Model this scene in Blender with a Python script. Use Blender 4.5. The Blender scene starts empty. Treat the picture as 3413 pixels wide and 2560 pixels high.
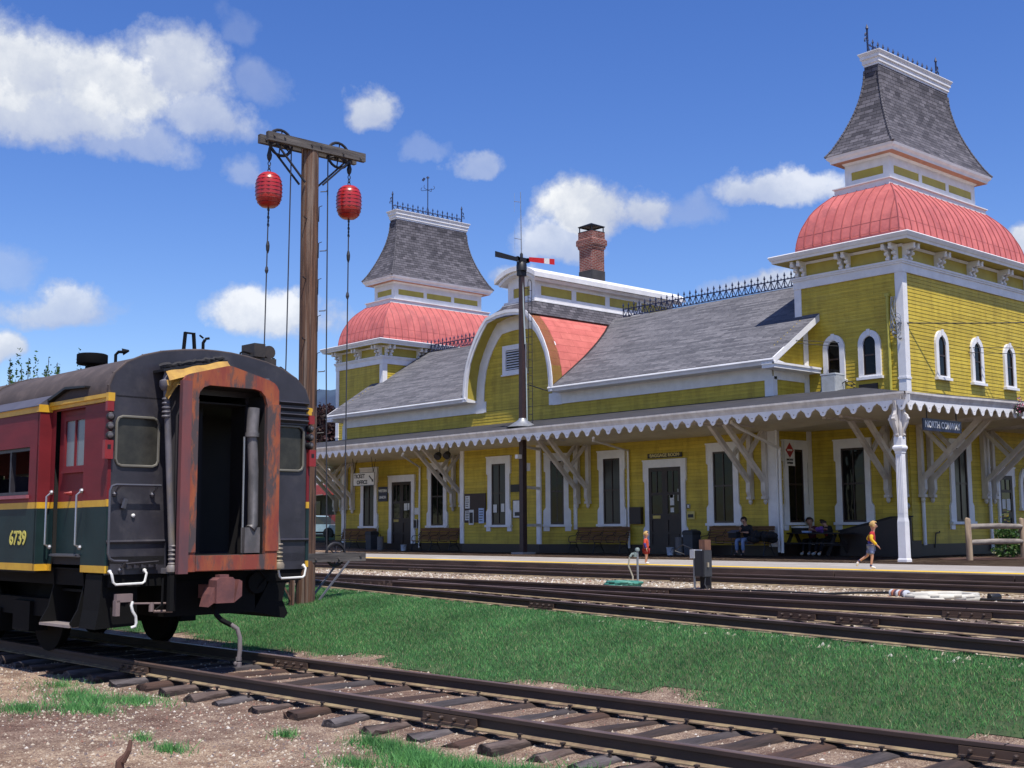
import bpy, bmesh, math, random
import numpy as np
from mathutils import Vector, Matrix, geometry
random.seed(7); RNG = np.random.default_rng(11)
SC = bpy.context.scene; COL = SC.collection
rad = math.radians

# ------------------------------------------------------------------ materials
def _nt(name):
    m = bpy.data.materials.new(name); m.use_nodes = True
    nt = m.node_tree; b = nt.nodes['Principled BSDF']
    return m, nt, b
def _n(nt, t, **k):
    n = nt.nodes.new(t)
    for a, v in k.items(): setattr(n, a, v)
    return n
def c4(c): return (c[0], c[1], c[2], 1)
def ramp(nt, fac, stops):
    r = _n(nt, 'ShaderNodeValToRGB'); e = r.color_ramp.elements
    while len(e) < len(stops): e.new(0.5)
    for el, (p, c) in zip(e, stops): el.position = p; el.color = c4(c)
    nt.links.new(fac, r.inputs[0]); return r.outputs[0]
def noise(nt, co, scale, detail=5, rough=.6, stretch=(1, 1, 1)):
    mp = _n(nt, 'ShaderNodeMapping'); mp.inputs['Scale'].default_value = stretch
    nt.links.new(co, mp.inputs[0])
    n = _n(nt, 'ShaderNodeTexNoise'); n.inputs['Scale'].default_value = scale
    n.inputs['Detail'].default_value = detail; n.inputs['Roughness'].default_value = rough
    nt.links.new(mp.outputs[0], n.inputs['Vector']); return n.outputs[0]
def bump(nt, b, h, s, d=.02):
    bp = _n(nt, 'ShaderNodeBump'); bp.inputs['Strength'].default_value = s; bp.inputs['Distance'].default_value = d
    nt.links.new(h, bp.inputs['Height']); nt.links.new(bp.outputs[0], b.inputs['Normal'])
def mix(nt, a, b, fac, mode='MIX'):
    x = _n(nt, 'ShaderNodeMix', data_type='RGBA', blend_type=mode)
    for s, v in ((6, a), (7, b)):
        if isinstance(v, tuple): x.inputs[s].default_value = c4(v)
        else: nt.links.new(v, x.inputs[s])
    if isinstance(fac, float): x.inputs[0].default_value = fac
    else: nt.links.new(fac, x.inputs[0])
    return x.outputs[2]
def M(name, col, rough=.6, col2=None, scale=4, detail=6, stretch=(1, 1, 1), lo=.38, hi=.64, bmp=0, bscale=None, bdist=.01, metal=0, spec=.5, coat=0, col3=None, scale3=1.2, lo3=.5, hi3=.66, coord='Object'):
    m, nt, b = _nt(name); co = _n(nt, 'ShaderNodeTexCoord').outputs[coord]
    b.inputs['Roughness'].default_value = rough; b.inputs['Metallic'].default_value = metal
    b.inputs['Specular IOR Level'].default_value = spec
    b.inputs['Coat Weight'].default_value = coat
    if col2 is None: col2 = tuple(c*.82 for c in col)
    f = noise(nt, co, scale, detail, .62, stretch)
    c = ramp(nt, f, [(lo, col2), (hi, col)])
    if col3:
        f3 = noise(nt, co, scale3, 7, .7, stretch)
        g = ramp(nt, f3, [(lo3, (0, 0, 0)), (hi3, (1, 1, 1))])
        c = mix(nt, c, col3, g)
    nt.links.new(c, b.inputs['Base Color'])
    if bmp: bump(nt, b, noise(nt, co, bscale or scale*4, 5, .65, stretch), bmp, bdist)
    return m
def glassy(name, col=(.012, .012, .014), rough=.06, spec=.5):
    m, nt, b = _nt(name); b.inputs['Base Color'].default_value = c4(col); b.inputs['Roughness'].default_value = rough
    b.inputs['Specular IOR Level'].default_value = spec
    co = _n(nt, 'ShaderNodeTexCoord').outputs['Object']
    bump(nt, b, noise(nt, co, 1.6, 2), .12, .05)
    return m
def shingle(name, c1, c2, mort, w, h, gap=.006, nscale=1.0, dirt=(.6, .6, .6), bmp=.6, offset=.5):
    m, nt, b = _nt(name); co = _n(nt, 'ShaderNodeTexCoord').outputs['UV']
    t = _n(nt, 'ShaderNodeTexBrick'); t.offset = offset
    t.inputs['Scale'].default_value = 1; t.inputs['Brick Width'].default_value = w; t.inputs['Row Height'].default_value = h
    t.inputs['Mortar Size'].default_value = gap; t.inputs['Mortar Smooth'].default_value = .1; t.inputs['Bias'].default_value = 0
    t.inputs['Color1'].default_value = c4(c1); t.inputs['Color2'].default_value = c4(c2); t.inputs['Mortar'].default_value = c4(mort)
    nt.links.new(co, t.inputs['Vector'])
    f = noise(nt, co, nscale, 6, .65)
    d = ramp(nt, f, [(.35, dirt), (.62, (1, 1, 1))])
    c = mix(nt, t.outputs['Color'], d, 1.0, 'MULTIPLY')
    nt.links.new(c, b.inputs['Base Color']); b.inputs['Roughness'].default_value = .85
    b.inputs['Specular IOR Level'].default_value = .25
    inv = _n(nt, 'ShaderNodeMath', operation='SUBTRACT'); inv.inputs[0].default_value = 1; nt.links.new(t.outputs['Fac'], inv.inputs[1])
    # shingle courses: a saw-tooth step every row adds the lap shadow
    sp = _n(nt, 'ShaderNodeSeparateXYZ'); nt.links.new(co, sp.inputs[0])
    mm = _n(nt, 'ShaderNodeMath', operation='DIVIDE'); mm.inputs[1].default_value = h; nt.links.new(sp.outputs[1], mm.inputs[0])
    fr = _n(nt, 'ShaderNodeMath', operation='FRACT'); nt.links.new(mm.outputs[0], fr.inputs[0])
    ad = _n(nt, 'ShaderNodeMath', operation='SUBTRACT'); nt.links.new(inv.outputs[0], ad.inputs[0]); nt.links.new(fr.outputs[0], ad.inputs[1])
    bump(nt, b, ad.outputs[0], bmp, .012)
    return m

# ------------------------------------------------------------------ geometry accumulator
class G:
    def __init__(s): s.v = []; s.f = []; s.uv = []; s.mi = []; s.cm = 0
    def face(s, pts, uv=None, m=None):
        i = len(s.v); s.v += [tuple(p) for p in pts]; s.f.append(list(range(i, i+len(pts))))
        s.uv += uv if uv else [(0, 0)]*len(pts); s.mi.append(s.cm if m is None else m)
    def box(s, x0, x1, y0, y1, z0, z1, m=None):
        s.obox(Vector(((x0+x1)/2, (y0+y1)/2, (z0+z1)/2)), (1, 0, 0), (0, 1, 0), (0, 0, 1), abs(x1-x0)/2, abs(y1-y0)/2, abs(z1-z0)/2, m)
    def obox(s, c, ax, ay, az, hx, hy, hz, m=None):
        c = Vector(c); ax = Vector(ax)*hx; ay = Vector(ay)*hy; az = Vector(az)*hz
        P = [c+ax*i+ay*j+az*k for i, j, k in ((-1,-1,-1),(1,-1,-1),(1,1,-1),(-1,1,-1),(-1,-1,1),(1,-1,1),(1,1,1),(-1,1,1))]
        L = (hx*2, hy*2, hz*2)
        for q, (a, b2) in (((0,3,2,1),(1,0)),((4,5,6,7),(0,1)),((0,1,5,4),(0,2)),((1,2,6,5),(1,2)),((2,3,7,6),(0,2)),((3,0,4,7),(1,2))):
            s.face([P[i] for i in q], [(0,0),(L[a],0),(L[a],L[b2]),(0,L[b2])], m)
    def bar(s, a, b, w, h, m=None, up=(0, 0, 1)):
        a = Vector(a); b = Vector(b); d = (b-a); L = d.length; d.normalize(); up = Vector(up)
        if abs(d.dot(up)) > .98: up = Vector((0, 1, 0))
        sd = d.cross(up).normalized(); u2 = sd.cross(d)
        s.obox((a+b)/2, d, sd, u2, L/2, w/2, h/2, m)
    def prism(s, poly, o, U, V, N, d, m=None, holes=(), back=True):
        """2-D polygon (+holes) in the plane o+u*U+v*V, thickness d along N"""
        o = Vector(o); U = Vector(U); V = Vector(V); N = Vector(N)*d
        loops = [list(poly)]+[list(h) for h in holes]
        if holes or len(poly) > 4:
            tri = geometry.tessellate_polygon([[Vector((p[0], p[1], 0)) for p in L] for L in loops])
        else: tri = [tuple(range(len(poly)))]
        flat = [p for L in loops for p in L]
        area = sum(poly[i][0]*poly[(i+1) % len(poly)][1]-poly[(i+1) % len(poly)][0]*poly[i][1] for i in range(len(poly)))
        for t in tri:
            pts = [flat[i] for i in t]
            a2 = sum(pts[i][0]*pts[(i+1) % len(pts)][1]-pts[(i+1) % len(pts)][0]*pts[i][1] for i in range(len(pts)))
            if a2 < 0: pts = pts[::-1]
            s.face([o+U*p[0]+V*p[1]+N for p in pts], [tuple(p) for p in pts], m)
            if back: s.face([o+U*p[0]+V*p[1] for p in pts[::-1]], [tuple(p) for p in pts[::-1]], m)
        for k, L in enumerate(loops):
            n = len(L)
            for i in range(n):
                p, q = L[i], L[(i+1) % n]
                if (area < 0): p, q = q, p
                a = o+U*p[0]+V*p[1]; b = o+U*q[0]+V*q[1]; l = math.hypot(q[0]-p[0], q[1]-p[1])
                s.face([a, b, b+N, a+N], [(0,0),(l,0),(l,d),(0,d)], m)
    def tube(s, pts, r, n=8, m=None, cap=True):
        pts = [Vector(p) for p in pts]; k = len(pts)
        R = r if isinstance(r, (list, tuple)) else [r]*k
        rings = []; prev = None; ln = 0; lens = [0]
        for i in range(k):
            d = (pts[min(i+1, k-1)]-pts[max(i-1, 0)]).normalized()
            if prev is None:
                a = Vector((0, 0, 1)) if abs(d.z) < .9 else Vector((1, 0, 0))
                u = d.cross(a).normalized()
            else: u = (prev-d*prev.dot(d)).normalized()
            prev = u; w = d.cross(u)
            rings.append([pts[i]+(u*math.cos(2*math.pi*j/n)+w*math.sin(2*math.pi*j/n))*R[i] for j in range(n)])
            if i: ln += (pts[i]-pts[i-1]).length; lens.append(ln)
        for i in range(k-1):
            for j in range(n):
                j2 = (j+1) % n; c = 2*math.pi*max(R[0], 1e-3)
                s.face([rings[i][j], rings[i][j2], rings[i+1][j2], rings[i+1][j]], [(j/n*c, lens[i]), ((j+1)/n*c, lens[i]), ((j+1)/n*c, lens[i+1]), (j/n*c, lens[i+1])], m)
        if cap: s.face(rings[0][::-1], None, m); s.face(rings[-1], None, m)
    def lathe(s, prof, c=(0, 0, 0), n=20, m=None, ax=(0, 0, 1)):
        """prof [(r, h)] going up along ax"""
        c = Vector(c); A = Vector(ax).normalized(); u = A.orthogonal().normalized(); w = A.cross(u)
        rings = [[c+A*h+(u*math.cos(2*math.pi*j/n)+w*math.sin(2*math.pi*j/n))*max(r, 1e-4) for j in range(n)] for r, h in prof]
        for i in range(len(prof)-1):
            for j in range(n):
                j2 = (j+1) % n
                s.face([rings[i][j], rings[i][j2], rings[i+1][j2], rings[i+1][j]], [(j/n, prof[i][1]), ((j+1)/n, prof[i][1]), ((j+1)/n, prof[i+1][1]), (j/n, prof[i+1][1])], m)
        s.face(rings[0][::-1], None, m); s.face(rings[-1], None, m)
    def ball(s, c, r, n=10, m=None, sc=(1, 1, 1)):
        c = Vector(c)
        k = max(4, n//2)
        P = lambda i, j: c+Vector((math.sin(math.pi*i/k)*math.cos(2*math.pi*j/n)*r*sc[0], math.sin(math.pi*i/k)*math.sin(2*math.pi*j/n)*r*sc[1], -math.cos(math.pi*i/k)*r*sc[2]))
        for i in range(k):
            for j in range(n):
                if i == 0: s.face([P(0, 0), P(1, j+1), P(1, j)], None, m)
                elif i == k-1: s.face([P(k, 0), P(i, j), P(i, j+1)], None, m)
                else: s.face([P(i, j), P(i, j+1), P(i+1, j+1), P(i+1, j)], None, m)
    def grid(s, fn, nu, nv, uvfn=None, m=None):
        P = [[fn(i/nu, j/nv) for j in range(nv+1)] for i in range(nu+1)]
        for i in range(nu):
            for j in range(nv):
                q = ((i, j), (i+1, j), (i+1, j+1), (i, j+1))
                s.face([P[a][b] for a, b in q], [uvfn(a/nu, b/nv) for a, b in q] if uvfn else None, m)
    def rectloft(s, rows, m=None, sides='frbl', uvscale=1):
        """rows: (x0,x1,y0,y1,z) rings of a rectangle, lofted upward; uv = metres along the edge / up the slope"""
        vl = {k: 0 for k in 'frbl'}
        for a, b in zip(rows[:-1], rows[1:]):
            ca = [(a[0],a[2],a[4]),(a[1],a[2],a[4]),(a[1],a[3],a[4]),(a[0],a[3],a[4])]
            cb = [(b[0],b[2],b[4]),(b[1],b[2],b[4]),(b[1],b[3],b[4]),(b[0],b[3],b[4])]
            for k, i in zip('frbl', range(4)):
                j = (i+1) % 4
                dv = math.hypot(math.hypot((b[2]-a[2]) if k == 'f' else (b[1]-a[1]) if k == 'r' else (b[3]-a[3]) if k == 'b' else (b[0]-a[0]), 0), b[4]-a[4])
                e = 0 if k in 'fb' else 1
                if k in sides:
                    s.face([ca[i], ca[j], cb[j], cb[i]], [(ca[i][e]*uvscale, vl[k]), (ca[j][e]*uvscale, vl[k]), (cb[j][e]*uvscale, vl[k]+dv), (cb[i][e]*uvscale, vl[k]+dv)], m)
                vl[k] += dv
    def cap_rect(s, r, m=None, down=False):
        p = [(r[0],r[2],r[4]),(r[1],r[2],r[4]),(r[1],r[3],r[4]),(r[0],r[3],r[4])]
        s.face(p[::-1] if down else p, [(q[0], q[1]) for q in (p[::-1] if down else p)], m)
    def build(s, name, mats, parent=None, smooth=None, world=False, weld=True):
        if not isinstance(mats, (list, tuple)): mats = [mats]
        me = bpy.data.meshes.new(name); me.from_pydata(s.v, [], s.f)
        for x in mats: me.materials.append(x)
        if len(mats) > 1: me.polygons.foreach_set('material_index', s.mi)
        uvl = me.uv_layers.new(name='UVMap'); uvl.data.foreach_set('uv', [c for p in s.uv for c in p])
        if weld:
            bm = bmesh.new(); bm.from_mesh(me); bmesh.ops.remove_doubles(bm, verts=bm.verts, dist=.0002); bm.to_mesh(me); bm.free()
        if smooth is not None:
            me.polygons.foreach_set('use_smooth', [True]*len(me.polygons)); me.set_sharp_from_angle(angle=rad(smooth))
        me.update(); o = bpy.data.objects.new(name, me); COL.objects.link(o)
        if parent:
            o.parent = parent
            if world: o.matrix_parent_inverse = root_matrix(parent).inverted()
        return o
def root_matrix(o):
    m = Matrix.LocRotScale(o.location, o.rotation_euler, o.scale)
    if o.parent: return root_matrix(o.parent) @ o.matrix_parent_inverse @ m
    return m
def thing(name, label, cat, loc=(0, 0, 0), rotz=0, group=None):
    o = bpy.data.objects.new(name, None); COL.objects.link(o); o.empty_display_size = .2
    o.location = loc; o.rotation_euler = (0, 0, rotz); o['label'] = label; o['category'] = cat
    if group: o['group'] = group
    return o
def tag(o, label, cat, group=None, kind=None):
    if label: o['label'] = label
    if cat: o['category'] = cat
    if group: o['group'] = group
    if kind: o['kind'] = kind
    return o
def struct(o): o['kind'] = 'structure'; return o
def dup(root, loc, rotz=0, label=None, group=None):
    def cp(o, par):
        c = o.copy(); COL.objects.link(c); c.parent = par
        for ch in list(o.children): cp(ch, c)
        return c
    r = cp(root, None); r.location = loc; r.rotation_euler = (0, 0, rotz)
    if label: r['label'] = label
    if group: r['group'] = group
    return r
def text(name, body, size, o, U, V, mat, parent=None, world=True, ext=.004, align='CENTER', sx=1, bold=.006):
    cu = bpy.data.curves.new(name, 'FONT'); cu.body = body; cu.size = size; cu.extrude = ext; cu.align_x = align; cu.align_y = 'CENTER'; cu.resolution_u = 3; cu.offset = bold
    t = bpy.data.objects.new(name+'_t', cu); COL.objects.link(t)
    dg = bpy.context.evaluated_depsgraph_get(); me = bpy.data.meshes.new_from_object(t.evaluated_get(dg))
    bpy.data.objects.remove(t); me.name = name
    U = Vector(U).normalized(); V = Vector(V).normalized(); N = U.cross(V)
    mtx = Matrix(((U.x*sx, V.x, N.x, o[0]), (U.y*sx, V.y, N.y, o[1]), (U.z*sx, V.z, N.z, o[2]), (0, 0, 0, 1)))
    me.transform(mtx); me.materials.clear(); me.materials.append(mat)
    ob = bpy.data.objects.new(name, me); COL.objects.link(ob)
    if parent:
        ob.parent = parent
        if world: ob.matrix_parent_inverse = root_matrix(parent).inverted()
    return ob

# ------------------------------------------------------------------ palette
YEL = M('yellow_clapboard_paint', (.61, .455, .045), .6, (.53, .385, .036), 1.6, stretch=(1, 1, 6), bmp=.12, bscale=30, bdist=.004, col3=(.56, .435, .085), scale3=.8, lo3=.55, hi3=.8)
YELP = M('yellow_panel_paint', (.46, .37, .06), .55, (.40, .31, .05), 2)
WHT = M('white_trim_paint', (.80, .79, .80), .5, (.70, .69, .70), 2.2, bmp=.05, bscale=20)
WHTD = M('aged_white_trim_paint', (.66, .62, .58), .55, (.50, .46, .43), 3, stretch=(1, 1, .5), bmp=.05)
CREAM = M('cream_soffit_paint', (.62, .57, .42), .6, (.53, .48, .36), 1.5)
REDM = M('faded_red_sheet_metal', (.60, .165, .145), .55, (.46, .115, .105), 1.6, bmp=.4, bscale=5, bdist=.04, col3=(.34, .10, .095), scale3=1.3, lo3=.52, hi3=.74)
REDS = shingle('faded_red_roof_sheet', (.62, .18, .15), (.56, .15, .13), (.36, .09, .08), 1.1, .34, .008, 2.0, (.78, .74, .74), .35)
SLATE = shingle('grey_tower_shingles', (.066, .063, .075), (.165, .155, .175), (.035, .034, .04), .34, .15, .008, 1.5, (.66, .66, .68), 1.0)
ROOFG = shingle('weathered_grey_roof_shingles', (.105, .105, .118), (.205, .20, .215), (.065, .065, .075), .9, .125, .009, 3.0, (.72, .72, .74), 1.0)
TAR = M('black_roofing_felt', (.022, .021, .024), .8, (.04, .038, .042), 2)
IRON = M('wrought_iron_sky_tint', (.016, .026, .075), .5)  # blue fringe from the sky behind is put into the iron colour
BROWN = M('dark_brown_paint', (.030, .017, .014), .5, (.022, .013, .011), 3, bmp=.1)
PANE = glassy('dark_window_glass', (.005, .005, .006), .05, .2)
CURT = M('dim_curtain_behind_glass', (.022, .019, .018), .3, (.006, .006, .007), 5, stretch=(6, 6, .25), lo=.42, hi=.66)
def _boards(m):
    nt = m.node_tree; b = nt.nodes['Principled BSDF']; src = b.inputs['Base Color'].links[0].from_socket
    uv = _n(nt, 'ShaderNodeTexCoord').outputs['UV']; t = _n(nt, 'ShaderNodeTexBrick'); t.offset = .37; t.inputs['Scale'].default_value = 1
    t.inputs['Brick Width'].default_value = 3.1; t.inputs['Row Height'].default_value = .125; t.inputs['Mortar Size'].default_value = .004; t.inputs['Bias'].default_value = 0
    t.inputs['Color1'].default_value = c4((.86, .86, .84)); t.inputs['Color2'].default_value = c4((1.06, 1.06, 1.06)); t.inputs['Mortar'].default_value = c4((.5, .48, .4)); nt.links.new(uv, t.inputs['Vector'])
    c = mix(nt, src, t.outputs['Color'], 1.0, 'MULTIPLY'); co = _n(nt, 'ShaderNodeTexCoord').outputs['Object']
    c = mix(nt, c, ramp(nt, noise(nt, co, 2.2, 7, .7, (1, 1, .22)), [(.34, (.74, .72, .66)), (.56, (1, 1, 1))]), 1.0, 'MULTIPLY'); nt.links.new(c, b.inputs['Base Color'])
_boards(YEL)
LAP = M('board_lap_shade', (.10, .08, .02), .9)  # shadow line under each board, painted as a darker underside colour
PANEI = M('dim_room_behind_glass', (.02, .018, .018), .3, (.006, .006, .007), 2.5)
BRICK = shingle('red_chimney_brick', (.24, .055, .04), (.17, .04, .032), (.33, .27, .24), .22, .075, .012, 2, (.6, .55, .55), .5)
BLACK = M('black_metal_paint', (.010, .010, .012), .5)
GALV = M('galvanised_metal', (.42, .43, .44), .4, (.30, .31, .32), 6, metal=.6)
WOODG = M('grey_weathered_timber', (.115, .10, .09), .85, (.05, .043, .04), 5, stretch=(1, .25, 1), bmp=.6, bscale=14, bdist=.012, col3=(.19, .17, .15), scale3=3)
PAPER = M('paper_notice', (.72, .71, .68), .7)
NAVY = M('navy_sign_enamel', (.008, .010, .045), .35)
SIGNW = M('white_sign_paint', (.78, .77, .74), .5)
SUN_E = 4.4; SKY_E = .125; SKY_SAT = 1.28; SKY_HUE = .518; EXPO = 0.36
CLOUD_WOB = 1.5; CLOUD_LO = (3.0, 3.4, 4.5); CLOUD_MID = (4.2, 4.5, 5.1); CLOUD_HI = (6.1, 6.2, 6.3)
CLOUDS = [(-72.0, 19.4, 5.0, 3.3, 1.0), (-67.8, 18.9, 4.4, 2.9, 1.0), (-64.4, 20.2, 2.8, 2.9, .85), (-63.0, 17.9, 3.0, 1.6, .7), (-70.0, 17.6, 5.4, 2.4, .9), (-66.5, 16.6, 3.4, 1.3, .55), (-60.8, 20.2, 1.6, 1.6, .3),
          (-56.3, 19.2, 1.9, 1.3, .85), (-44.6, 14.7, 3.0, 1.9, 1.0), (-42.0, 14.7, 2.4, 1.5, .9), (-46.4, 13.2, 2.6, 1.5, .75), (-35.8, 15.3, 3.4, .9, .75), (-37.5, 11.2, 2.6, 1.0, .9), (-59.4, 9.4, 3.0, 1.4, .9), (-68.9, 9.6, 3.4, 1.2, .75),
          (-49.9, 17.2, 1.3, .8, .5), (-52.6, 17.7, 1.4, .7, .22), (-61.2, 15.7, 1.2, 1.2, .4), (-39.6, 14.5, 2.2, 1.2, .35), (-25.2, 12.3, 1.2, .9, .9), (-71.5, 8.0, 1.4, 1.0, .9), (-48.8, 11.6, 1.5, 1.0, .8), (-48.9, 9.6, 1.3, .6, .9), (-61.5, 22.6, 1.6, 1.0, .2), (-71.6, 11.3, 2.2, 1.0, .3),
          (-110, 18, 12, 5, .9), (20, 16, 10, 4, .9), (60, 24, 14, 5, .8), (150, 20, 20, 6, .8), (-150, 14, 12, 4, .8)]
# ------------------------------------------------------------------ ground, tracks
def ctr(x): return 7.19+.05*(x+10)+.0012*(x+10)**2          # centre line of the near track
def yF(x):                                                  # near rail of the diverging track
    if x > -21: return 10.8-.194*(x+5.27)
    s = min(9, -21-x); return 13.85+.194*s-.194*s*s/18
RT = -.54                                                   # rail top of the near track
def sst(a, b, x): t = min(1, max(0, (x-a)/(b-a))); return t*t*(3-2*t)
def gz(x, y):
    e = max(yF(x)-.15, 9.6); z = -.765+.05*sst(5.9, 6.6, y)
    z += .465*sst(8.7, max(e, 10.6), y)
    z += .25*sst(23.6, 25, y)
    z += .5*sst(42, 58, math.hypot(x, y))*sst(-46, -60, x)+0*x
    z += .02*math.sin(x*1.7+y)*math.sin(y*2.3)*sst(6.0, 5.0, y)
    return z
def sheet(name, xs, ys, off, mat, ok=None):
    g = G(); 
    for a, b in zip(xs, xs[1:]):
        for c, d in zip(ys, ys[1:]):
            if ok and not ok((a+b)/2, (c+d)/2): continue
            g.face([(x, y, gz(x, y)+off) for x, y in ((a, c), (b, c), (b, d), (a, d))])
    return struct(g.build(name, mat, smooth=60))
def rng(*seg):
    o = []
    for a, b, st in seg:
        n = max(1, int(round((b-a)/st))); o += [a+(b-a)*i/n for i in range(n)]
    return o+[seg[-1][1]]
def gravel(name, c1, c2, c3, sc, dark, bmp, big=.35):
    m, nt, b = _nt(name); co = _n(nt, 'ShaderNodeTexCoord').outputs['Object']
    v = _n(nt, 'ShaderNodeTexVoronoi'); v.inputs['Scale'].default_value = sc; v.inputs['Randomness'].default_value = 1
    wv = _n(nt, 'ShaderNodeTexNoise'); wv.inputs['Scale'].default_value = sc*.6; wv.inputs['Detail'].default_value = 3; nt.links.new(co, wv.inputs['Vector'])
    mx_ = mix(nt, co, wv.outputs['Color'], .02); nt.links.new(mx_, v.inputs['Vector'])
    sep = _n(nt, 'ShaderNodeSeparateColor'); nt.links.new(v.outputs['Color'], sep.inputs[0])
    stone = ramp(nt, sep.outputs[0], [(.0, c2), (.45, c1), (.85, c1), (1, c3)])
    d = ramp(nt, v.outputs['Distance'], [(.35, (1, 1, 1)), (.75, dark)])
    c = mix(nt, stone, d, 1.0, 'MULTIPLY')
    f = noise(nt, co, big, 8, .7); c = mix(nt, c, ramp(nt, f, [(.36, (.58, .50, .52)), (.5, (.85, .82, .82)), (.62, (1.12, 1.08, 1.0))]), 1.0, 'MULTIPLY')
    f2 = noise(nt, co, big*9, 6, .7); c = mix(nt, c, ramp(nt, f2, [(.40, (.62, .56, .56)), (.58, (1.08, 1.06, 1.04))]), 1.0, 'MULTIPLY')
    nt.links.new(c, b.inputs['Base Color']); b.inputs['Roughness'].default_value = .95; b.inputs['Specular IOR Level'].default_value = .1
    hn = _n(nt, 'ShaderNodeMath', operation='SUBTRACT'); hn.inputs[0].default_value = 1; nt.links.new(v.outputs['Distance'], hn.inputs[1])
    hs_ = _n(nt, 'ShaderNodeMath', operation='ADD'); nt.links.new(hn.outputs[0], hs_.inputs[0]); nt.links.new(noise(nt, co, sc*.35, 4), hs_.inputs[1])
    bump(nt, b, hs_.outputs[0], bmp, .03)
    return m
GRAV = gravel('brown_yard_gravel', (.44, .35, .26), (.23, .165, .14), (.60, .52, .41), 75, (.55, .5, .5), .6)
BALL = gravel('pale_ballast_stone', (.52, .45, .33), (.30, .25, .19), (.66, .60, .48), 15, (.42, .38, .33), .9, .5)
SOIL = M('lawn_soil', (.05, .085, .025), .95, (.03, .05, .016), 5)
SPIKE_=0; ASPH = M('platform_asphalt', (.36, .325, .285), .92, (.25, .225, .20), 30, 8, lo=.35, hi=.65, bmp=.3, bscale=60, col3=(.43, .40, .36), scale3=.7)
GREEN_FAR = M('far_grass', (.07, .15, .035), .95, (.045, .1, .02), .4)
xs = rng((-420, -60, 40), (-60, -24, 3), (-24, 0, .4), (0, 30, 3), (30, 300, 30)); ys = rng((-200, 0, 40), (0, 2, 1), (2, 11, .3), (11, 24, .6), (24, 60, 4), (60, 500, 44))
sheet('ground', xs, ys, 0, GRAV)
xs2 = rng((-70, -22, 2), (-22, 8, .5)); ys2 = rng((9.4, 24, .35))
sheet('ballast_bed', xs2, ys2, .006, BALL, lambda x, y: yF(x)-.9 < y < 23.7)
sheet('lawn_soil', rng((-46, -22, .6), (-22, 0, .35)), rng((8.9, 15.4, .25)), .009, SOIL, lambda x, y: 9.05+.25*math.sin(x*1.3)+.12*math.sin(x*3.7) < y < yF(x)-.18)
tx = M('street_asphalt', (.22, .21, .21), .9); sheet('street', rng((-140, -62, 4)), rng((26, 80, 4)), .01, tx, lambda x, y: x < -66-0*(y))
# grass blades
def blades(name, pts, h, w, mats, label, cat, lean=.5, kinds=None):
    n = len(pts); a = RNG.uniform(0, 2*math.pi, n); hh = h*RNG.uniform(.55, 1.25, n); ww = w*RNG.uniform(.7, 1.3, n)
    lx = RNG.normal(0, lean*.5, n)*hh; ly = RNG.normal(0, lean*.5, n)*hh
    P = np.array(pts); V = np.zeros((n, 3, 3), np.float32)
    V[:, 0] = P; V[:, 1] = P; V[:, 2] = P
    V[:, 0, 0] -= np.cos(a)*ww; V[:, 0, 1] -= np.sin(a)*ww; V[:, 1, 0] += np.cos(a)*ww; V[:, 1, 1] += np.sin(a)*ww
    V[:, 2, 0] += lx; V[:, 2, 1] += ly; V[:, 2, 2] += hh
    me = bpy.data.meshes.new(name); me.vertices.add(n*3); me.vertices.foreach_set('co', V.ravel())
    me.loops.add(n*3); me.loops.foreach_set('vertex_index', np.arange(n*3, dtype=np.int32))
    me.polygons.add(n); me.polygons.foreach_set('loop_start', np.arange(0, n*3, 3, dtype=np.int32)); me.polygons.foreach_set('loop_total', np.full(n, 3, np.int32))
    for m in mats: me.materials.append(m)
    me.polygons.foreach_set('material_index', RNG.choice(len(mats), n, p=kinds).astype(np.int32)); me.update(); me.validate()
    o = bpy.data.objects.new(name, me); COL.objects.link(o); o['kind'] = 'stuff'; o['label'] = label; o['category'] = cat; return o
def leafmat(name, c, tr=.5):
    m, nt, b = _nt(name); b.inputs['Base Color'].default_value = c4(c); b.inputs['Roughness'].default_value = .6; b.inputs['Specular IOR Level'].default_value = .25
    t = _n(nt, 'ShaderNodeBsdfTranslucent'); t.inputs['Color'].default_value = c4(tuple(min(1, x*1.3) for x in c)); ms = _n(nt, 'ShaderNodeMixShader'); ms.inputs[0].default_value = tr*.6
    out = nt.nodes['Material Output']; nt.links.new(b.outputs[0], ms.inputs[1]); nt.links.new(t.outputs[0], ms.inputs[2]); nt.links.new(ms.outputs[0], out.inputs['Surface'])
    co = _n(nt, 'ShaderNodeTexCoord').outputs['Object']; f = noise(nt, co, .9, 5, .6)
    cc = ramp(nt, f, [(.35, tuple(x*.72 for x in c)), (.65, tuple(x*1.18 for x in c))]); nt.links.new(cc, b.inputs['Base Color'])
    return m
G1 = leafmat('grass_blade_green', (.095, .26, .085)); G2 = leafmat('grass_blade_deep', (.055, .17, .06)); G3 = leafmat('grass_blade_dry', (.36, .35, .19)); G4 = leafmat('grass_blade_bright', (.14, .36, .10))
P = []
for dens, ya, yb in ((3600, 0, 99),):
    N = int(24*6.4*dens)
    X = RNG.uniform(-24, -1.5, N); Y = RNG.uniform(8.7, 15, N)
    edge = 9.12+.22*np.sin(X*1.3)+.12*np.sin(X*3.7)+.08*np.sin(X*9.1); far = np.array([yF(x)-.13 for x in X])
    fade = np.clip((Y-edge+.25)/.5, 0, 1); keep = (Y < far) & (RNG.uniform(0, 1, N) < fade)
    P = [(x, y, gz(x, y)) for x, y in zip(X[keep], Y[keep])]
blades('lawn_grass', P, .05, .0045, [G1, G2, G3, G4], 'mown green lawn between the near track and the diverging track', 'grass', .9, [.44, .28, .08, .20])
P = []
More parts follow.
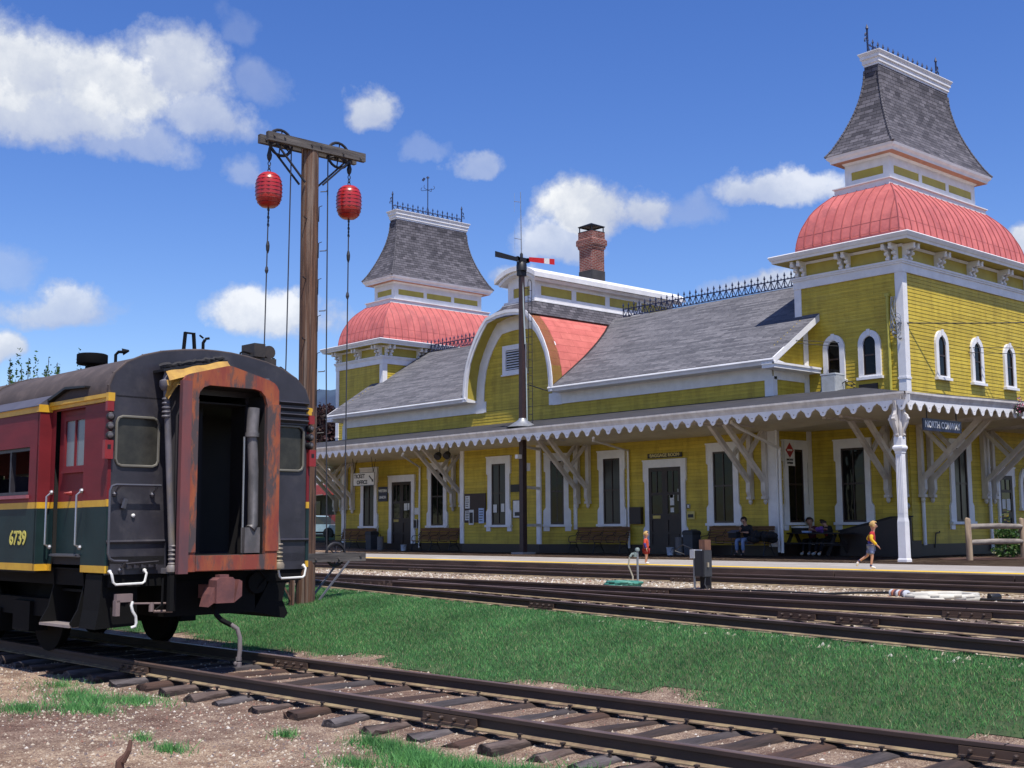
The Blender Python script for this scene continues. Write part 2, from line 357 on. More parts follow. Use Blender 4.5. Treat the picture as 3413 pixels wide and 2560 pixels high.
for x, y, r, n in ((-8.3, 5.85, .22, 420), (-7.95, 5.8, .3, 700), (-7.5, 5.68, .34, 1300), (-7.2, 5.6, .36, 1500), (-6.85, 5.75, .32, 1200), (-6.5, 5.9, .3, 800), (-7.55, 5.2, .3, 500), (-9.08, 5.53, .15, 150), (-6.1, 6.1, .25, 400), (-13.7, 5.44, .5, 300), (-12.8, 5.25, .5, 600), (-12.2, 4.5, .5, 700), (-12.2, 5.2, .4, 600), (-11.9, 5.5, .4, 700), (-11.8, 4.85, .35, 500), (-9.2, 4.56, .2, 260), (-9.8, 4.6, .16, 120), (-11.4, 4.9, .3, 300), (-13, 4.2, .4, 300), (-6.2, 5.2, .3, 260)):
    for _ in range(n):
        a = random.uniform(0, 6.28); q = r*abs(random.gauss(0, .6)); px, py = x+1.25*q*math.cos(a), y+q*math.sin(a)*.75; P.append((px, py, gz(px, py)))
blades('weed_grass', P, .075, .004, [G4, G1, G2], 'scattered tufts of bright grass growing in the brown gravel', 'grass', 1.1, [.5, .3, .2])
# loose stones on the near gravel
STONE = [M('tan_pebble', (.52, .44, .34), .9), M('dark_pebble', (.17, .13, .12), .9), M('pale_pebble', (.66, .62, .55), .9), M('rust_pebble', (.30, .15, .11), .9)]
def stones(name, n, fx, smin, smax, label, probs):
    V = []; F = []; MI = []
    for _ in range(n):
        x, y = fx(); s = smin+(smax-smin)*random.random()**3; z = gz(x, y); a = random.uniform(0, 6.28); k = len(V)
        e = [random.uniform(.6, 1.2) for _ in range(4)]
        for j in range(4): V.append((x+s*e[j]*math.cos(a+j*1.57), y+s*e[j]*math.sin(a+j*1.57), z-.002))
        V.append((x+s*.2, y, z+s*random.uniform(.5, .95))); mi = random.choices(range(4), probs)[0]
        for j in range(4): F.append((k+j, k+(j+1) % 4, k+4)); MI.append(mi)
    me = bpy.data.meshes.new(name); me.from_pydata(V, [], F)
    for m in STONE: me.materials.append(m)
    me.polygons.foreach_set('material_index', MI); o = bpy.data.objects.new(name, me); COL.objects.link(o); tag(o, label, 'gravel', kind='stuff'); return o
stones('loose_gravel', 26000, lambda: (random.uniform(-17, -2), random.choice((random.uniform(3.2, 6.3), random.uniform(4.2, 9.4)))), .005, .022, 'loose brown and tan stones strewn along the near track', [.50, .30, .06, .14])
stones('ballast_stones', 26000, lambda: (lambda x: (x, random.uniform(max(yF(x)-.5, 10), 22.3)))(random.uniform(-36, -5)), .012, .05, 'loose pale ballast stones between the station tracks', [.5, .12, .3, .08])

# rails
RUST = M('rusty_rail_side', (.060, .036, .027), .7, (.035, .022, .018), 5, stretch=(.25, 1, 1), bmp=.2)
RTOP = M('worn_rail_head', (.20, .14, .12), .42, (.12, .075, .06), 4, stretch=(.3, 1, 1), metal=.35)
RFOOT = M('dusty_sunlit_rail_foot', (.28, .21, .115), .85, (.15, .10, .065), 6)  # dusty tan, lightened so the sunlit look is in the colour
RH = .132; ROUT = [(-.062, 0), (-.062, .010), (-.012, .026), (-.009, .092), (-.033, .098), (-.033, .127), (-.028, RH), (.028, RH), (.033, .127), (.033, .098), (.009, .092), (.012, .026), (.062, .010), (.062, 0)]
def rail(pts, label, group, joints=(), top=RTOP):
    """pts: rail-top centre points"""
    g = G(); k = len(ROUT); ring = []
    for i, p in enumerate(pts):
        d = Vector(pts[min(i+1, len(pts)-1)])-Vector(pts[max(i-1, 0)]); d.z = 0; d.normalize(); n = Vector((-d.y, d.x, 0))
        ring.append([Vector(p)+n*a+Vector((0, 0, b-RH)) for a, b in ROUT])
    for i in range(len(pts)-1):
        for j in range(k):
            j2 = (j+1) % k; m = 1 if 5 <= j <= 7 else 2 if j in (0, 1, 11, 12) else 0
            g.face([ring[i][j2], ring[i][j], ring[i+1][j], ring[i+1][j2]], None, m)
    g.face(ring[0]); g.face(ring[-1][::-1])
    r = g.build('rail', [RUST, top, RFOOT]); tag(r, label, 'rail', group)
    for jx in joints:
        best = min(range(len(pts)), key=lambda i: abs(pts[i][0]-jx)); p = Vector(pts[best]); d = (Vector(pts[min(best+1, len(pts)-1)])-Vector(pts[max(best-1, 0)])).normalized(); n = Vector((-d.y, d.x, 0))
        p = p+d*((jx-p.x)/d.x)
        g = G(); g.obox(p-n*.028+Vector((0, 0, -.072)), d, n, (0, 0, 1), .33, .012, .03); g.obox(p-n*.045+Vector((0, 0, -.108)), d, n, (0, 0, 1), .33, .018, .009)
        for t in (-.24, -.08, .08, .24): g.lathe([(.017, 0), (.017, .026), (.010, .038)], p+d*t-n*.038+Vector((0, 0, -.070)), 7, 1, -n)
        g.obox(p+Vector((0, 0, .0005)), d, n, (0, 0, 1), .004, .034, .003, 2)
        g.build('joint_bar', [M('joint_bar_rust', (.085, .05, .034), .75), RUST, BLACK], r)
    return r
def path(f, x0, x1, st, z): return [(x, f(x), z(x) if callable(z) else z) for x in [x0+(x1-x0)*i/int((x1-x0)/st) for i in range(int((x1-x0)/st)+1)]]
rail(path(lambda x: ctr(x)-.755, -48, 3, 1, RT), 'nearer rail of the near track, crossing the bottom right of the photo', 'rails of the near track', (-13.55, -8.11, -2.5))
rail(path(lambda x: ctr(x)+.745, -48, 3, 1, RT), 'farther rail of the near track, along the edge of the lawn gravel', 'rails of the near track', (-12.67, -4.19))
ZT = -.085
gq = 'rails of the station tracks'
rail(path(lambda x: yF(x), -60, 4, 1, ZT), 'nearest rail of the station tracks, touching the lawn edge', gq, (-13.2,))
rail(path(lambda x: yF(x)+1.52 if x > -20.8 else 14.74+ (yF(x)+1.52-14.74), -20.8, 4, .8, ZT), 'second rail behind the lawn, meeting the frog at its left end', gq, (-9.3, -8.3))
rail(path(lambda x: 14.74, -20.2, 4, 1, ZT), 'third rail behind the lawn, straight and dark', gq, (-7.9,))
rail(path(lambda x: 16.24, -60, 4, 1, ZT), 'fourth rail behind the lawn, bordering the pale ballast strip', gq, (-14.5,))
rail(path(lambda x: 20.5, -70, 8, 1, ZT), 'nearer rail of the track beside the platform', gq, (-17.5, -27))
rail(path(lambda x: 22.1, -70, 8, 1, ZT), 'rail closest to the platform edge', gq, ())
g = G(); 
for s in (-1, 1): g.bar((-24.6, 14.74+s*.03+.15*0, ZT-.04), (-20.4, 14.74+s*.07, ZT-.04), .05, .08)
g.bar((-22.4, 14.66, ZT-.05), (-19.8, 15.2, ZT-.05), .05, .08); g.obox((-21.4, 14.9, ZT-.1), (1, 0, 0), (0, 1, 0), (0, 0, 1), .8, .2, .03)
for i in range(7): g.lathe([(.03, 0), (.03, .05)], (-22+i*.3, 14.62, ZT-.09), 6)
tag(g.build('rail_frog', [RUST]), 'rusty crossing frog where the two station tracks split', 'rail frog')
# ties
TIE = [M('weathered_tie_brown', (.075, .045, .036), .9, (.02, .013, .011), 7, stretch=(1, .16, 1), bmp=.9, bscale=16, bdist=.02, col3=(.15, .11, .095), scale3=2.6, lo3=.54), M('weathered_tie_grey', (.085, .07, .07), .9, (.03, .024, .025), 7, stretch=(1, .16, 1), bmp=.9, bscale=16, bdist=.02, col3=(.15, .13, .13), scale3=2.6, lo3=.54),
       M('weathered_tie_rust', (.10, .05, .032), .9, (.03, .017, .013), 7, stretch=(1, .16, 1), bmp=.9, bscale=16, bdist=.02)]
SPIKE = M('rusty_spike', (.05, .035, .03), .7)
def tie_mesh(w, h, L, seed, lumpy=True):
    r = random.Random(seed); g = G(); n = 9; rings = []
    for i in range(n+1):
        y = -L/2+L*i/n; e = (.030 if lumpy else .005); ew = e*(1.6 if i in (0, n) else .6)
        t = w/2*(1+r.uniform(-.08, .08)); rr = .25*w
        P = [(-t, -h), (-t, -.3*h+r.uniform(-ew, ew)), (-t+rr*.35, -.06*h+r.uniform(-ew, 0)), (-t*.35, r.uniform(-ew*.5, ew*.3)), (t*.3, r.uniform(-ew*.6, ew*.3)), (t-rr*.35, -.06*h+r.uniform(-ew, 0)), (t, -.3*h+r.uniform(-ew, ew)), (t, -h)]
        rings.append([Vector((x, y+(r.uniform(-.02, .02) if i in (0, n) else 0), z)) for x, z in P])
    for a, b in zip(rings, rings[1:]):
        for j in range(7): g.face([a[j+1], a[j], b[j], b[j+1]])
    g.face(rings[0]); g.face(rings[-1][::-1]); return g
tie_src = []
for k in range(9):
    o = tie_mesh(random.uniform(.19, .25), .2, 2.35, k+3).build('railway_tie', TIE[(0, 1, 0, 2, 1, 0, 1, 2, 0)[k]]); tie_src.append(o)
spk = G(); spk.box(-.009, .009, -.009, .009, -.02, .018); spk.box(-.015, .015, -.02, .014, .018, .03)
spike0 = spk.build('rail_spike', SPIKE)
near = [-12.3, -11.72, -11.2, -10.56, -9.95, -9.4, -8.78, -8.26, -7.86, -7.34, -6.92, -6.46, -6.08, -5.62, -5.1, -4.55, -4.0, -3.5, -2.95, -2.4, -1.9]
x = -12.85
while x > -22: near.insert(0, x); x -= .56
gt = 'weathered ties of the near track'; used = set()
for i, x in enumerate(near):
    k = i % 9; src = tie_src[k]
    o = src if k not in used else src.copy()
    if k in used: COL.objects.link(o)
    used.add(k); o.location = (x+.1, ctr(x)+random.uniform(-.04, .04), RT-.136+random.uniform(-.015, .003)); o.rotation_euler = (random.uniform(-.02, .02), random.uniform(-.05, .05), random.uniform(-.04, .04)+.05)
    tag(o, 'weathered timber tie lying across the near track under its two rails', 'railway tie', gt)
    for dy in (-.665, -.845, .655, .835):
        if x < -14: break
        s = spike0.copy(); COL.objects.link(s); s.parent = o; s.location = (random.uniform(-.05, .05), dy, .012); s.rotation_euler = (0, 0, 0 if dy in (-.665, .835) else math.pi)
bpy.data.objects.remove(spike0)
far_src = [tie_mesh(.23, .16, 2.1, 40+k).build('railway_tie', TIE[k % 2]) for k in range(3)]; used = set()
def fties(xs_, yf, rotf, z, label, group):
    for i, x in enumerate(xs_):
        k = i % 3; o = far_src[k] if k not in used else far_src[k].copy()
        if k in used: COL.objects.link(o)
        used.add(k); o.location = (x, yf(x), z+random.uniform(-.008, .006)); o.rotation_euler = (0, 0, rotf+random.uniform(-.03, .03)); tag(o, label, 'railway tie', group)
fr = lambda a, b, s: [a+s*i for i in range(int((b-a)/s)+1)]
fties(fr(-20, 0, .62), lambda x: yF(x)+1.08, -.19, ZT-.136, 'timber tie half buried under the diverging track behind the lawn', 'ties of the diverging track')
fties(fr(-20, 0, .62), lambda x: 15.5, 0, ZT-.134, 'timber tie under the straight track in the middle of the yard', 'ties of the middle track')
# platform
g = G()
g.box(-75, 14, 23.55, 60, -.5, 0); pf = struct(g.build('platform', ASPH))
g = G()
for i in range(22):
    x0 = -73+i*4.1; g.box(x0, x0+4.07, 23.36+random.uniform(-.012, .012), 23.552, -.27, -.012-random.uniform(0, .012))
pe = struct(g.build('platform_edge', M('platform_edge_timber', (.085, .05, .04), .9, (.04, .025, .02), 5, stretch=(.2, 1, 1), bmp=.7)))
YLINE = M('yellow_safety_line_paint', (.74, .46, .03), .7, (.55, .33, .04), 8, lo=.3, hi=.5)
g = G(); g.box(-75, 14, 23.58, 24.15, 0, .005); struct(g.build('yellow_line', YLINE))
# ------------------------------------------------------------------ the station (world coordinates; platform surface is z = 0)
XC = -37.5; YW = 33.7; YT = 35.75; XE = -20.9; XR = -24.65; YB = 42.9
mx = lambda x: 2*XC-x                      # mirror about the centre of the building
ST = thing('train_station', 'yellow clapboard Victorian railway station with red domed towers and grey roofs', 'station', (XC, YW, 0))
def sp_(g, name, mats, smooth=None, parent=None, label=None):
    o = g.build(name, mats, parent or ST, smooth, world=True)
    if label: o['label'] = label
    return o
def siding(g, a, b, z0, z1, xr=None, pitch=.125, t=.0135, m=None):
    """lapped boards on the vertical plane through ground points a->b (outside on the right-hand side of a->b); xr(z) may clip to (s0,s1)"""
    a = Vector((a[0], a[1], 0)); b = Vector((b[0], b[1], 0)); d = (b-a); L = d.length; d.normalize(); n = Vector((d.y, -d.x, 0))
    z = z0; k = 0
    while z < z1-.004:
        zt = min(z+pitch, z1)
        for s0, s1 in (xr((z+zt)/2) if xr else [(0, L)]):
            if s1-s0 < .02: continue
            p = lambda s, h, off: a+d*s+n*off+Vector((0, 0, h))
            g.face([p(s0, z, t), p(s1, z, t), p(s1, zt, .002), p(s0, zt, .002)], [(s0, z), (s1, z), (s1, zt), (s0, zt)], m)
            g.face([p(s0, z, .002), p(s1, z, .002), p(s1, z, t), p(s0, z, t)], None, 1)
        z += pitch
# --- walls
g = G()
siding(g, (mx(XR), YW), (XR, YW), .34, 5.9)                      # long front wall (the gable wall is added below)
siding(g, (XR, YW), (XR, YT), .34, 8.1, lambda z: [(max(0, (z-6.54)/.657-.62), YT-YW)])                          # short return to the tower
siding(g, (mx(XR), YT), (mx(XR), YW), .34, 8.1, lambda z: [(0, min(YT-YW, YT-YW-((z-6.54)/.657-.62)))])
g.box(mx(XR)-.0, XR-.0, YB-.1, YB, 0, 6.4)
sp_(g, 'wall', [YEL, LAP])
# canted bay
bx0, bx1, YBAY = -39.9, -35.17, 32.7
g = G()
siding(g, (bx0, YBAY), (bx1, YBAY), .34, 4.5); siding(g, (bx1, YBAY), (bx1+1, YW), .34, 4.5); siding(g, (bx0-1, YW), (bx0, YBAY), .34, 4.5)
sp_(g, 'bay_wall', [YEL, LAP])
# brown skirting board
g = G(); bxo = .035
def skirt(a, b, z1=.34, t=.04):
    a = Vector((a[0], a[1], 0)); b = Vector((b[0], b[1], 0)); d = (b-a).normalized(); n = Vector((d.y, -d.x, 0))
    g.prism([(0, -.1), ((b-a).length+t*.6, -.1), ((b-a).length+t*.6, z1), (0, z1)], a, d, (0, 0, 1), n, t)
skirt((mx(XR), YW), (bx0-1, YW)); skirt((bx0-1, YW), (bx0, YBAY)); skirt((bx0, YBAY), (bx1, YBAY)); skirt((bx1, YBAY), (bx1+1, YW)); skirt((bx1+1, YW), (XR, YW))
skirt((XR, YW), (XR, YT)); skirt((XR, YT), (XE, YT)); skirt((XE, YT), (XE, 48), .38); skirt((mx(XE), YT), (mx(XR), YT))
sp_(g, 'skirting', BROWN)
# white corner boards and frieze of the main block
g = G()
for x in (XR, mx(XR)):
    s = -1 if x == XR else 1
    g.box(x+.0 if s > 0 else x-.30, x+.30 if s > 0 else x, YW-.05, YW, .3, 6.0)
    g.box(min(x, x+.05*(-s)), max(x, x+.05*(-s)), YW-.05, YW+.18, .3, 6.0)
for x in (bx0, bx1): g.box(x-.12, x+.12, YBAY-.05, YBAY+.02, .34, 4.5)
g.box(bx1+.92, bx1+1.12, YW-.06, YW, .9, 4.4); g.box(bx0-1.12, bx0-.92, YW-.06, YW, .9, 4.4)
for x, s in ((XR, -1), (mx(XR), 1)): g.box(x+.022 if s < 0 else x-.06, x+.06 if s < 0 else x-.022, YT-.27, YT-.02, .34, 8)
g.box(-35.58, XR-.001, YW-.045, YW, 5.88, 6.34); g.box(mx(XR)+.001, -39.5, YW-.045, YW, 5.88, 6.34)
# end frieze of the stub gable, on the return wall
g.box(XR+.022, XR+.05, YW+.02, YT-.02, 5.9, 6.34)
sp_(g, 'corner_board', WHT)

# --- main roof
EY, EZ = 33.05, 6.54; SL = .657; RY = 38.3; RZ = EZ+SL*(RY-EY)
zr = lambda y: EZ+SL*(y-EY)
xl, xr_ = mx(-24.1), -24.1
g = G()
def roofquad(x0, x1, y0, y1, m=0):
    L = math.hypot(1, SL)
    g.face([(x0, y0, zr(y0)), (x1, y0, zr(y0)), (x1, y1, zr(y1)), (x0, y1, zr(y1))], [(x0, (y0-EY)*L), (x1, (y0-EY)*L), (x1, (y1-EY)*L), (x0, (y1-EY)*L)], m)
roofquad(xl, -40.15, EY, YT); roofquad(-34.85, xr_, EY, YT)
roofquad(mx(-25.05), -40.15, YT, RY); roofquad(-34.85, -25.05, YT, RY); roofquad(-40.15, -34.85, 34.2, RY)
g.face([(mx(-25.05), RY, RZ), (-25.05, RY, RZ), (-25.05, 43.6, EZ), (mx(-25.05), 43.6, EZ)], [(0, 0), (25, 0), (25, 6), (0, 6)])
sp_(g, 'main_roof', ROOFG)
# eave: gutter + soffit + rake boards
g = G()
for x0, x1 in ((xl, -40.1), (-34.98, xr_)):
    prof = [(0, 0), (-.02, -.06), (.03, -.13), (.06, -.2), (.65, -.2), (.65, -.12), (.16, -.04)]
    g.prism([(p[0], p[1]) for p in prof], (x0, EY-.03, EZ-.02), (0, 1, 0), (0, 0, 1), (1, 0, 0), x1-x0)
for s in (1, -1):
    X = xr_ if s > 0 else xl
    g.prism([(EY-.03, EZ-.22), (YT-.03, zr(YT-.03)-.26), (YT-.03, zr(YT-.03)-.015), (EY-.03, EZ-.015)], (X-(.05 if s > 0 else 0), 0, 0), (0, 1, 0), (0, 0, 1), (1, 0, 0), .06)
    g.prism([(EY+.1, EZ-.22), (YT-.03, zr(YT-.03)-.26), (YT-.03, zr(YT-.03)-.20), (EY+.1, EZ-.16)], (X-.5 if s > 0 else X+.06, 0, 0), (0, 1, 0), (0, 0, 1), (1, 0, 0), .44)
    # horizontal return of the eave across the stub gable
    g.box(min(X, X-s*.5), max(X, X-s*.5), EY, YT-.04, EZ-.34, EZ-.20); g.box(min(X+s*.04, X-s*.5), max(X+s*.04, X-s*.5), EY-.03, YT-.04, EZ-.22, EZ-.15)
sp_(g, 'eave_cornice', WHT)
# ridge and cresting
def cresting(x0, y0, z0, dx, dy, L, step=.31, h=.34, fin=False, name='roof_cresting', par=None):
    g = G(); n = max(2, int(L/step)); st = L/n
    P = lambda s, z: (x0+dx*s, y0+dy*s, z0+z)
    g.bar(P(0, .02), P(L, .02), .035, .035); g.bar(P(0, h), P(L, h), .03, .04)
    for i in range(n+1):
        s = i*st; q = P(s, h*1.62)
        g.bar(P(s, 0), P(s, h*1.4), .03, .03)
        g.lathe([(.004, 0), (.05, .05), (.036, .09), (.003, .19)], P(s, h*1.3), 5)
        if i < n:
            m = s+st/2
            g.bar(P(s+.02, h*.95), P(m, .04), .024, .024); g.bar(P(s+st-.02, h*.95), P(m, .04), .024, .024)
            g.lathe([(.003, 0), (.03, .04), (.003, .1)], P(m, h-.01), 5)
            g.ball(P(m, h), .035, 6); g.ball(P(s+.06, h*.16), .03, 5); g.ball(P(s, h*.55), .035, 5)
    if fin:
        for s, k in ((0, -1), (L, 1)):
            g.bar(P(s, 0), P(s, h*2.7), .05, .05); g.lathe([(.004, 0), (.06, .08), (.003, .26)], P(s, h*2.5), 6)
            for zz, r in ((h*1.35, .08), (h*1.95, .06)):
                g.tube([P(s+k*(.02+r*(1-math.cos(a))), zz+r*1.3*math.sin(a)) for a in [i*math.pi/5-math.pi/2*.4 for i in range(8)]], .026, 5)
    return sp_(g, name, IRON, parent=par)
cresting(-35.75, RY, RZ+.02, 1, 0, 10.6); cresting(mx(-25.1), RY, RZ+.02, 1, 0, 10.6)

# --- central bell gable
OUT = [(2.72, 6.34), (2.70, 6.9), (2.63, 7.4), (2.48, 7.95), (2.25, 8.45), (1.95, 8.95), (1.62, 9.36), (1.25, 9.72), (.6, 9.86), (0, 9.9)]
INN = [(2.13, 5.86), (2.13, 6.6), (2.09, 7.1), (1.97, 7.65), (1.78, 8.1), (1.52, 8.52), (1.22, 8.88), (.95, 9.12), (.4, 9.18), (0, 9.2)]
def hw(P, z):
    if z <= P[0][1]: return P[0][0]
    for (a, za), (b, zb) in zip(P, P[1:]):
        if za <= z <= zb: return a+(b-a)*(z-za)/max(zb-za, 1e-6)
    return 0
L0 = XC-mx(XR)
g = G(); siding(g, (mx(XR), YW), (XR, YW), 5.908, 9.2, lambda z: [(L0-hw(INN, z)-.1, L0+hw(INN, z)+.1)])
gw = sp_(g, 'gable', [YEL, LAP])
ring = lambda P: [(x, z) for x, z in P]+[(-x, z) for x, z in P[-2::-1]]
def band(g, A, B, y0, y1, m=0):
    """vertical band between two half-profiles A (outer) and B (inner), from y0 (front) to y1"""
    a = ring(A); b = ring(B)
    for i in range(len(a)-1):
        for (p, q, r, s2) in ((a[i], a[i+1], b[i+1], b[i]),):
            f = lambda t, y: (XC+t[0], y, t[1])
            g.face([f(q, y0), f(p, y0), f(s2, y0), f(r, y0)][::-1], None, m)
            g.face([f(p, y0), f(q, y0), f(q, y1), f(p, y1)][::-1], None, m)
            g.face([f(s2, y0), f(r, y0), f(r, y1), f(s2, y1)], None, m)
    for e in (0, -1):
        f = lambda t, y: (XC+t[0], y, t[1]); g.face([f(a[e], y0), f(b[e], y0), f(b[e], y1), f(a[e], y1)], None, m)
TRI = [(x*1.0+.50-.0*i, z+(.14 if z < 6 else .22*min(1, (z-5.8)/3)+.1)) for i, (x, z) in enumerate(INN)]
g = G(); band(g, [(2.66, 5.86), (2.66, 6.6), (2.62, 7.25), (2.5, 7.85), (2.28, 8.4), (1.98, 8.88), (1.62, 9.3), (1.2, 9.66), (.5, 9.78), (0, 9.8)], INN, YW-.05, YW)
sp_(g, 'gable_trim', WHT, 30, gw)
off = lambda d: [(x-d*(1 if z < 9 else max(0, 1-(z-9)*1.1)), z-d*(0 if z < 8 else min(1, (z-8)/1.6))) for x, z in OUT]
g = G(); band(g, OUT, off(.10), 33.10, YW-.03); sp_(g, 'gable_soffit', YELP, 30, gw)
g = G(); band(g, off(-.03), off(.17), 33.04, 33.10); band(g, off(-.07), off(.06), 33.01, 33.04); sp_(g, 'bargeboard', WHT, 30, gw)
# louvred vent
g = G()
lx0, lx1, lz0, lz1 = -38.36, -36.88, 7.36, 8.58
for a in ((lx0, lx0+.2, lz0, lz1), (lx1-.2, lx1, lz0, lz1), (lx0+.2, lx1-.2, lz1-.2, lz1), (lx0+.2, lx1-.2, lz0, lz0+.16)): g.box(a[0], a[1], YW-.10, YW, a[2], a[3])
g.box(lx0-.06, lx1+.06, YW-.13, YW, lz0-.06, lz0)
for i in range(8):
    z = lz0+.2+i*.107; g.obox(((lx0+lx1)/2, YW-.05, z+.03), (1, 0, 0), (0, .8, .6), (0, -.6, .8), .54, .06, .008)
g.box(lx0+.2, lx1-.2, YW-.03, YW-.024, lz0+.16, lz1-.2, 1)
sp_(g, 'louvre', [WHT, BLACK], None, gw)
# red bell roof running back into the main roof, grey skirt and monitor above it
g = G(); full = ring(OUT)
yend = lambda x, z: EY+max(0, (z-EZ))/SL if z < 9.7 else min(38.0, EY+(z-EZ)/SL)
lu = 0
for (p, q) in zip(full, full[1:]):
    d = math.hypot(q[0]-p[0], q[1]-p[1])
    if max(p[1], q[1]) <= 9.73:
        g.face([(XC+p[0], 33.03, p[1]), (XC+p[0], yend(*p)+.12, p[1]), (XC+q[0], yend(*q)+.12, q[1]), (XC+q[0], 33.03, q[1])], [(32.9, lu), (yend(*p), lu), (yend(*q), lu+d), (32.9, lu+d)])
    lu += d
sp_(g, 'red_gable_roof', REDS, 40, gw)
g = G()
mX0, mX1, mY0, mY1 = -38.35, -36.65, 33.94, 42.6
g.rectloft([(XC-1.42, XC+1.42, 33.03, 43.6, 9.66), (XC-1.2, XC+1.2, 33.25, 43.3, 9.92), (XC-1.05, XC+1.05, 33.6, 43.0, 10.16), (mX0-.1, mX1+.1, mY0-.12, mY1+.1, 10.40)])
sp_(g, 'grey_skirt_roof', SLATE, None, gw)
for s in (1, -1):
    g = G(); pts = [(XC+s*(hw(OUT, z)), yend(hw(OUT, z), z)+.06, z+.03) for z in (6.5, 7.2, 7.9, 8.6, 9.2, 9.62)]
    g.tube(pts, .055, 6)
    sp_(g, 'valley_flashing', BROWN, 40, gw)
# monitor (panelled box with a segmental-arched front)
def panelled(g, x0, x1, y0, y1, z0, z1, nx, ny, pz0, pz1, post=.13, rec=.03, arch=0):
    """white box whose faces carry recessed yellow panels: material 0 white, 1 yellow"""
    g.box(x0+rec, x1-rec, y0+rec, y1-rec, z0, z1, 1)
    for axis, n, a0, a1 in (('x', nx, x0, x1), ('y', ny, y0, y1)):
        w = (a1-a0-post*1.6)/n
        for sgn in (0, 1):
            def bx(s0, s1, za, zb):
                if axis == 'x': yy = (y0, y0+rec+.001) if sgn == 0 else (y1-rec-.001, y1); g.box(s0, s1, yy[0], yy[1], za, zb, 0)
                else: xx = (x0, x0+rec+.001) if sgn == 0 else (x1-rec-.001, x1); g.box(xx[0], xx[1], s0, s1, za, zb, 0)
            e = .0 if axis == 'x' else rec+.001
            bx(a0+e, a1-e, z0, pz0); bx(a0+e, a1-e, pz1, z1)
            for i in range(n+1):
                c = a0+post*.8+w*i; lo = a0+e if i == 0 else c-post/2; hi = a1-e if i == n else c+post/2
                bx(lo, hi, pz0, pz1)
g = G(); panelled(g, mX0, mX1, mY0, mY1, 10.3, 11.62, 1, 4, 10.62, 11.02, .26, .04)
mo = sp_(g, 'roof_monitor', [WHT, YELP], None)
g = G()
arc = [(XC+math.sin(a)*(.85+.42)/math.sin(.62), 11.30+(math.cos(a)-math.cos(.62))*(.85+.42)/math.sin(.62)*.95+.18) for a in [(-.62+1.24*i/12) for i in range(13)]]
low = [(x, z-.2) for x, z in arc]
g.prism(arc+low[::-1], (0, mY0-.42, 0), (1, 0, 0), (0, 0, 1), (0, 1, 0), mY1-mY0+.84)
inn = [(XC+(x-XC)*.92, z-.2) for x, z in arc]; in2 = [(XC+(x-XC)*.92, z-.12) for x, z in inn]
g.prism(inn+[(x, z) for x, z in in2[::-1]], (0, mY0-.3, 0), (1, 0, 0), (0, 0, 1), (0, 1, 0), mY1-mY0+.6)
top = [(x, z) for x, z in inn]; g.prism(top+[(mX1, 11.6), (mX0, 11.6)] if False else [(mX0, 11.45), (mX1, 11.45)]+[p for p in in2[::-1] if mX0-.01 < p[0] < mX1+.01], (0, mY0+.002, 0), (1, 0, 0), (0, 0, 1), (0, 1, 0), .05)
sp_(g, 'arched_monitor_roof', WHT, 30, mo)
g = G(); g.box(mX0-.16, mX1+.16, mY0-.2, mY1+.2, 10.30, 10.345); g.box(mX0-.12, mX1+.12, mY0-.14, mY1+.14, 10.345, 10.46)
sp_(g, 'monitor_ledge', WHT, None, mo)
# chimney
g = G()
cx0, cx1, cy0, cy1 = -38.05, -37.25, 37.95, 38.72
g.rectloft([(cx0, cx1, cy0, cy1, 11.6), (cx0, cx1, cy0, cy1, 13.3), (cx0-.05, cx1+.05, cy0-.05, cy1+.05, 13.36), (cx0-.05, cx1+.05, cy0-.05, cy1+.05, 13.44), (cx0-.1, cx1+.1, cy0-.1, cy1+.1, 13.5), (cx0-.1, cx1+.1, cy0-.1, cy1+.1, 13.72), (cx0-.03, cx1+.03, cy0-.03, cy1+.03, 13.8), (cx0-.03, cx1+.03, cy0-.03, cy1+.03, 14.08)])
g.cap_rect((cx0, cx1, cy0, cy1, 14.08))
ch = sp_(g, 'chimney', BRICK)
g = G(); g.box(cx0-.02, cx1+.02, cy0-.02, cy1+.02, 11.9, 12.32); sp_(g, 'chimney_flashing', TAR, None, ch)
g = G()
for x in (cx0, cx1-.04):
    for y in (cy0, cy1-.04): g.box(x, x+.04, y, y+.04, 14.05, 14.36)
for z in (14.08, 14.33):
    g.box(cx0-.03, cx1+.03, cy0-.03, cy0, z, z+.04); g.box(cx0-.03, cx1+.03, cy1, cy1+.03, z, z+.04); g.box(cx0-.03, cx0, cy0, cy1, z, z+.04); g.box(cx1, cx1+.03, cy0, cy1, z, z+.04)
g.rectloft([(cx0-.05, cx1+.05, cy0-.05, cy1+.05, 14.37), (-37.66, -37.64, 38.32, 38.34, 14.56)]); g.cap_rect((cx0-.05, cx1+.05, cy0-.05, cy1+.05, 14.37), down=True)
sp_(g, 'chimney_cap', BLACK, None, ch)

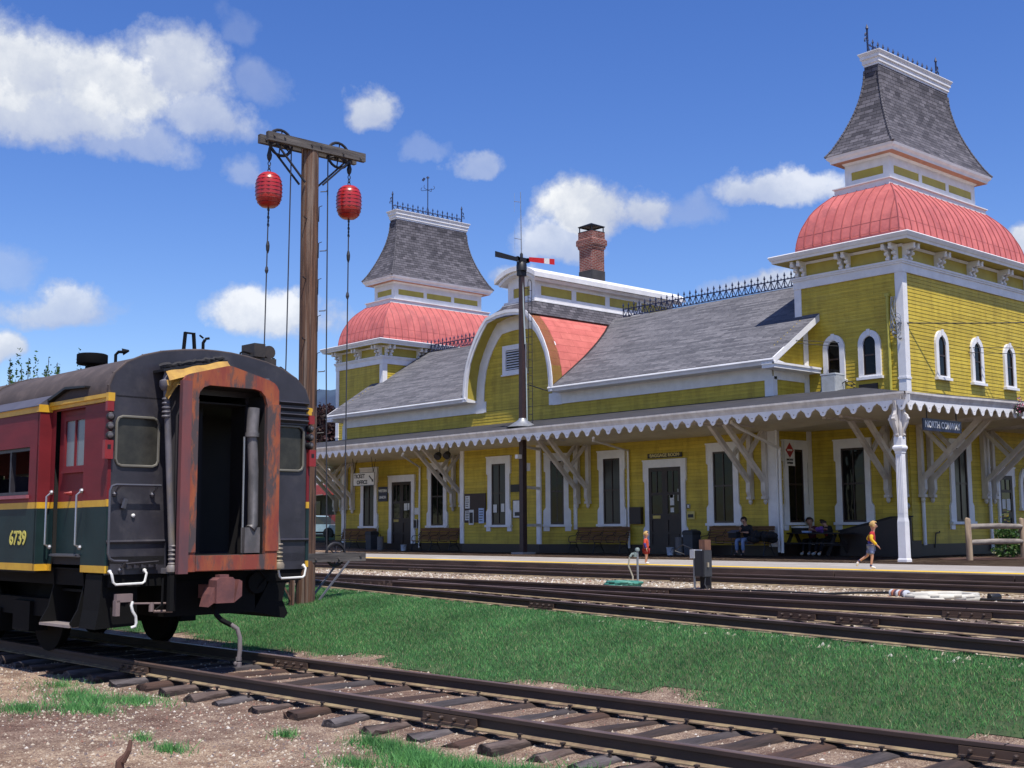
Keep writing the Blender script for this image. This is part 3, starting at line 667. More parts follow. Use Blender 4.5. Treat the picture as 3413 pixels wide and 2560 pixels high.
# --- towers
def tower(x0, x1, label):
    y0, y1 = YT, 44.8; c = (x0+x1)/2; cy = (y0+y1)/2
    g = G(); siding(g, (x0, y0), (x1, y0), .34 if True else 0, 9.3); siding(g, (x1, y0), (x1, y1), .38, 9.3); siding(g, (x1, y1), (x0, y1), .38, 9.3); siding(g, (x0, y1), (x0, y0), .38, 9.3)
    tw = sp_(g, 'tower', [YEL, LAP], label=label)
    g = G()                                   # corner posts and frieze
    for X in (x0, x1):
        for Y in (y0, y1):
            sx = 1 if X == x0 else -1; sy = 1 if Y == y0 else -1
            g.box(min(X-sx*.04, X+sx*.24), max(X-sx*.04, X+sx*.24), min(Y-sy*.04, Y+sy*.005), max(Y-sy*.04, Y+sy*.005), 4.9, 9.26)
            g.box(min(X-sx*.04, X+sx*.005), max(X-sx*.04, X+sx*.005), min(Y+sy*.005, Y+sy*.24), max(Y+sy*.005, Y+sy*.24), 4.9, 9.26)
            g.box(min(X-sx*.06, X+sx*.26), max(X-sx*.06, X+sx*.26), min(Y-sy*.06, Y+sy*.26), max(Y-sy*.06, Y+sy*.26), 5.72, 5.79)
    g.box(x0-.06, x1+.06, y0-.06, y1+.06, 9.26, 9.54); g.box(x0-.1, x1+.1, y0-.1, y1+.1, 9.54, 9.60); g.box(x0-.13, x1+.13, y0-.13, y1+.13, 9.60, 9.67)
    sp_(g, 'tower_trim', WHT, None, tw)
    g = G(); g.box(x0, x1, y0, y1, 9.67, 10.2); sp_(g, 'frieze_panel', YELP, None, tw)
    g = G()                                   # cornice
    o1 = .62
    g.rectloft([(x0-.02, x1+.02, y0-.02, y1+.02, 10.10), (x0-.09, x1+.09, y0-.09, y1+.09, 10.18)]);
    g.rectloft([(x0-o1+.05, x1+o1-.05, y0-o1+.05, y1+o1-.05, 10.20), (x0-o1+.03, x1+o1-.03, y0-o1+.03, y1+o1-.03, 10.28), (x0-o1, x1+o1, y0-o1, y1+o1, 10.30), (x0-o1-.06, x1+o1+.06, y0-o1-.06, y1+o1+.06, 10.42), (x0-o1-.04, x1+o1+.04, y0-o1-.04, y1+o1+.04, 10.45)])
    g.cap_rect((x0-o1+.05, x1+o1-.05, y0-o1+.05, y1+o1-.05, 10.20), 1, True); g.cap_rect((x0-o1-.04, x1+o1+.04, y0-o1-.04, y1+o1+.04, 10.45))
    sp_(g, 'tower_cornice', [WHT, YELP], None, tw)
    prof = [(0, .06), (0, .12), (.02, .25), (.05, .45), (.10, .65), (.18, .86)]
    # scroll brackets (corbels) under the cornice
    def corbel(X, Y, nx, ny):
        g = G(); tx, ty = -ny, nx
        pr = [(0, 9.67), (.10, 9.68), (.13, 9.74), (.10, 9.80), (.16, 9.86), (.2, 9.93), (.17, 9.97), (.3, 10.02), (.42, 10.08), (.44, 10.19), (0, 10.19)]
        g.prism(pr, (X-tx*.055, Y-ty*.055, 0), (nx, ny, 0), (0, 0, 1), (tx, ty, 0), .11)
        for r, z, rr in ((.36, 10.06, .07), (.17, 9.9, .06), (.1, 9.73, .055)):
            g.lathe([(rr, -.07), (rr, .07)], (X+nx*r, Y+ny*r, z), 8, None, (tx, ty, 0))
        return sp_(g, 'corbel', WHT, 40, tw)
    for xx in (-1.93, -1.66, -.135, .135, 1.66, 1.93): corbel(c+xx, y0, 0, -1)
    for k in (.14, .42, 2.16, 2.44, 4.39, 4.67, 6.62, 6.9, 8.63, 8.91): corbel(x1, y0+k, 1, 0)
    # red sheet-metal dome with standing seams
    dp = [(.02, 10.45), (.03, 10.66), (.05, 10.89), (.085, 11.1), (.13, 11.3), (.19, 11.5), (.27, 11.7), (.37, 11.94), (.48, 12.13), (.61, 12.31), (.76, 12.48), (.95, 12.68)]
    def dring(a, z): k = 1.17/.95; return (x0+a, x1-a, y0+a*k, y1-a*k, z)
    g = G(); g.rectloft([dring(*p) for p in dp])
    dm = sp_(g, 'dome_roof', REDM, 50, tw)
    g = G()
    def pt(side, t, a, z):
        r = dring(a, z)
        return {'f': (c+t*((r[1]-r[0])/2), r[2]-.008, z), 'r': (r[1]+.008, cy+t*((r[3]-r[2])/2), z), 'l': (r[0]-.008, cy+t*((r[3]-r[2])/2), z)}[side]
    for side, n, half0, half1 in (('f', 11, 2.07, 1.12), ('r', 22, 4.52, 3.35), ('l', 22, 4.52, 3.35)):
        for i in range(1, n):
            s = -half0+2*half0*i/n; pts = []
            for a, z in dp:
                r = dring(a, z); h = (r[1]-r[0])/2 if side == 'f' else (r[3]-r[2])/2
                if abs(s) > h: break
                pts.append(pt(side, s/h, a, z))
            if len(pts) > 1: g.tube(pts, .021, 5, cap=False)
    for sx in (0, 1):
        for sy in (2, 3): g.tube([(dring(a, z)[sx], dring(a, z)[sy], z) for a, z in dp], .022, 5)
    for a, z in ((.02, 10.76), (.10, 11.16), (.3, 11.62), (.55, 12.06)):
        r = dring(a, z); g.tube([(r[0], r[2]-.001, z), (r[1], r[2]-.001, z)], .011, 4); g.tube([(r[1]+.001, r[2], z), (r[1]+.001, r[3], z)], .008, 4)
    sp_(g, 'standing_seam', M('red_seam_metal', (.34, .085, .08), .55), None, dm)
    # cupola
    lx, ly = 1.125, 3.41
    g = G()
    g.rectloft([(c-lx+.03, c+lx-.03, cy-ly+.03, cy+ly-.03, 12.62), (c-lx+.03, c+lx-.03, cy-ly+.03, cy+ly-.03, 12.84), (c-lx-.03, c+lx+.03, cy-ly-.03, cy+ly+.03, 12.87), (c-lx-.03, c+lx+.03, cy-ly-.03, cy+ly+.03, 12.905)]); g.cap_rect((c-lx-.03, c+lx+.03, cy-ly-.03, cy+ly+.03, 12.905)); g.cap_rect((c-lx+.03, c+lx-.03, cy-ly+.03, cy+ly-.03, 12.62), None, True)
    sp_(g, 'cupola_ledge', WHT, None, tw)
    g = G(); panelled(g, c-.895, c+.895, cy-2.98, cy+2.98, 12.9, 13.93, 1, 3, 13.2, 13.5, .2, .03)
    sp_(g, 'cupola', [WHT, YELP], None, tw)
    g = G(); ex, ey = 1.365, 3.48
    g.rectloft([(c-.9, c+.9, cy-2.99, cy+2.99, 13.78), (c-.97, c+.97, cy-3.06, cy+3.06, 13.86)])
    g.rectloft([(c-ex+.13, c+ex-.13, cy-ey+.13, cy+ey-.13, 13.86), (c-ex+.11, c+ex-.11, cy-ey+.11, cy+ey-.11, 13.95), (c-ex+.03, c+ex-.03, cy-ey+.03, cy+ey-.03, 14.02), (c-ex, c+ex, cy-ey, cy+ey, 14.11)]); g.cap_rect((c-ex+.13, c+ex-.13, cy-ey+.13, cy+ey-.13, 13.86), 1, True); g.cap_rect((c-ex, c+ex, cy-ey, cy+ey, 14.11))
    sp_(g, 'cupola_eave', [WHT, M('faded_orange_soffit', (.50, .22, .12), .6)], None, tw)
    rp = [(.71, 14.112), (.83, 14.28), (.94, 14.46), (1.053, 14.68), (1.22, 15.03), (1.38, 15.42), (1.51, 15.78), (1.625, 16.16), (1.70, 16.5), (1.758, 16.83), (1.785, 17.15), (1.79, 17.46)]
    f = lambda a, z: (c-(2.075-a)-.0, c+(2.075-a), y0+a+.32-.0, y1-a-.32, z)
    g = G(); g.rectloft([f(*p) for p in rp]); so_ = sp_(g, 'spire_roof', SLATE, None, tw)
    HSM = M('hip_shingle_grey', (.115, .108, .125), .85, (.07, .067, .078), 6)
    for sx in (0, 1):
        for sy in (2, 3):
            g = G(); P = [Vector((f(a, z)[sx], f(a, z)[sy], z)) for a, z in rp]
            fine = [P[0].lerp(P[-1], 0)]
            fine = []
            for p, q in zip(P, P[1:]):
                n = max(1, int((q-p).length/.13)); fine += [p.lerp(q, k/n) for k in range(n)]
            for p, q in zip(fine, fine[1:]): g.tube([p+Vector((0, 0, .0)), q], [.055, .04], 6)
            sp_(g, 'hip_shingle', HSM, None, so_)
    g = G(); a, b = .45, 2.585
    g.rectloft([(c-a+.15, c+a-.15, cy-b+.15, cy+b-.15, 17.44), (c-a+.15, c+a-.15, cy-b+.15, cy+b-.15, 17.50), (c-a+.11, c+a-.11, cy-b+.11, cy+b-.11, 17.53), (c-a+.11, c+a-.11, cy-b+.11, cy+b-.11, 17.66), (c-a+.06, c+a-.06, cy-b+.06, cy+b-.06, 17.70), (c-a+.06, c+a-.06, cy-b+.06, cy+b-.06, 17.80), (c-a, c+a, cy-b, cy+b, 17.9), (c-a, c+a, cy-b, cy+b, 17.93)])
    g.cap_rect((c-a+.15, c+a-.15, cy-b+.15, cy+b-.15, 17.44), None, True); g.cap_rect((c-a, c+a, cy-b, cy+b, 17.93))
    sp_(g, 'spire_cornice', WHT, None, tw)
    cresting(c-.12, cy-2.4, 17.93, 0, 1, 4.8, .34, .345, True, par=tw)
    return tw
TWR = tower(-25.05, XE, 'nearer of the two red domed towers at the right end of the station')
TWL = tower(mx(XE), mx(-25.05), 'farther red domed tower at the left end carrying the weathervane')
# weathervane on the far tower
g = G(); vx, vy, vz = mx(-22.97)-.12, 40.27, 17.93
g.tube([(vx, vy, vz), (vx, vy, vz+2.3)], .028, 6)
for k in range(3):
    a = k*2.1; g.tube([(vx+.2*math.cos(a), vy+.2*math.sin(a), vz), (vx, vy, vz+.7)], .012, 5)
for a in (0, math.pi/2, math.pi, math.pi*1.5):
    d = Vector((math.cos(a+.4), math.sin(a+.4), 0)); g.tube([Vector((vx, vy, vz+1.62)), Vector((vx, vy, vz+1.62))+d*.36], .014, 5)
    g.tube([Vector((vx, vy, vz+1.62))+d*(.36+.07*math.sin(t))+Vector((0, 0, .09*(1-math.cos(t)))) for t in (0, .8, 1.6, 2.4, 3.1)], .014, 5)
g.lathe([(.0, 0), (.09, .04), (.07, .1), (.01, .14)], (vx, vy, vz+2.26), 8)
g.bar((vx-.22, vy-.2, vz+2.15), (vx-.12, vy-.12, vz+2.3), .02, .13)
sp_(g, 'weathervane', IRON, None, TWL)

# --- windows and doors
class Fr:                                                     # a wall frame: s along the wall, z up, n outward
    def __init__(s, o, d): s.o = Vector((o[0], o[1], 0)); s.d = Vector((d[0], d[1], 0)).normalized(); s.n = Vector((s.d.y, -s.d.x, 0))
    def box(s, g, s0, s1, z0, z1, n0, n1, m=None):
        g.prism([(s0, z0), (s1, z0), (s1, z1), (s0, z1)], s.o+s.n*n0, s.d, (0, 0, 1), s.n, n1-n0, m)
    def poly(s, g, P, n0, n1, m=None, holes=()): g.prism(P, s.o+s.n*n0, s.d, (0, 0, 1), s.n, n1-n0, m, holes)
FF = Fr((0, YW), (1, 0)); FB = Fr((0, YBAY), (1, 0)); FT = Fr((0, YT), (1, 0)); FR = Fr((XR, 0), (0, 1)); FE = Fr((XE, 0), (0, 1))
FD = Fr((bx1, YBAY), (1, 1)); FL = Fr((0, YT), (1, 0))
SASH = M('brown_sash_paint', (.034, .017, .014), .4)
def casing(fr, par, c, w, zt, zb, gw, gt, gb, door=False):
    """eared and footed Victorian casing"""
    h = w/2; i = gw/2; g = G(); e = .06
    ztop2 = zt-.72*(zt-zb)/2.85; zlow = zb+.66
    for s in (-1, 1):
        P = [(i, zb), (h+.03, zb), (h+.03, zlow-.06), (h-.06, zlow+.06), (h-.06, ztop2), (h, ztop2+.05), (h, zt), (i, zt)]
        P = [(c+s*x, z) for x, z in P]; P = P if s > 0 else P[::-1]
        fr.poly(g, P, .004, .075)
        fr.box(g, c+s*h-(.035 if s > 0 else 0)-(0), c+s*h+(.0 if s > 0 else .035), ztop2+.05, zt, .075, .09)
    fr.box(g, c-i, c+i, gt, zt, .004, .075); fr.box(g, c-h-.02, c+h+.02, zt, zt+.05, .004, .115); fr.box(g, c-h-.0, c+h+.0, zt-.09, zt-.065, .075, .092)
    fr.box(g, c-i-.05, c+i+.05, gt+.04, gt+.07, .075, .09)
    o = sp_(g, 'casing', WHT, None, par)
    if not door:
        g = G(); fr.box(g, c-h-.06, c+h+.06, zb-.02, zb+.07, .004, .14)
        for s in (-1, 1): fr.box(g, c+s*(h-.09)-.12, c+s*(h-.09)+.12, zb-.19, zb-.02, .004, .07)
        sp_(g, 'sill', WHT, None, par)
NW = [0]
def window(fr, c, w=1.43, zt=3.83, zb=1.03, gw=.87, gt=3.57, gb=1.09, label=None, par=None):
    g = G(); fr.box(g, c-gw/2+.03, c+gw/2-.03, gb, gt, .004, .022)
    NW[0] += 1; win = sp_(g, 'window', [CURT if NW[0] in (1, 3, 6, 10) else PANE], None, par); win['label'] = label or 'tall white cased sash window'
    casing(fr, win, c, w, zt, zb, gw, gt, gb)
    g = G(); mid = (gt+gb)/2+.05
    for a in ((c-gw/2, c-gw/2+.05, gb, gt), (c+gw/2-.05, c+gw/2, gb, gt), (c-.018, c+.018, gb, gt)): fr.box(g, a[0], a[1], a[2], a[3], .022, .05)
    for a in ((c-gw/2+.05, c+gw/2-.05, gb, gb+.08), (c-gw/2+.05, c+gw/2-.05, mid-.03, mid+.03), (c-gw/2+.05, c+gw/2-.05, gt-.07, gt)): fr.box(g, a[0], a[1], a[2], a[3], .022, .046)
    sp_(g, 'sash', SASH, None, win)
    return win
window(FF, -48.1, label='tall sash window behind the hanging ticket sign'); window(FF, -42.83, label='tall sash window right of the ticket office door')
wb = window(FB, -37.53, 1.47, 3.83, 1.03, .86, label='tall sash window in the bay beside the signal mast')
window(FD, .70, 1.02, 3.83, 1.03, .52, label='narrow sash window in the slanted side of the bay'); window(Fr((bx0-1, YW), (1, -1)), .70, 1.02, 3.83, 1.03, .52)
window(FF, -32.15, label='tall sash window above the empty bench'); window(FF, -26.82, label='tall sash window behind the seated person on the bench')
window(FR, 34.75, 1.42, label='tall sash window in the short return wall, with a diamond sign in its corner'); window(FT, -22.97, label='tall sash window in the tower, behind the running boy', gw=.9)
window(FE, 38.88, 1.5, label='tall sash window in the end wall behind the split rail fence')
window(FL, mx(-22.97))
# notices and a small paper in windows
for x, z, w, h in ((-37.75, 1.6, .22, .32), (-37.28, 1.62, .2, .33)): g = G(); FB.box(g, x-w/2, x+w/2, z, z+h, .053, .057); sp_(g, 'notice', PAPER, None, wb)
def door(fr, c, w, zt, gw, gt, label, glass_lo=1.45):
    g = G(); i = gw/2; fr.box(g, c-i, c+i, .0, gt, .004, .03)
    d = sp_(g, 'door', BROWN, label=label); casing(fr, d, c, w, zt, .3, gw, gt, .05, True)
    k = 2 if gw > 1.1 else 1; lw = gw/k
    g = G()
    for j in range(k):
        a = c-i+lw*j
        for q in ((a, a+.13, .05, gt), (a+lw-.13, a+lw, .05, gt), (a+.13, a+lw-.13, .05, .3), (a+.13, a+lw-.13, gt-.14, gt), (a+.13, a+lw-.13, glass_lo-.22, glass_lo), (a+.13, a+lw-.13, 2.12, 2.22), (a+lw/2-.025, a+lw/2+.025, 2.22, gt-.14), (a+.13, a+lw-.13, .72, .8)):
            fr.box(g, q[0], q[1], q[2], q[3], .03, .058)
    sp_(g, 'door_leaf', BROWN, None, d)
    g = G()
    for j in range(k):
        a = c-i+lw*j; fr.box(g, a+.13, a+lw-.13, glass_lo, gt-.14, .03, .036)
    sp_(g, 'pane', PANE, None, d)
    g = G(); a = c-i; fr.box(g, a+.18, a+.55, glass_lo-.17, glass_lo-.06, .058, .066); sp_(g, 'letter_slot', M('old_brass', (.42, .33, .10), .4, metal=.5), None, d)
    return d
d1 = door(FF, -29.5, 2.05, 3.37, 1.54, 3.13, 'brown double door under the baggage room sign'); d2 = door(FF, -45.49, 2.03, 3.37, 1.5, 3.11, 'brown double door of the ticket office')
d3 = door(FE, 42.02, 1.3, 2.98, .92, 2.72, 'brown half glazed door in the end wall')
for x, z, w, h in ((-29.27, 1.75, .24, .52), (-28.9, 1.9, .22, .58), (-29.25, 1.5, .2, .22), (-29.28, 2.02-.0, .2, .18)): g = G(); FF.box(g, x, x+w*.8, z, z+h*.75, .04, .044); sp_(g, 'notice', PAPER, None, d1)
for x, z, w, h in ((-45.3, 1.8, .24, .5), (-45.02, 1.82, .2, .5), (-45.2, 1.32, .16, .16)): g = G(); FF.box(g, x, x+w, z, z+h*.8, .04, .044); sp_(g, 'notice', PAPER, None, d2)
for y, z, w, h in ((41.7, 1.55, .26, .42), (42.05, 1.5, .26, .5)): g = G(); FE.box(g, y, y+w, z, z+h*.8, .04, .044); sp_(g, 'notice', PAPER, None, d3)
def arched(fr, c, w, zb, zs, gw, label, low=None):
    """round-headed window: spring line zs"""
    R = w/2; r = gw/2; A = lambda rad_, n=14: [(c+rad_*math.cos(math.pi*i/n), zs+rad_*1.12*math.sin(math.pi*i/n)) for i in range(n+1)]
    g = G(); P = A(r)+[(c-r, zb+.08), (c+r, zb+.08)]; fr.poly(g, P[::1], .004, .02)
    win = sp_(g, 'window', PANE, label=label)
    g = G(); o = A(R)+[(c-R, zb), (c+R, zb)]; fr.poly(g, o, .004, .085, None, [A(r)+[(c-r, zb+.09), (c+r, zb+.09)]])
    fr.box(g, c-.06, c+.06, zs+r*1.12+.02, zs+R*1.12+.03, .085, .12)
    sp_(g, 'casing', WHT, None, win)
    g = G(); fr.box(g, c-R-.06, c+R+.06, zb-.06, zb+.03, .004, .15); sp_(g, 'sill', WHT, None, win)
    g = G(); m = zb+.09+(zs+r*.9-zb)*.5; fr.box(g, c-r, c+r, m-.025, m+.025, .02, .045); fr.box(g, c-r, c-r+.035, zb+.08, zs, .02, .05); fr.box(g, c+r-.035, c+r, zb+.08, zs, .02, .05); fr.box(g, c-r, c+r, zb+.08, zb+.13, .02, .05)
    sp_(g, 'sash', SASH, None, win)
arched(FT, -23.55, .84, 5.87, 7.0, .47, 'arched white cased window behind the air conditioner'); arched(FT, -22.17, .84, 5.87, 7.0, .47, 'arched white cased window right of the air conditioner')
for i, c in enumerate((38.02, 40.43, 42.8)): arched(FE, c, .84, 5.89, 7.06, .48, ('first', 'second', 'third')[i]+' arched window from the tower corner on the sunlit end wall')
arched(FE, 43.62, 1.1, 1.55, 2.45, .7, 'arched ground floor window at the right edge of the photo')
for fr, c in ((FL, mx(-23.55)), (FL, mx(-22.17))): arched(fr, c, .84, 5.87, 7.0, .47, 'arched window on the far tower')
g = G(); FT.box(g, -22.62, -21.92, 5.34, 5.67, .02, .06); sp_(g, 'wall_vent', BROWN)

# --- canopy
CF = 29.8; CE = -17.5; CL = mx(CE)
g = G()
IN = [(CL, CF, 4.58), (CE, CF, 4.58), (XE, 33.2, 5.24), (XR, YW, 5.34), (mx(XR), YW, 5.34), (mx(XE), 33.2, 5.24)]
rise = lambda y: .022*max(0, y-31)
for P in ([IN[0], IN[1], IN[2], IN[3], IN[4], IN[5]], [IN[2], (XE, YT, 5.30), (XR, YT, 5.36), IN[3]], [IN[1], (CE, 50, 4.58+rise(50)), (XE, 50, 5.26+rise(50)), (XE, YT, 5.30), IN[2]],
          [IN[0], IN[5], (mx(XE), YT, 5.30), (mx(XE), 50, 5.30), (CL, 50, 4.6)], [IN[5], IN[4], (mx(XR), YT, 5.36), (mx(XE), YT, 5.30)]):
    for a in range(1, len(P)-1): g.face([P[0], P[a], P[a+1]])
CAN = sp_(g, 'canopy_roof', TAR)
g = G()                                                     # soffit and bracing beams
SZ = 4.38
for P in ([(CL, CF+.03, SZ), (CE-.03, CF+.03, SZ), (XE, 33.2, 4.3), (XR, YW, 4.14), (mx(XR), YW, 4.14), (mx(XE), 33.2, 4.3)], [(XE, 33.2, 4.3), (XE, YT, 4.22), (XR, YT, 4.22), (XR, YW, 4.14)],
          [(CE-.03, CF+.03, SZ), (CE-.03, 50, SZ+rise(50)), (XE, 50, 4.35), (XE, YT, 4.22), (XE, 33.2, 4.3)], [(mx(XE), 33.2, 4.3), (mx(XR), YW, 4.14), (mx(XR), YT, 4.22), (mx(XE), YT, 4.22)]):
    for a in range(1, len(P)-1): g.face([P[0], P[a+1], P[a]])
sp_(g, 'soffit', CREAM, None, CAN)
g = G()                                                     # crown moulding and board
pr = [(-.03, 4.37), (-.05, 4.44), (-.10, 4.53), (-.10, 4.585), (.06, 4.60), (.06, 4.37)]
g.prism(pr, (CL, CF, 0), (0, 1, 0), (0, 0, 1), (1, 0, 0), CE-CL+.05)
N = 12
for i in range(N):
    y0, y1 = CF-.1+(50-CF)*i/N, CF-.1+(50-CF)*(i+1)/N; a, b = rise(y0), rise(y1)
    pe = [(.03, 4.37), (.05, 4.44), (.10, 4.53), (.10, 4.585), (-.06, 4.60), (-.06, 4.37)]
    for (p, q) in zip(pe, pe[1:]): g.face([(CE+p[0], y0, p[1]+a), (CE+q[0], y0, q[1]+a), (CE+q[0], y1, q[1]+b), (CE+p[0], y1, p[1]+b)][::-1])
sp_(g, 'canopy_moulding', WHTD, None, CAN)
# scalloped valance: one 0.5 m unit with drop, shoulders, round notch and a drilled hole
def unit(g, o, U, N, z0):
    h = .25; R = .085
    low = [(-h, .115)]
    low += [(-h+.045*math.sin(a), .115-.045*(1-math.cos(a))) for a in (.5, 1.0, 1.5)]
    low += [(-.185, .070), (-.15, .070), (-.15, .035), (-.115, .035), (-.115, -.0)]
    dr = [(R*1.15*math.cos(a), -.005+R*1.25*math.sin(a)) for a in [math.pi+math.pi*i/10 for i in range(11)]]
    P = [(-h, .29)]+low+dr+[(-x, z) for x, z in low[::-1]]+[(h, .29)]
    P = [P[0]]+[p for i, p in enumerate(P[1:]) if (abs(p[0]-P[i][0])+abs(p[1]-P[i][1])) > 1e-5]
    hole = [(.024*math.cos(a), -.005+.024*math.sin(a)) for a in [2*math.pi*i/8 for i in range(8)]]
    g.prism(P, Vector(o)+Vector((0, 0, z0)), U, (0, 0, 1), N, .028, None, [hole])
g = G(); x = CE-.08
while x > -50: unit(g, (x, CF, 0), (1, 0, 0), (0, -1, 0), 4.2); x -= .5
sp_(g, 'scalloped_valance', WHT, None, CAN)
g = G(); y = CF+.25
while y < 47: unit(g, (CE, y, 0), (0, 1, 0), (1, 0, 0), 4.2+rise(y)); y += .5
sp_(g, 'scalloped_valance', WHT, None, CAN)
# brackets
def bracket(fr, s, back=0):
    g = G(); o = fr.o+fr.d*s; n = fr.n; B = lambda nn, z: o+n*nn+Vector((0, 0, z)); d = fr.d
    g.prism([(.02, 2.05), (.15, 2.05), (.17, 2.4), (.17, 4.36), (.02, 4.36)], o-d*.085, n, (0, 0, 1), d, .17)            # wall post
    g.bar(B(.1, 2.42), B(2.25, 4.36), .14, .15)                                                                    # long brace
    g.bar(B(.12, 4.25), B(1.05, 3.28), .11, .12)                                                                   # counter brace
    g.bar(B(.05, 4.33), B(3.6, 4.33), .13, .14)                                                                     # tie beam
    g.prism([(.02, 1.97), (.17, 1.97), (.22, 2.05), (.26, 2.14), (.25, 2.42), (.30, 2.56), (.12, 2.6), (.02, 2.5)], o-d*.08, n, (0, 0, 1), d, .16)
    g.obox(B(.12, 1.93), d, n, (0, 0, 1), .095, .11, .045)
    g.lathe([(.01, 0), (.05, .04), (.075, .1), (.06, .15), (.08, .19), (.08, .22)], B(.12, 1.70), 10)
    return sp_(g, 'canopy_bracket', WHTD, None)
for s in (-25.0, -25.62, -33.36, -33.95, mx(-33.36), mx(-33.95), mx(-25.0), mx(-25.62)): bracket(FF, s)
for s in (-21.05, -21.65, mx(-21.05), mx(-21.65)): bracket(FT, s)
for s in (36.26, 36.86, 40.43, 41.03, 45, 45.6): bracket(FE, s)
bl = Fr((mx(XE), 0), (0, -1))
for s in (-36.26, -36.86, -40.43): bracket(bl, s)
# corner column
def column(cx, cy):
    g = G(); q = lambda h, z: (cx-h, cx+h, cy-h, cy+h, z)
    g.rectloft([q(.135, -.02), q(.135, .06), q(.122, .09), q(.117, .10), q(.112, 1.08), q(.098, 1.18), q(.097, 1.2), q(.092, 2.9), q(.105, 2.93), q(.105, 2.97), q(.145, 3.05), q(.145, 3.1), q(.115, 3.14), q(.115, 3.34), q(.095, 3.4), q(.09, 4.4)])
    for s in (-1, 1):
        for h in (-.07, 0, .07): g.box(cx+h*.7-.007, cx+h*.7+.007, cy-.103, cy-.085, 1.3, 2.85); g.box(cx+.085, cx+.103, cy+h*.7-.007, cy+h*.7+.007, 1.3, 2.85)
    col = sp_(g, 'canopy_column', WHT)
    g = G()
    for dx, dy in ((1, 0), (-1, 0), (0, 1), (0, -1)):
        S = [(.09, 3.34), (.11, 3.36), (.145, 3.45), (.165, 3.55), (.22, 3.64), (.27, 3.76), (.285, 3.88), (.26, 3.97), (.21, 4.0), (.175, 4.1), (.2, 4.22), (.24, 4.36), (.07, 4.36), (.07, 3.4)]
        g.prism(S, (cx-dy*.04, cy+dx*.04, 0), (dx, dy, 0), (0, 0, 1), (dy, -dx, 0), .08)
        for r, z, rr in ((.255, 3.86, .05), (.125, 3.42, .035)): g.lathe([(rr, -.05), (rr, .05)], (cx+dx*r, cy+dy*r, z), 9, None, (dy, -dx, 0))
    for dx in (-1, 1):
        for dy in (-1, 1): g.lathe([(.03, 0), (.045, .1), (.06, .25), (.04, .4), (.055, .7)], (cx+dx*.075, cy+dy*.075, 3.4), 7)
    sp_(g, 'column_capital', WHTD, 40, col)
column(-17.77, 29.93)
# downpipes
def pipe(pts, r=.045, name='downpipe', m=WHT):
    g = G(); g.tube(pts, r, 8)
    for p in pts[1:-1]: g.ball(p, r*1.12, 8)
    a, b = Vector(pts[-2]), Vector(pts[-1])
    for t in (.3, .62): g.lathe([(r*1.25, -.02), (r*1.25, .02)], a.lerp(b, t), 10)
    return sp_(g, name, m, 40)
pipe([(-29.6, CF+.3, 4.05), (-29.9, CF+.6, 3.98), (-31.25, YW-.1, 3.82), (-31.26, YW-.1, .2)])
pipe([(-40.6, CF+.3, 4.05), (-41.2, CF+.7, 4.0), (-44.05, YW-.1, 3.72), (-44.08, YW-.1, .12)])
pipe([(-24.1, CF+.9, 4.25), (-24.2, CF+1.4, 4.1), (-24.38, YW-.12, 3.55), (-24.38, YW-.12, .1)], .055); pipe([(-24.52, YW-.1, 4.2), (-24.52, YW-.1, .12)])
pipe([(XE+.09, 36.32, 4.2), (XE+.09, 36.32, .35)], .06); pipe([(XE+.1, 40.75, 4.2), (XE+.1, 40.75, .1)], .06)
g = G(); g.tube([(-21.42, YT-.07, 5.3), (-21.42, YT-.07, 6.6), (-21.42, YT-.07, 8.55)], .055, 8); g.box(-21.5, -21.34, YT-.1, YT, 5.3, 5.36); g.box(-21.5, -21.34, YT-.12, YT-.02, 8.5, 8.6); sp_(g, 'conduit', M('yellow_conduit_paint', (.5, .44, .07), .5), 40)
g = G()
for k in range(5):
    a = [(-21.25+.10*math.sin(t*1.3+k)+.03*k, YT-.1-.02*k, 8.45-.36*t) for t in [i*.35 for i in range(10)]]; g.tube(a, .014, 5)
for k in range(4): g.tube([(-21.1+.02*k+.16*math.cos(t), YT-.12-.02*k, 7.3+.12*k+.22*math.sin(t)) for t in [i*.5 for i in range(13)]], .013, 5)
g.ball((-21.2, YT-.12, 7.25), .07, 8); g.ball((-20.98, YT-.12, 7.05), .06, 8); g.ball((-21.05, YT-.12, 7.55), .05, 8)
sp_(g, 'service_cable', GALV, 40)
# ------------------------------------------------------------------ the railway coach (local: x along the coach outwards, y away from camera, z from rail top)
COA = thing('railway_coach', 'dark maroon and green passenger coach with yellow stripes and a rusty open gangway end', 'train coach', (-13.33, 7.08, RT), math.atan(.052))
MAR = M('maroon_coach_paint', (.19, .020, .026), .5, (.15, .017, .022), 2.5, stretch=(.6, .6, 2), bmp=.06, bscale=3, bdist=.03, spec=.22)
GRN = M('dark_green_coach_paint', (.015, .036, .037), .5, (.012, .027, .028), 2.5, bmp=.06, bscale=3, bdist=.03, spec=.22)
STR = M('yellow_coach_stripe', (.70, .41, .03), .45, (.60, .33, .025), 5)
BLK = M('dull_black_coach_end', (.040, .037, .047), .45, (.028, .026, .033), 3, bmp=.1, bscale=4, bdist=.02, col3=(.06, .055, .06), scale3=2.4)
ROOFC = M('sooty_coach_roof', (.10, .08, .076), .8, (.07, .057, .056), 3, bmp=.12, bscale=6, col3=(.13, .10, .093), scale3=1.5, spec=.2)
UND = M('underframe_black', (.004, .004, .0045), .8, spec=.2)
RST = M('rusty_orange_gangway', (.34, .10, .045), .7, (.25, .058, .042), 3.2, stretch=(1.6, 1.6, .5), lo=.4, hi=.58, bmp=.2, bscale=16, col3=(.085, .065, .066), scale3=3.4, lo3=.47, hi3=.58, spec=.25)
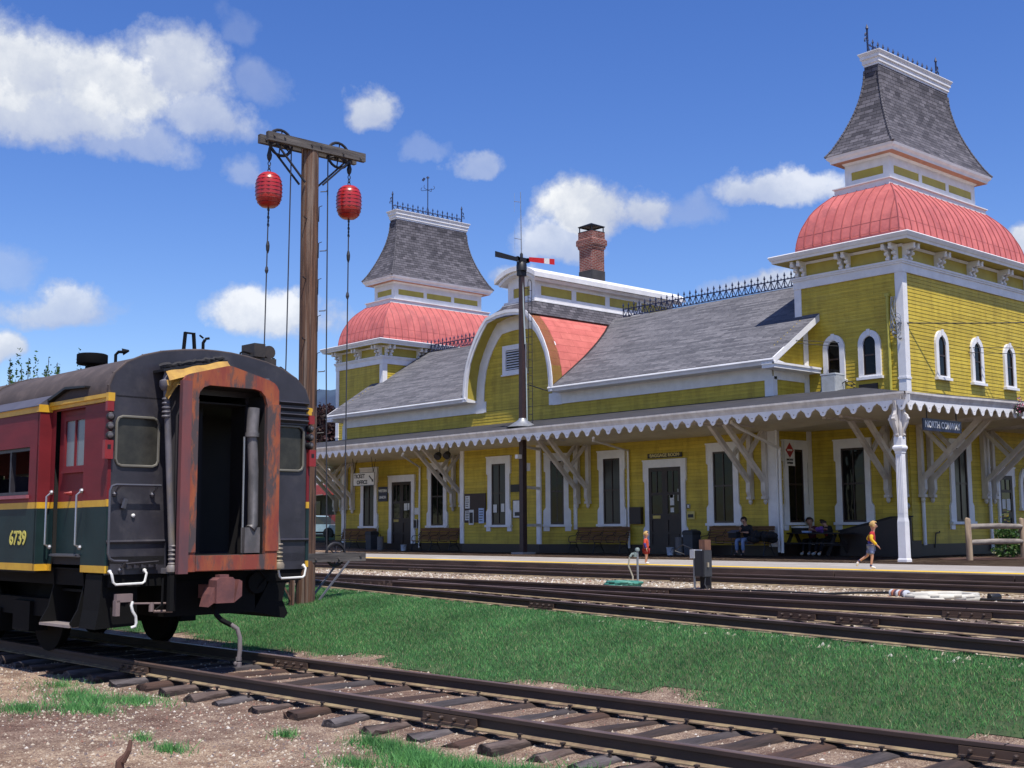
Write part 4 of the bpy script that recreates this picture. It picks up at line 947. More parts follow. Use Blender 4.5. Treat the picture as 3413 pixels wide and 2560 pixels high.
PRP = M('oxide_red_strip', (.22, .06, .055), .6, (.12, .055, .06), 4, stretch=(1, 1, .3), bmp=.15)
SILV = M('bare_steel_rail', (.45, .45, .46), .35, metal=.7)
CWHT = M('white_grab_iron', (.80, .79, .75), .4)
cb = lambda g, n, m, sm=None, par=None: g.build(n, m, par or COA, sm)
HWV, HWB = 1.35, 1.5; LEN = 24.0
ROOF = [(-1.35, 3.02), (-1.36, 3.12), (-1.30, 3.27), (-1.16, 3.40), (-.95, 3.50), (-.72, 3.565), (-.45, 3.61), (-.2, 3.635), (0, 3.64)]
ROOF = ROOF+[(-y, z) for y, z in ROOF[-2::-1]]
# roof
g = G()
for (a, b) in zip(ROOF, ROOF[1:]):
    for i in range(12):
        x0, x1 = -LEN*i/12, -LEN*(i+1)/12
        g.face([(x0, a[0], a[1]), (x0, b[0], b[1]), (x1, b[0], b[1]), (x1, a[0], a[1])])
roof = cb(g, 'roof', ROOFC, 50)
g = G()
for x in (-3.5, -5.1, -6.7, -8.3): g.tube([(x, y*1.004, z+.006) for y, z in ROOF], .014, 5)
g.tube([(-.02, y*1.002, z+.003) for y, z in ROOF], .018, 6)
for y, z in ROOF:
    for q in (0,): g.ball((-.05, y*1.003, z+.012), .014, 5)
cb(g, 'roof_seam', ROOFC, None, roof)
# lower lighter roof sheets over the body sides, with the vestibule drip hood
g = G()
for s in (-1, 1):
    g.prism([(-1.36*1, 3.13), (-1.53, 3.0), (-1.53, 2.99), (-1.33, 2.99)], (-LEN, 0, 0), (0, -s, 0) if s > 0 else (0, 1, 0), (0, 0, 1), (1, 0, 0), LEN-1.5)
cb(g, 'roof_apron', M('grey_roof_apron', (.10, .095, .115), .5), None, roof)
# end sheet with openings: polygon with door and window holes
rr = lambda y0, y1, z0, z1, r=.07: [(y0+r*(1-math.cos(a)), z0+r*(1-math.sin(a))) for a in (math.pi/2*0, math.pi/4, math.pi/2)]+[(y1-r*(1-math.cos(a)), z0+r*(1-math.sin(a))) for a in (math.pi/2, math.pi/4, 0)]+[(y1-r*(1-math.cos(a)), z1-r*(1-math.sin(a))) for a in (0, math.pi/4, math.pi/2)]+[(y0+r*(1-math.cos(a)), z1-r*(1-math.sin(a))) for a in (math.pi/2, math.pi/4, 0)]
g = G()
out = [(-1.35, 1.0), (-.42, 1.0), (-.42, 3.1), (.42, 3.1), (.42, 1.0), (1.38, 1.0), (1.38, 3.0)]+[(y, z) for y, z in ROOF[::-1][1:-1]]+[(-1.35, 3.02)]
W1 = rr(-1.27, -.75, 2.22, 2.78); W2 = rr(.74, 1.27, 2.23, 2.79)
g.prism(out, (-.03, 0, 0), (0, 1, 0), (0, 0, 1), (1, 0, 0), .03, None, [W1, W2])
end = cb(g, 'end_wall', BLK)
for Wn, c in ((W1, -1), (W2, 1)):
    g = G(); g.prism(Wn, (-.022, 0, 0), (0, 1, 0), (0, 0, 1), (1, 0, 0), .006); w = cb(g, 'window', M('dusty_end_glass', (.05, .048, .04), .25, (.03, .029, .026), 5, spec=.3), None, end)
    g = G(); P = [Vector((.008, y, z)) for y, z in Wn]; g.tube(P+[P[0]], .016, 6); cb(g, 'frame', M('window_rubber_grey', (.16, .15, .125), .5), 40, w)
g = G()                                                # louvre vents above the far window
g.box(0, .03, .86, 1.32, 2.81, 3.09)
for i in range(4): g.obox((.045, 1.09, 2.85+i*.075), (.8, 0, .6), (0, 1, 0), (-.6, 0, .8), .03, .22, .008)
cb(g, 'louvre_vent', BLK, None, end)
g = G(); g.tube([(.012, -1.36, 1.365), (.012, -.62, 1.37)], .022, 6); g.tube([(.012, -.62, 1.37), (.012, -.62, 1.02)], .018, 6); g.tube([(.012, .75, 1.365), (.012, 1.36, 1.365)], .02, 6)
g.box(-.0, .012, -1.3, -1.15, 1.01, 1.12)
cb(g, 'end_seam', BLK, 40, end)
STEEL = M('dull_dark_steel', (.13, .13, .15), .4, metal=.5)
g = G(); g.tube([(.10, -.75, 2.0), (.10, -1.30, 2.0), (.10, -1.35, 1.985), (.10, -1.37, 1.93), (.10, -1.37, 1.24), (.10, -1.35, 1.18), (.10, -1.3, 1.155), (.09, -1.13, 1.15)], .015, 8)
for y, z in ((-.78, 2.0), (-1.24, 2.0), (-1.15, 1.15)): g.tube([(.10, y, z), (.06, y-.03, z-.05), (0, y-.03, z-.09)], .013, 6); g.ball((.012, y-.03, z-.1), .032, 7)
g.tube([(.04, -1.15, 1.85), (.03, -1.17, 1.74)], .03, 6)
cb(g, 'grab_rail', STEEL, 40, end)
g = G()
for i in range(5): g.box(.0, .07, -1.13+i*.09, -1.11+i*.09, 1.08, 1.11)
g.tube([(.05, -1.13, 1.12), (.05, -.73, 1.14)], .011, 6); g.box(0, .015, -1.1, -.74, 1.06, 1.09)
cb(g, 'jumper_socket_rack', BLK, None, end)
g = G(); g.lathe([(.02, 0), (.022, .02), (.005, .03)], (0, -1.04, 1.66), 8, None, (1, 0, 0)); cb(g, 'pad_lock', CWHT, None, end)
# white stirrups
for y0, y1, zz in ((-1.32, -.9, 1.04), (.86, 1.27, 1.04)):
    g = G(); g.tube([(.05, y0, zz), (.10, y0, zz-.03), (.10, y0+.02, zz-.12), (.10, y0+.05, zz-.145), (.10, y1-.05, zz-.14), (.10, y1-.02, zz-.12), (.10, y1, zz-.03), (.05, y1, zz)], .014, 7)
    g.ball((.05, y0, zz), .025, 7); g.ball((.05, y1, zz), .025, 7); cb(g, 'stirrup', CWHT, 40)
# body sides (near and far): vestibule part and main body
def side(s):
    g = G(); f = lambda x, y, z: (x, s*y, z)
    def q(x0, x1, y, z0, z1, m): 
        P = [f(x0, y, z0), f(x1, y, z0), f(x1, y, z1), f(x0, y, z1)]; g.face(P if s < 0 else P[::-1], None, m)
    Y = HWV
    # vestibule: pillar right of the door, door opening (-1.36..-.62) z 1.22..2.95
    for x0, x1, zt in ((-.62, .0, 3.02), (-1.55, -1.38, 3.02)):
        lo = 1.02
        q(x0, x1, Y, lo, 1.10, 2); q(x0, x1, Y, 1.10, 1.76, 1); q(x0, x1, Y, 1.76, 1.835, 2); q(x0, x1, Y, 1.835, 2.94, 0)
    q(-1.38, -.62, Y, 2.92, 2.95, 0)
    g.box(-1.56, .02, s*Y-.02, s*Y+.02, 2.945, 3.03, 2); g.box(-1.56, .03, s*(Y+.03)-.012, s*(Y+.03)+.012, 2.99, 3.035, 2)
    # corner post wrapping on the end
    g.box(-.015, .012, s*1.345-.02, s*1.345+.02, 1.84, 2.95, 0); g.box(-.015, .012, s*1.345-.02, s*1.345+.02, 1.10, 1.76, 1); g.box(-.015, .014, s*1.345-.022, s*1.345+.022, 1.76, 1.84, 2); g.box(-.015, .014, s*1.345-.022, s*1.345+.022, 1.02, 1.1, 2); g.box(-.02, .035, s*1.345-.05, s*1.345+.03, 2.945, 3.04, 2)
    # main body, with window openings
    Y = HWB; xe = -1.52
    g.box(-1.56, -1.50, s*1.33, s*1.5, 1.02, 1.10, 2); g.box(-1.56, -1.50, min(s*1.33, s*1.5), max(s*1.33, s*1.5), 1.10, 1.76, 1); g.box(-1.56, -1.5, min(s*1.33, s*1.5), max(s*1.33, s*1.5), 1.76, 1.835, 2); g.box(-1.56, -1.5, min(s*1.33, s*1.5), max(s*1.33, s*1.5), 1.835, 2.92, 0); g.box(-1.56, -1.49, min(s*1.33, s*1.52), max(s*1.33, s*1.52), 2.92, 3.01, 2)
    q(-LEN, xe, Y, 1.02, 1.105, 2); q(-LEN, xe, Y, 1.105, 1.76, 1); q(-LEN, xe, Y, 1.76, 1.835, 2); q(-LEN, xe, Y, 1.835, 1.93, 0); q(-LEN, xe, Y, 2.51, 2.92, 0)
    q(-LEN, xe, Y+.012, 2.92, 3.0, 2); g.box(-LEN, xe, s*1.5-.02, s*1.5+.02, 2.985, 3.005, 2)
    xw = -1.76; xs_ = xe
    while xw > -LEN+1.5:
        q(xw, xs_, Y, 1.93, 2.51, 0); xs_ = xw-1.25; xw -= 1.62
    q(-LEN, xs_, Y, 1.93, 2.51, 0)
    g.box(-LEN, -1.5, s*1.49-.012, s*1.49+.012, 1.0, 1.02, 3)
    o = cb(g, 'side_wall', [MAR, GRN, STR, UND]); return o
sn = side(-1); sf = side(1)
# windows of the near and far side: frame, glass
xw = -1.76
for k in range(13):
    x1, x0 = xw, xw-1.25; xw -= 1.62
    for s, par in ((-1, sn), (1, sf)):
        if s > 0 and k > 6: continue
        if s < 0 and k > 4: continue
        g = G(); y = s*1.44; 
        for a in ((x0, x0+.04, 1.93, 2.51), (x1-.04, x1, 1.93, 2.51), (x0, x1, 1.93, 1.97), (x0, x1, 2.47, 2.51), ((x0+x1)/2-.02, (x0+x1)/2+.02, 1.97, 2.47)): g.box(a[0], a[1], y-.03, y+.03, a[2], a[3])
        w = cb(g, 'window', BLK, None, par)
        if s < 0:
            g = G(); g.box(x0-.03, x1+.03, -1.54, -1.5, 1.885, 1.925); cb(g, 'window_sill', M('pinkish_worn_sill', (.34, .10, .12), .5), None, w)
# inside: floor, partition and seats so that one sees through the windows
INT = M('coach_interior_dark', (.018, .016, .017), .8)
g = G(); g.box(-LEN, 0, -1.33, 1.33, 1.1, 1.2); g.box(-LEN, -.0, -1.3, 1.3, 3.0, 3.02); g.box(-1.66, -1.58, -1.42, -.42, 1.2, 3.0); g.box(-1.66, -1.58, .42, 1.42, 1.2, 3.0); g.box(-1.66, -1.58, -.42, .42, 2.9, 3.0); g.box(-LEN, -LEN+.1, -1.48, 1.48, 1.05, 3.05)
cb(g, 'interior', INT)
SEATM = M('seat_plush', (.03, .025, .04), .9)
for i in range(7):
    for y in (-1, 1): g = G(); g.box(-2.6-i*.95, -2.48-i*.95, y*.95-.42, y*.95+.42, 1.2, 2.18); g.box(-3.0-i*.95, -2.6-i*.95, y*.95-.42, y*.95+.42, 1.5, 1.66); cb(g, 'seat', SEATM)
# number on the side
NUM = M('gilt_number_paint', (.70, .62, .12), .5)
text('number', '6739', .235, (-2.0, -1.506, 1.40), (1, 0, 0), (0, 0, 1), NUM, COA, False, .002, sx=1.05)
# vestibule side door with window, grab rails, steps
g = G(); g.box(-1.37, -.63, -1.30, -1.27, 1.22, 2.93)
g.box(-1.37, -.63, -1.302, -1.30, 1.22, 1.76, 1); g.box(-1.37, -.63, -1.303, -1.30, 1.76, 1.835, 2)
dr = cb(g, 'door', [MAR, GRN, STR])
g = G(); g.box(-1.17, -.66, -1.306, -1.302, 2.25, 2.79); cb(g, 'window', glassy('coach_door_glass', (.16, .18, .2), .25), None, dr)
g = G()
for a in ((-1.22, -1.17, 2.2, 2.84), (-.66, -.62, 2.2, 2.84), (-1.17, -.66, 2.2, 2.25), (-1.17, -.66, 2.79, 2.84), (-.93, -.90, 2.25, 2.79)): g.box(a[0], a[1], -1.325, -1.303, a[2], a[3])
g.box(-1.24, -.6, -1.34, -1.303, 2.17, 2.2)
cb(g, 'frame', MAR, None, dr)
g = G(); g.lathe([(.03, 0), (.02, .03), (.006, .09)], (-1.02, -1.303, 1.93), 7, None, (0, -1, 0)); cb(g, 'handle', M('red_handle', (.3, .03, .03), .4), None, dr)
for x in (-1.42, -.62):
    g = G(); g.tube([(x, -1.36, 1.30), (x, -1.42, 1.33), (x, -1.42, 1.90), (x, -1.36, 1.95)], .013, 7); g.ball((x, -1.36, 1.3), .03, 7); g.ball((x, -1.36, 1.95), .03, 7); cb(g, 'hand_rail', SILV, 40)
g = G(); g.box(-1.36, -.63, -1.38, -1.2, 1.19, 1.225); g.box(-1.34, -.66, -1.40, -1.37, 1.2, 1.215)
cb(g, 'threshold', STEEL)
g = G()
for x, fl in ((-1.40, 0), (-.62, 0)):
    g.prism([(-1.32, 1.05), (-.95, 1.05), (-.95, .42), (-1.42, .40), (-1.45, .44), (-1.36, .6), (-1.30, .85)], (x-.012, 0, 0), (0, 1, 0), (0, 0, 1), (1, 0, 0), .024)
g.box(-1.4, -.62, -1.2, -.95, .78, .81); g.box(-1.4, -.62, -1.3, -1.0, 1.04, 1.06); g.box(-1.4, -.62, -1.02, -.98, .42, 1.1)
st = cb(g, 'step_well', UND)
g = G(); g.box(-1.4, -.62, -1.46, -1.2, .395, .425); cb(g, 'step_tread', M('worn_step_edge', (.40, .34, .32), .5, metal=.4), None, st)
g = G()                                                # dished skirts below the sills, both corners
for s in (-1, 1):
    P = [(s*1.33, 1.0), (s*.9, 1.0), (s*.6, .5), (s*1.05, .40), (s*1.1, .46), (s*1.02, .62), (s*1.06, .82)] if s > 0 else [(-1.33, 1.0), (-.9, 1.0), (-.9, .42), (-1.4, .40), (-1.36, .6)]
    g.prism(P if s < 0 else P[::-1], (-.5 if s < 0 else -1.5, 0, 0), (0, 1, 0), (0, 0, 1), (1, 0, 0), .4 if s < 0 else 1.47)
g.box(-LEN, -.02, -1.28, 1.28, .86, 1.06); g.box(-1.5, .0, -.6, .6, .5, .9); g.box(-LEN, -1.5, -.55, .55, .55, .9); g.box(-9, -5, -1.3, 1.3, .35, .9)
cb(g, 'underframe', UND)
# truck: side frames and wheels
def wheel(x, y):
    g = G(); g.lathe([(.02, -.07), (.40, -.07), (.42, -.06), (.42, .03), (.455, .035), (.455, .065), (.3, .07), (.02, .09)], (x, y, .42), 22, None, (0, 1 if y > 0 else -1, 0)); g.lathe([(.06, -.2), (.06, .2)], (x, y*.8, .42), 8, None, (0, 1, 0)); return g
for x in (-2.6, -4.5):
    for y in (-.745, .745): cb(wheel(x, y), 'wheel', UND, 30)
for y in (-1.05, 1.05): g = G(); g.bar((-5.3, y, .55), (-1.9, y, .55), .14, .22); g.box(-2.85, -2.35, y-.12, y+.12, .25, .62); g.box(-4.75, -4.25, y-.12, y+.12, .25, .62); g.box(-3.8, -3.3, y-.1, y+.1, .2, .5); cb(g, 'truck_frame', UND)
# gangway
XG = .41; g = G()
A = [(-.67, 1.02), (.63, 1.02), (.625, 3.17), (.60, 3.22), (.56, 3.26), (.49, 3.29), (-.02, 3.415), (-.06, 3.42), (-.10, 3.415), (-.58, 3.285), (-.63, 3.26), (-.665, 3.21)]
Bh = [(-.475, 1.2), (.455, 1.2), (.455, 3.0), (.43, 3.09), (.37, 3.15), (.28, 3.17), (-.33, 3.17), (-.41, 3.14), (-.46, 3.08), (-.475, 3.0)]
g.prism(A, (XG-.05, 0, 0), (0, 1, 0), (0, 0, 1), (1, 0, 0), .05, 0, [Bh])
gf = cb(g, 'gangway_frame', RST)
g = G()
for s in (-1, 1):
    y = s*.57 if s < 0 else .545
    g.box(XG, XG+.012, y-.09, y+.095, 1.24, 3.0)
g.box(XG, XG+.016, -.47, .46, 1.03, 1.20)
cb(g, 'rubbing_plate', RST, None, gf)
g = G(); g.box(XG-.05, XG+.02, -.69, -.57, 1.0, 3.2); cb(g, 'side_strip', PRP, None, gf)
g = G()                                                # folded bellows between the frame and the end
Am = [(y*.96, z) for y, z in A[2:]]; 
for i in range(6):
    x0 = .0+i*.06; k = .955 if i % 2 else .90
    R0 = [(-.64, 1.05)]+[(y, z) for y, z in A[::-1][:-2]]+[(.62, 1.05)]
    a = [(x0, y*k, 1+(z-1)*(.985 if i % 2 else .97)) for y, z in R0]; k2 = .90 if i % 2 else .955
    b = [(x0+.06, y*k2, 1+(z-1)*(.97 if i % 2 else .985)) for y, z in R0]
    for j in range(len(a)-1): g.face([a[j], a[j+1], b[j+1], b[j]])
cb(g, 'bellows', M('dark_bellows_canvas', (.035, .03, .034), .8), None, gf)
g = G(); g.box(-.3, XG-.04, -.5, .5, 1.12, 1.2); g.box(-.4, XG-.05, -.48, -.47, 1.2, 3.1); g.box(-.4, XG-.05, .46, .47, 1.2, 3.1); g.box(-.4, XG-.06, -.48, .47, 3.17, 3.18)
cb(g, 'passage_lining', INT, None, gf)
g = G(); g.box(-.45, -.40, -.46, .06, 1.2, 3.0)
pd = cb(g, 'passage_door', M('blue_black_door_paint', (.010, .011, .018), .6), None)
g = G(); g.box(-.398, -.393, -.28, -.13, 2.3, 2.5); cb(g, 'notice', M('faded_grey_notice', (.06, .06, .06), .7), None, pd)
g = G(); g.lathe([(.045, 0), (.045, .004)], (-.393, -.2, 2.38), 12, None, (1, 0, 0)); cb(g, 'notice_disc', BLACK, None, pd)
g = G(); g.tube([(XG-.12, .22, 1.22), (XG-.12, .22, 2.6)], .012, 6); cb(g, 'edge_strip', SILV, None, gf)
g = G(); g.tube([(XG-.10, .33, 2.95), (XG-.10, .315, 2.7), (XG-.09, .31, 2.62)], .075, 10); g.lathe([(.085, 0), (.085, .05)], (XG-.09, .31, 2.6), 12); g.tube([(XG-.09, .31, 2.6), (XG-.09, .335, 2.2), (XG-.09, .345, 1.55), (XG-.08, .30, 1.5)], .062, 12); g.box(XG-.14, XG-.05, .21, .42, 1.22, 1.52)
cb(g, 'grey_duct', M('dented_grey_duct', (.22, .20, .20), .55, (.10, .095, .095), 4, metal=.2, stretch=(1, 1, .5)), 40, gf)
# canopy over the gangway, tarpaulin and tie-down rope
g = G()
g.prism([(-.84, 3.305), (-.02, 3.49), (.0, 3.515), (-.84, 3.335)], (-.0, 0, 0), (0, 1, 0), (0, 0, 1), (1, 0, 0), XG-.16); cb(g, 'hood_plate', BLACK, None, gf)
g = G(); ln = [(-.76, 3.27), (-.6, 3.29), (-.3, 3.36), (-.05, 3.43)]
ft = lambda v: (-.82+.80*v, 3.17+.245*v if v < .98 else 3.41)
for j in range(14):
    for i in range(4):
        def f(u, v): y, z = ft(v); return (.26+.09*(1-u)+.012*math.sin(v*23+u*3), y, z+.02+(.125-.05*v)*u*(.9+.06*math.sin(v*17)))
        g.face([f(i/4, j/14), f((i+1)/4, j/14), f((i+1)/4, (j+1)/14), f(i/4, (j+1)/14)][::-1])
for i in range(6):
    f = lambda u, v: (.30+.03*math.sin(u*7+v*4), -.83+.26*u, 3.20+.05*u-(.26-.20*u)*v*(.7+.3*math.sin(u*9)))
    for k_ in range(3): g.face([f(i/6, k_/3), f(i/6, (k_+1)/3), f((i+1)/6, (k_+1)/3), f((i+1)/6, k_/3)])
cb(g, 'yellow_tarpaulin', M('yellow_tarpaulin_cloth', (.46, .27, .05), .75, (.30, .16, .035), 6, bmp=.5, bscale=8), 40, gf)
g = G(); rp_ = [(.12+random.uniform(-.02, .02), -.82+.85*i/30, 3.375+.175*i/30+random.uniform(-.008, .012)) for i in range(31)]; g.tube(rp_, [.018+random.uniform(0, .02) for _ in rp_], 6); cb(g, 'rope_bundle', M('black_rope', (.03, .028, .03), .9), None, gf)
# end steam/water pipes on either side
PIPE = M('flaking_grey_pipe', (.17, .16, .18), .55, (.10, .095, .11), 4, stretch=(1, 1, .4), col3=(.24, .19, .12), scale3=1.4)
for s, y in ((-1, -.70), (1, .78)):
    g = G(); yt = -.77 if s < 0 else .58; yb = -.64 if s < 0 else .80; x = .2
    g.tube([(x, yt, 3.1), (x, (yt+yb)/2, 2.1), (x, yb, 1.12)], .038, 10)
    g.lathe([(.03, 0), (.06, .02), (.085, .06), (.085, .12), (.05, .14), (.035, .2), (.035, .26)], (x, yt, 3.08), 12)
    for i in range(5): g.lathe([(.048, 0), (.052, .012), (.042, .025)], (x, yb, 1.1+i*.05), 10); g.lathe([(.048, 0), (.052, .012), (.042, .025)], (x, yt, 2.78+i*.05), 10)
    g.lathe([(.07, 0), (.07, .05), (.05, .08)], (x, yb, 1.02), 10); g.box(-.0, x, yb-.03, yb+.03, 1.0, 1.06)
    cb(g, 'end_pipe', PIPE, 40)
g = G(); g.tube([(.2, -.64, 1.0), (.2, -.64, .58)], .055, 8); g.tube([(.18, -.74, .95), (.18, -.74, .66), (.15, -.8, .6)], .014, 6); cb(g, 'drop_pipe', UND, 40)
g = G(); g.tube([(.1, -1.1, .68), (.1, -.57, .66)], .013, 6); g.tube([(.1, -.8, .58), (.1, -.57, .57)], .018, 6); g.lathe([(.03, 0), (.03, .1)], (.1, -.83, .58), 8); g.box(.05, .12, -1.26, -1.07, .70, .79); g.box(.05, .12, -1.27, -1.22, .55, .72); cb(g, 'uncoupling_rod', M('rust_grey_rod', (.22, .16, .15), .6), 40)
g = G(); g.tube([(.12, -1.07, .70), (.13, -1.09, .66), (.14, -1.08, .6), (.14, -1.04, .54), (.14, -1.03, .47), (.14, -1.04, .43), (.12, -1.08, .415)], .016, 7); cb(g, 'uncoupling_handle', CWHT, 40)
g = G(); g.prism([(-.26, .66), (-.03, .66), (-.02, .92), (-.05, .95), (-.22, .95), (-.26, .92)], (.36, 0, 0), (0, 1, 0), (0, 0, 1), (1, 0, 0), .18); g.prism([(.0, .66), (.10, .73), (.10, .90), (.06, .92)], (.3, 0, 0), (0, 1, 0), (0, 0, 1), (1, 0, 0), .2); g.prism([(-.34, .62), (-.24, .68), (-.26, .84), (-.3, .76)], (.3, 0, 0), (0, 1, 0), (0, 0, 1), (1, 0, 0), .2); g.box(-.4, .4, -.18, .02, .7, .86); g.box(.4, .5, -.2, -.08, .94, .98)
cb(g, 'coupler', M('oxide_red_coupler', (.20, .075, .065), .7, (.12, .05, .05), 6, bmp=.2))
g = G(); g.tube([(.35, -.2, .66), (.4, -.17, .52), (.45, -.13, .46), (.5, -.03, .40)], .03, 8); cb(g, 'hose_fitting', UND, 40)
g = G(); g.tube([(.5, -.04, .41), (.54, .02, .36), (.56, .045, .26), (.56, .05, .12), (.55, .04, .0)], .027, 10); g.lathe([(.034, 0), (.034, .04)], (.55, .04, .0), 8); g.lathe([(.036, 0), (.036, .05), (.02, .06)], (.55, .04, -.07), 8); g.ball((.55, .0, -.03), .025, 6); cb(g, 'air_hose', M('grey_rubber_hose', (.19, .16, .155), .7), 40)
g = G(); g.lathe([(.13, 0), (.13, .1)], (-.05, .6, .85), 14, None, (1, 0, 0)); g.tube([(.05, .62, 1.0), (.08, .7, .9), (.04, .6, .78)], .012, 6); cb(g, 'brake_valve', UND, 40)
# corner lamps and red tail-light boxes
for s in (-1, 1):
    for z in (2.77, 2.66, 2.555):
        g = G(); g.lathe([(.045, -.02), (.05, .03), (.045, .045), (.036, .05)], (.01, s*1.35, z), 14, None, (1, s*.35, 0)); l = cb(g, 'marker_lamp', BLACK, 40)
        g = G(); g.lathe([(.034, .035), (.03, .058), (.012, .066)], (.01, s*1.35, z), 12, None, (1, s*.35, 0)); cb(g, 'lens', glassy('lamp_lens', (.10, .09, .09), .08), 40, l)
    g = G(); g.box(-.0, .05, s*1.37-.04, s*1.37+.04, 2.83, 2.94); cb(g, 'lamp_socket', M('red_lamp_socket', (.28, .02, .022), .4)); g = G(); g.box(-.0, .06, s*1.38-.05, s*1.38+.05, 2.29, 2.5); g.box(.06, .062, s*1.38-.02, s*1.38+.02, 2.40, 2.45, 1); cb(g, 'lamp_bracket', [M('red_lamp_box', (.28, .02, .022), .4), BLACK])
# drip hood over the vestibule door
g = G(); g.prism([(-1.52, 3.04), (-1.04, 3.16), (-.52, 3.14), (-.52, 3.16), (-1.04, 3.19), (-1.54, 3.07)], (0, -1.30, 0), (1, 0, 0), (0, 0, 1), (0, -1, 0), .12); g.prism([(-1.5, 3.0), (-.52, 3.0), (-.52, 3.14), (-1.04, 3.17), (-1.5, 3.05)], (0, -1.28, 0), (1, 0, 0), (0, 0, 1), (0, -1, 0), .06)
cb(g, 'door_hood', BLACK, None)
# roof fittings
g = G(); g.lathe([(.17, 0), (.17, .04), (.10, .05), (.09, .16), (.20, .17), (.21, .19), (.21, .31), (.19, .32), (.0, .33)], (-3.32, .0, 3.64), 22); g.box(-3.6, -3.1, -.25, .25, 3.6, 3.67); cb(g, 'roof_vent', UND, 40, roof)
g = G(); g.tube([(-2.62, .0, 3.62), (-2.62, .0, 3.88), (-2.6, .03, 3.92), (-2.56, .08, 3.92)], .022, 7); g.lathe([(.05, 0), (.012, .09)], (-2.57, .07, 3.92), 8, None, (.4, .8, .2)); cb(g, 'vent_pipe', UND, 40, roof)
g = G(); g.bar((-.3, -.29, 3.6), (-.3, -.265, 3.89), .04, .03); g.bar((-.3, -.13, 3.6), (-.3, -.155, 3.89), .04, .03); g.bar((-.3, -.27, 3.88), (-.3, -.15, 3.88), .03, .02); cb(g, 'roof_frame', UND, None, roof)
g = G(); g.tube([(-.3, -.02, 3.6), (-.3, -.02, 3.78), (-.29, -.0, 3.82)], .022, 6); g.tube([(-.3, -.02, 3.84), (-.3, -.07, 3.87)], .012, 5); g.tube([(-.29, .0, 3.83), (-.27, .05, 3.84)], .016, 5); g.tube([(-.3, .0, 3.6), (-.3, .0, 3.69)], .008, 5); g.tube([(-.3, .3, 3.6), (-.3, .3, 3.68)], .008, 5); cb(g, 'whistle_valve', UND, None, roof)
g = G(); g.box(-.45, -.15, .62, .78, 3.66, 3.83); g.lathe([(.085, -.1), (.09, .0), (.085, .1)], (-.3, .88, 3.74), 14, None, (1, 0, 0)); g.box(-.4, -.2, .66, .98, 3.55, 3.66); g.tube([(-.25, .97, 3.68), (-.25, .97, 3.5)], .02, 6); cb(g, 'horn', M('bronze_horn_box', (.055, .042, .034), .6, (.03, .025, .022), 8), 40, roof)
for P in ([(-.25, .46, 3.58), (-.25, .48, 3.70), (-.25, .52, 3.72), (-.25, .80, 3.68), (-.25, .84, 3.64), (-.25, .84, 3.54)], [(-.25, 1.02, 3.46), (-.25, 1.04, 3.56), (-.25, 1.08, 3.57), (-.25, 1.28, 3.46), (-.25, 1.33, 3.36), (-.25, 1.34, 3.24)]):
    g = G(); g.tube(P, .013, 6); cb(g, 'roof_grab_iron', UND, 40, roof)
# ------------------------------------------------------------------ ball signal, semaphore, platform furniture
POLEW = M('weathered_red_brown_pole', (.20, .098, .055), .9, (.06, .03, .022), 7, stretch=(4, 4, .10), bmp=1.0, bscale=22, bdist=.025, col3=(.27, .20, .155), scale3=3.0, lo3=.5, hi3=.66)
BEAM = M('silvered_cross_beam', (.13, .115, .105), .85, (.05, .043, .042), 6, stretch=(2, .15, 2), bmp=.7, bscale=16, bdist=.015)
DIRON = M('dark_wheel_iron', (.018, .016, .02), .55)
CABLE = M('steel_cable', (.045, .045, .055), .5)
PX, PY, PZ = -18.9, 11.87, -.5
BS = thing('ball_signal_mast', 'tall weathered wooden pole with a double crossbeam and spoked pulley wheels beside the coach', 'signal mast', (PX, PY, PZ))
def pb(g, n, m, sm=None, par=None): return g.build(n, m, par or BS, sm, world=True)
g = G(); pts = [(PX, PY+.0, PZ-.1), (PX, PY, 1.5), (PX, PY-.01, 4), (PX, PY-.03, 8.05)]; g.tube(pts, [.175, .17, .168, .16], 18); pb(g, 'pole', POLEW, 60)
def spoked(c, R, nm):
    g = G(); c = Vector(c)
    g.tube([c+Vector((0, R*math.cos(a), R*math.sin(a))) for a in [2*math.pi*i/20 for i in range(21)]], .028, 6, cap=False)
    for i in range(3):
        a = math.pi*i/3+.4; d = Vector((0, math.cos(a), math.sin(a)))*R; g.tube([c-d, c+d], .012, 5)
    g.lathe([(.05, -.06), (.05, .06)], c, 10, None, (1, 0, 0)); return pb(g, nm, DIRON, 40)
def arms(y0, y1, zc, h, taper=0):
    for i, (dx, a, b) in enumerate(((.125, y0, y1), (-.125, y0-.02, y1-.04))):
        g = G(); g.box(PX+dx-.045, PX+dx+.045, a, b, zc-h/2, zc+h/2)
        for y in (a+.12, b-.12, PY-.1, PY+.1, 11.2, 12.46): g.lathe([(.022, 0), (.022, .02)], (PX+dx+.045, y, zc+random.uniform(-.03, .03)), 7, None, (1, 0, 0))
        pb(g, 'crossbeam', BEAM)
arms(10.86, 12.97, 7.985, .16); spoked((PX, 11.21, 7.95), .24, 'pulley_wheel'); spoked((PX, 12.46, 7.97), .24, 'pulley_wheel')
g = G()
for x in (.11, -.11):
    g.bar((PX+x, 11.05, 7.9), (PX+x*.9, 11.68, 7.28), .03, .03); g.bar((PX+x, 12.7, 7.92), (PX+x*.9, 12.06, 7.3), .03, .03)
pb(g, 'brace', DIRON)
arms(10.7, 13.05, .45, .155); spoked((PX, 12.5, .50), .20, 'pulley_wheel')
g = G()
for x in (.17, -.15): g.bar((PX+x, 12.68, .38), (PX+x*.9, 12.06, -.30), .03, .03)
pb(g, 'lower_brace', M('pale_iron_brace', (.12, .12, .14), .5))
g = G()
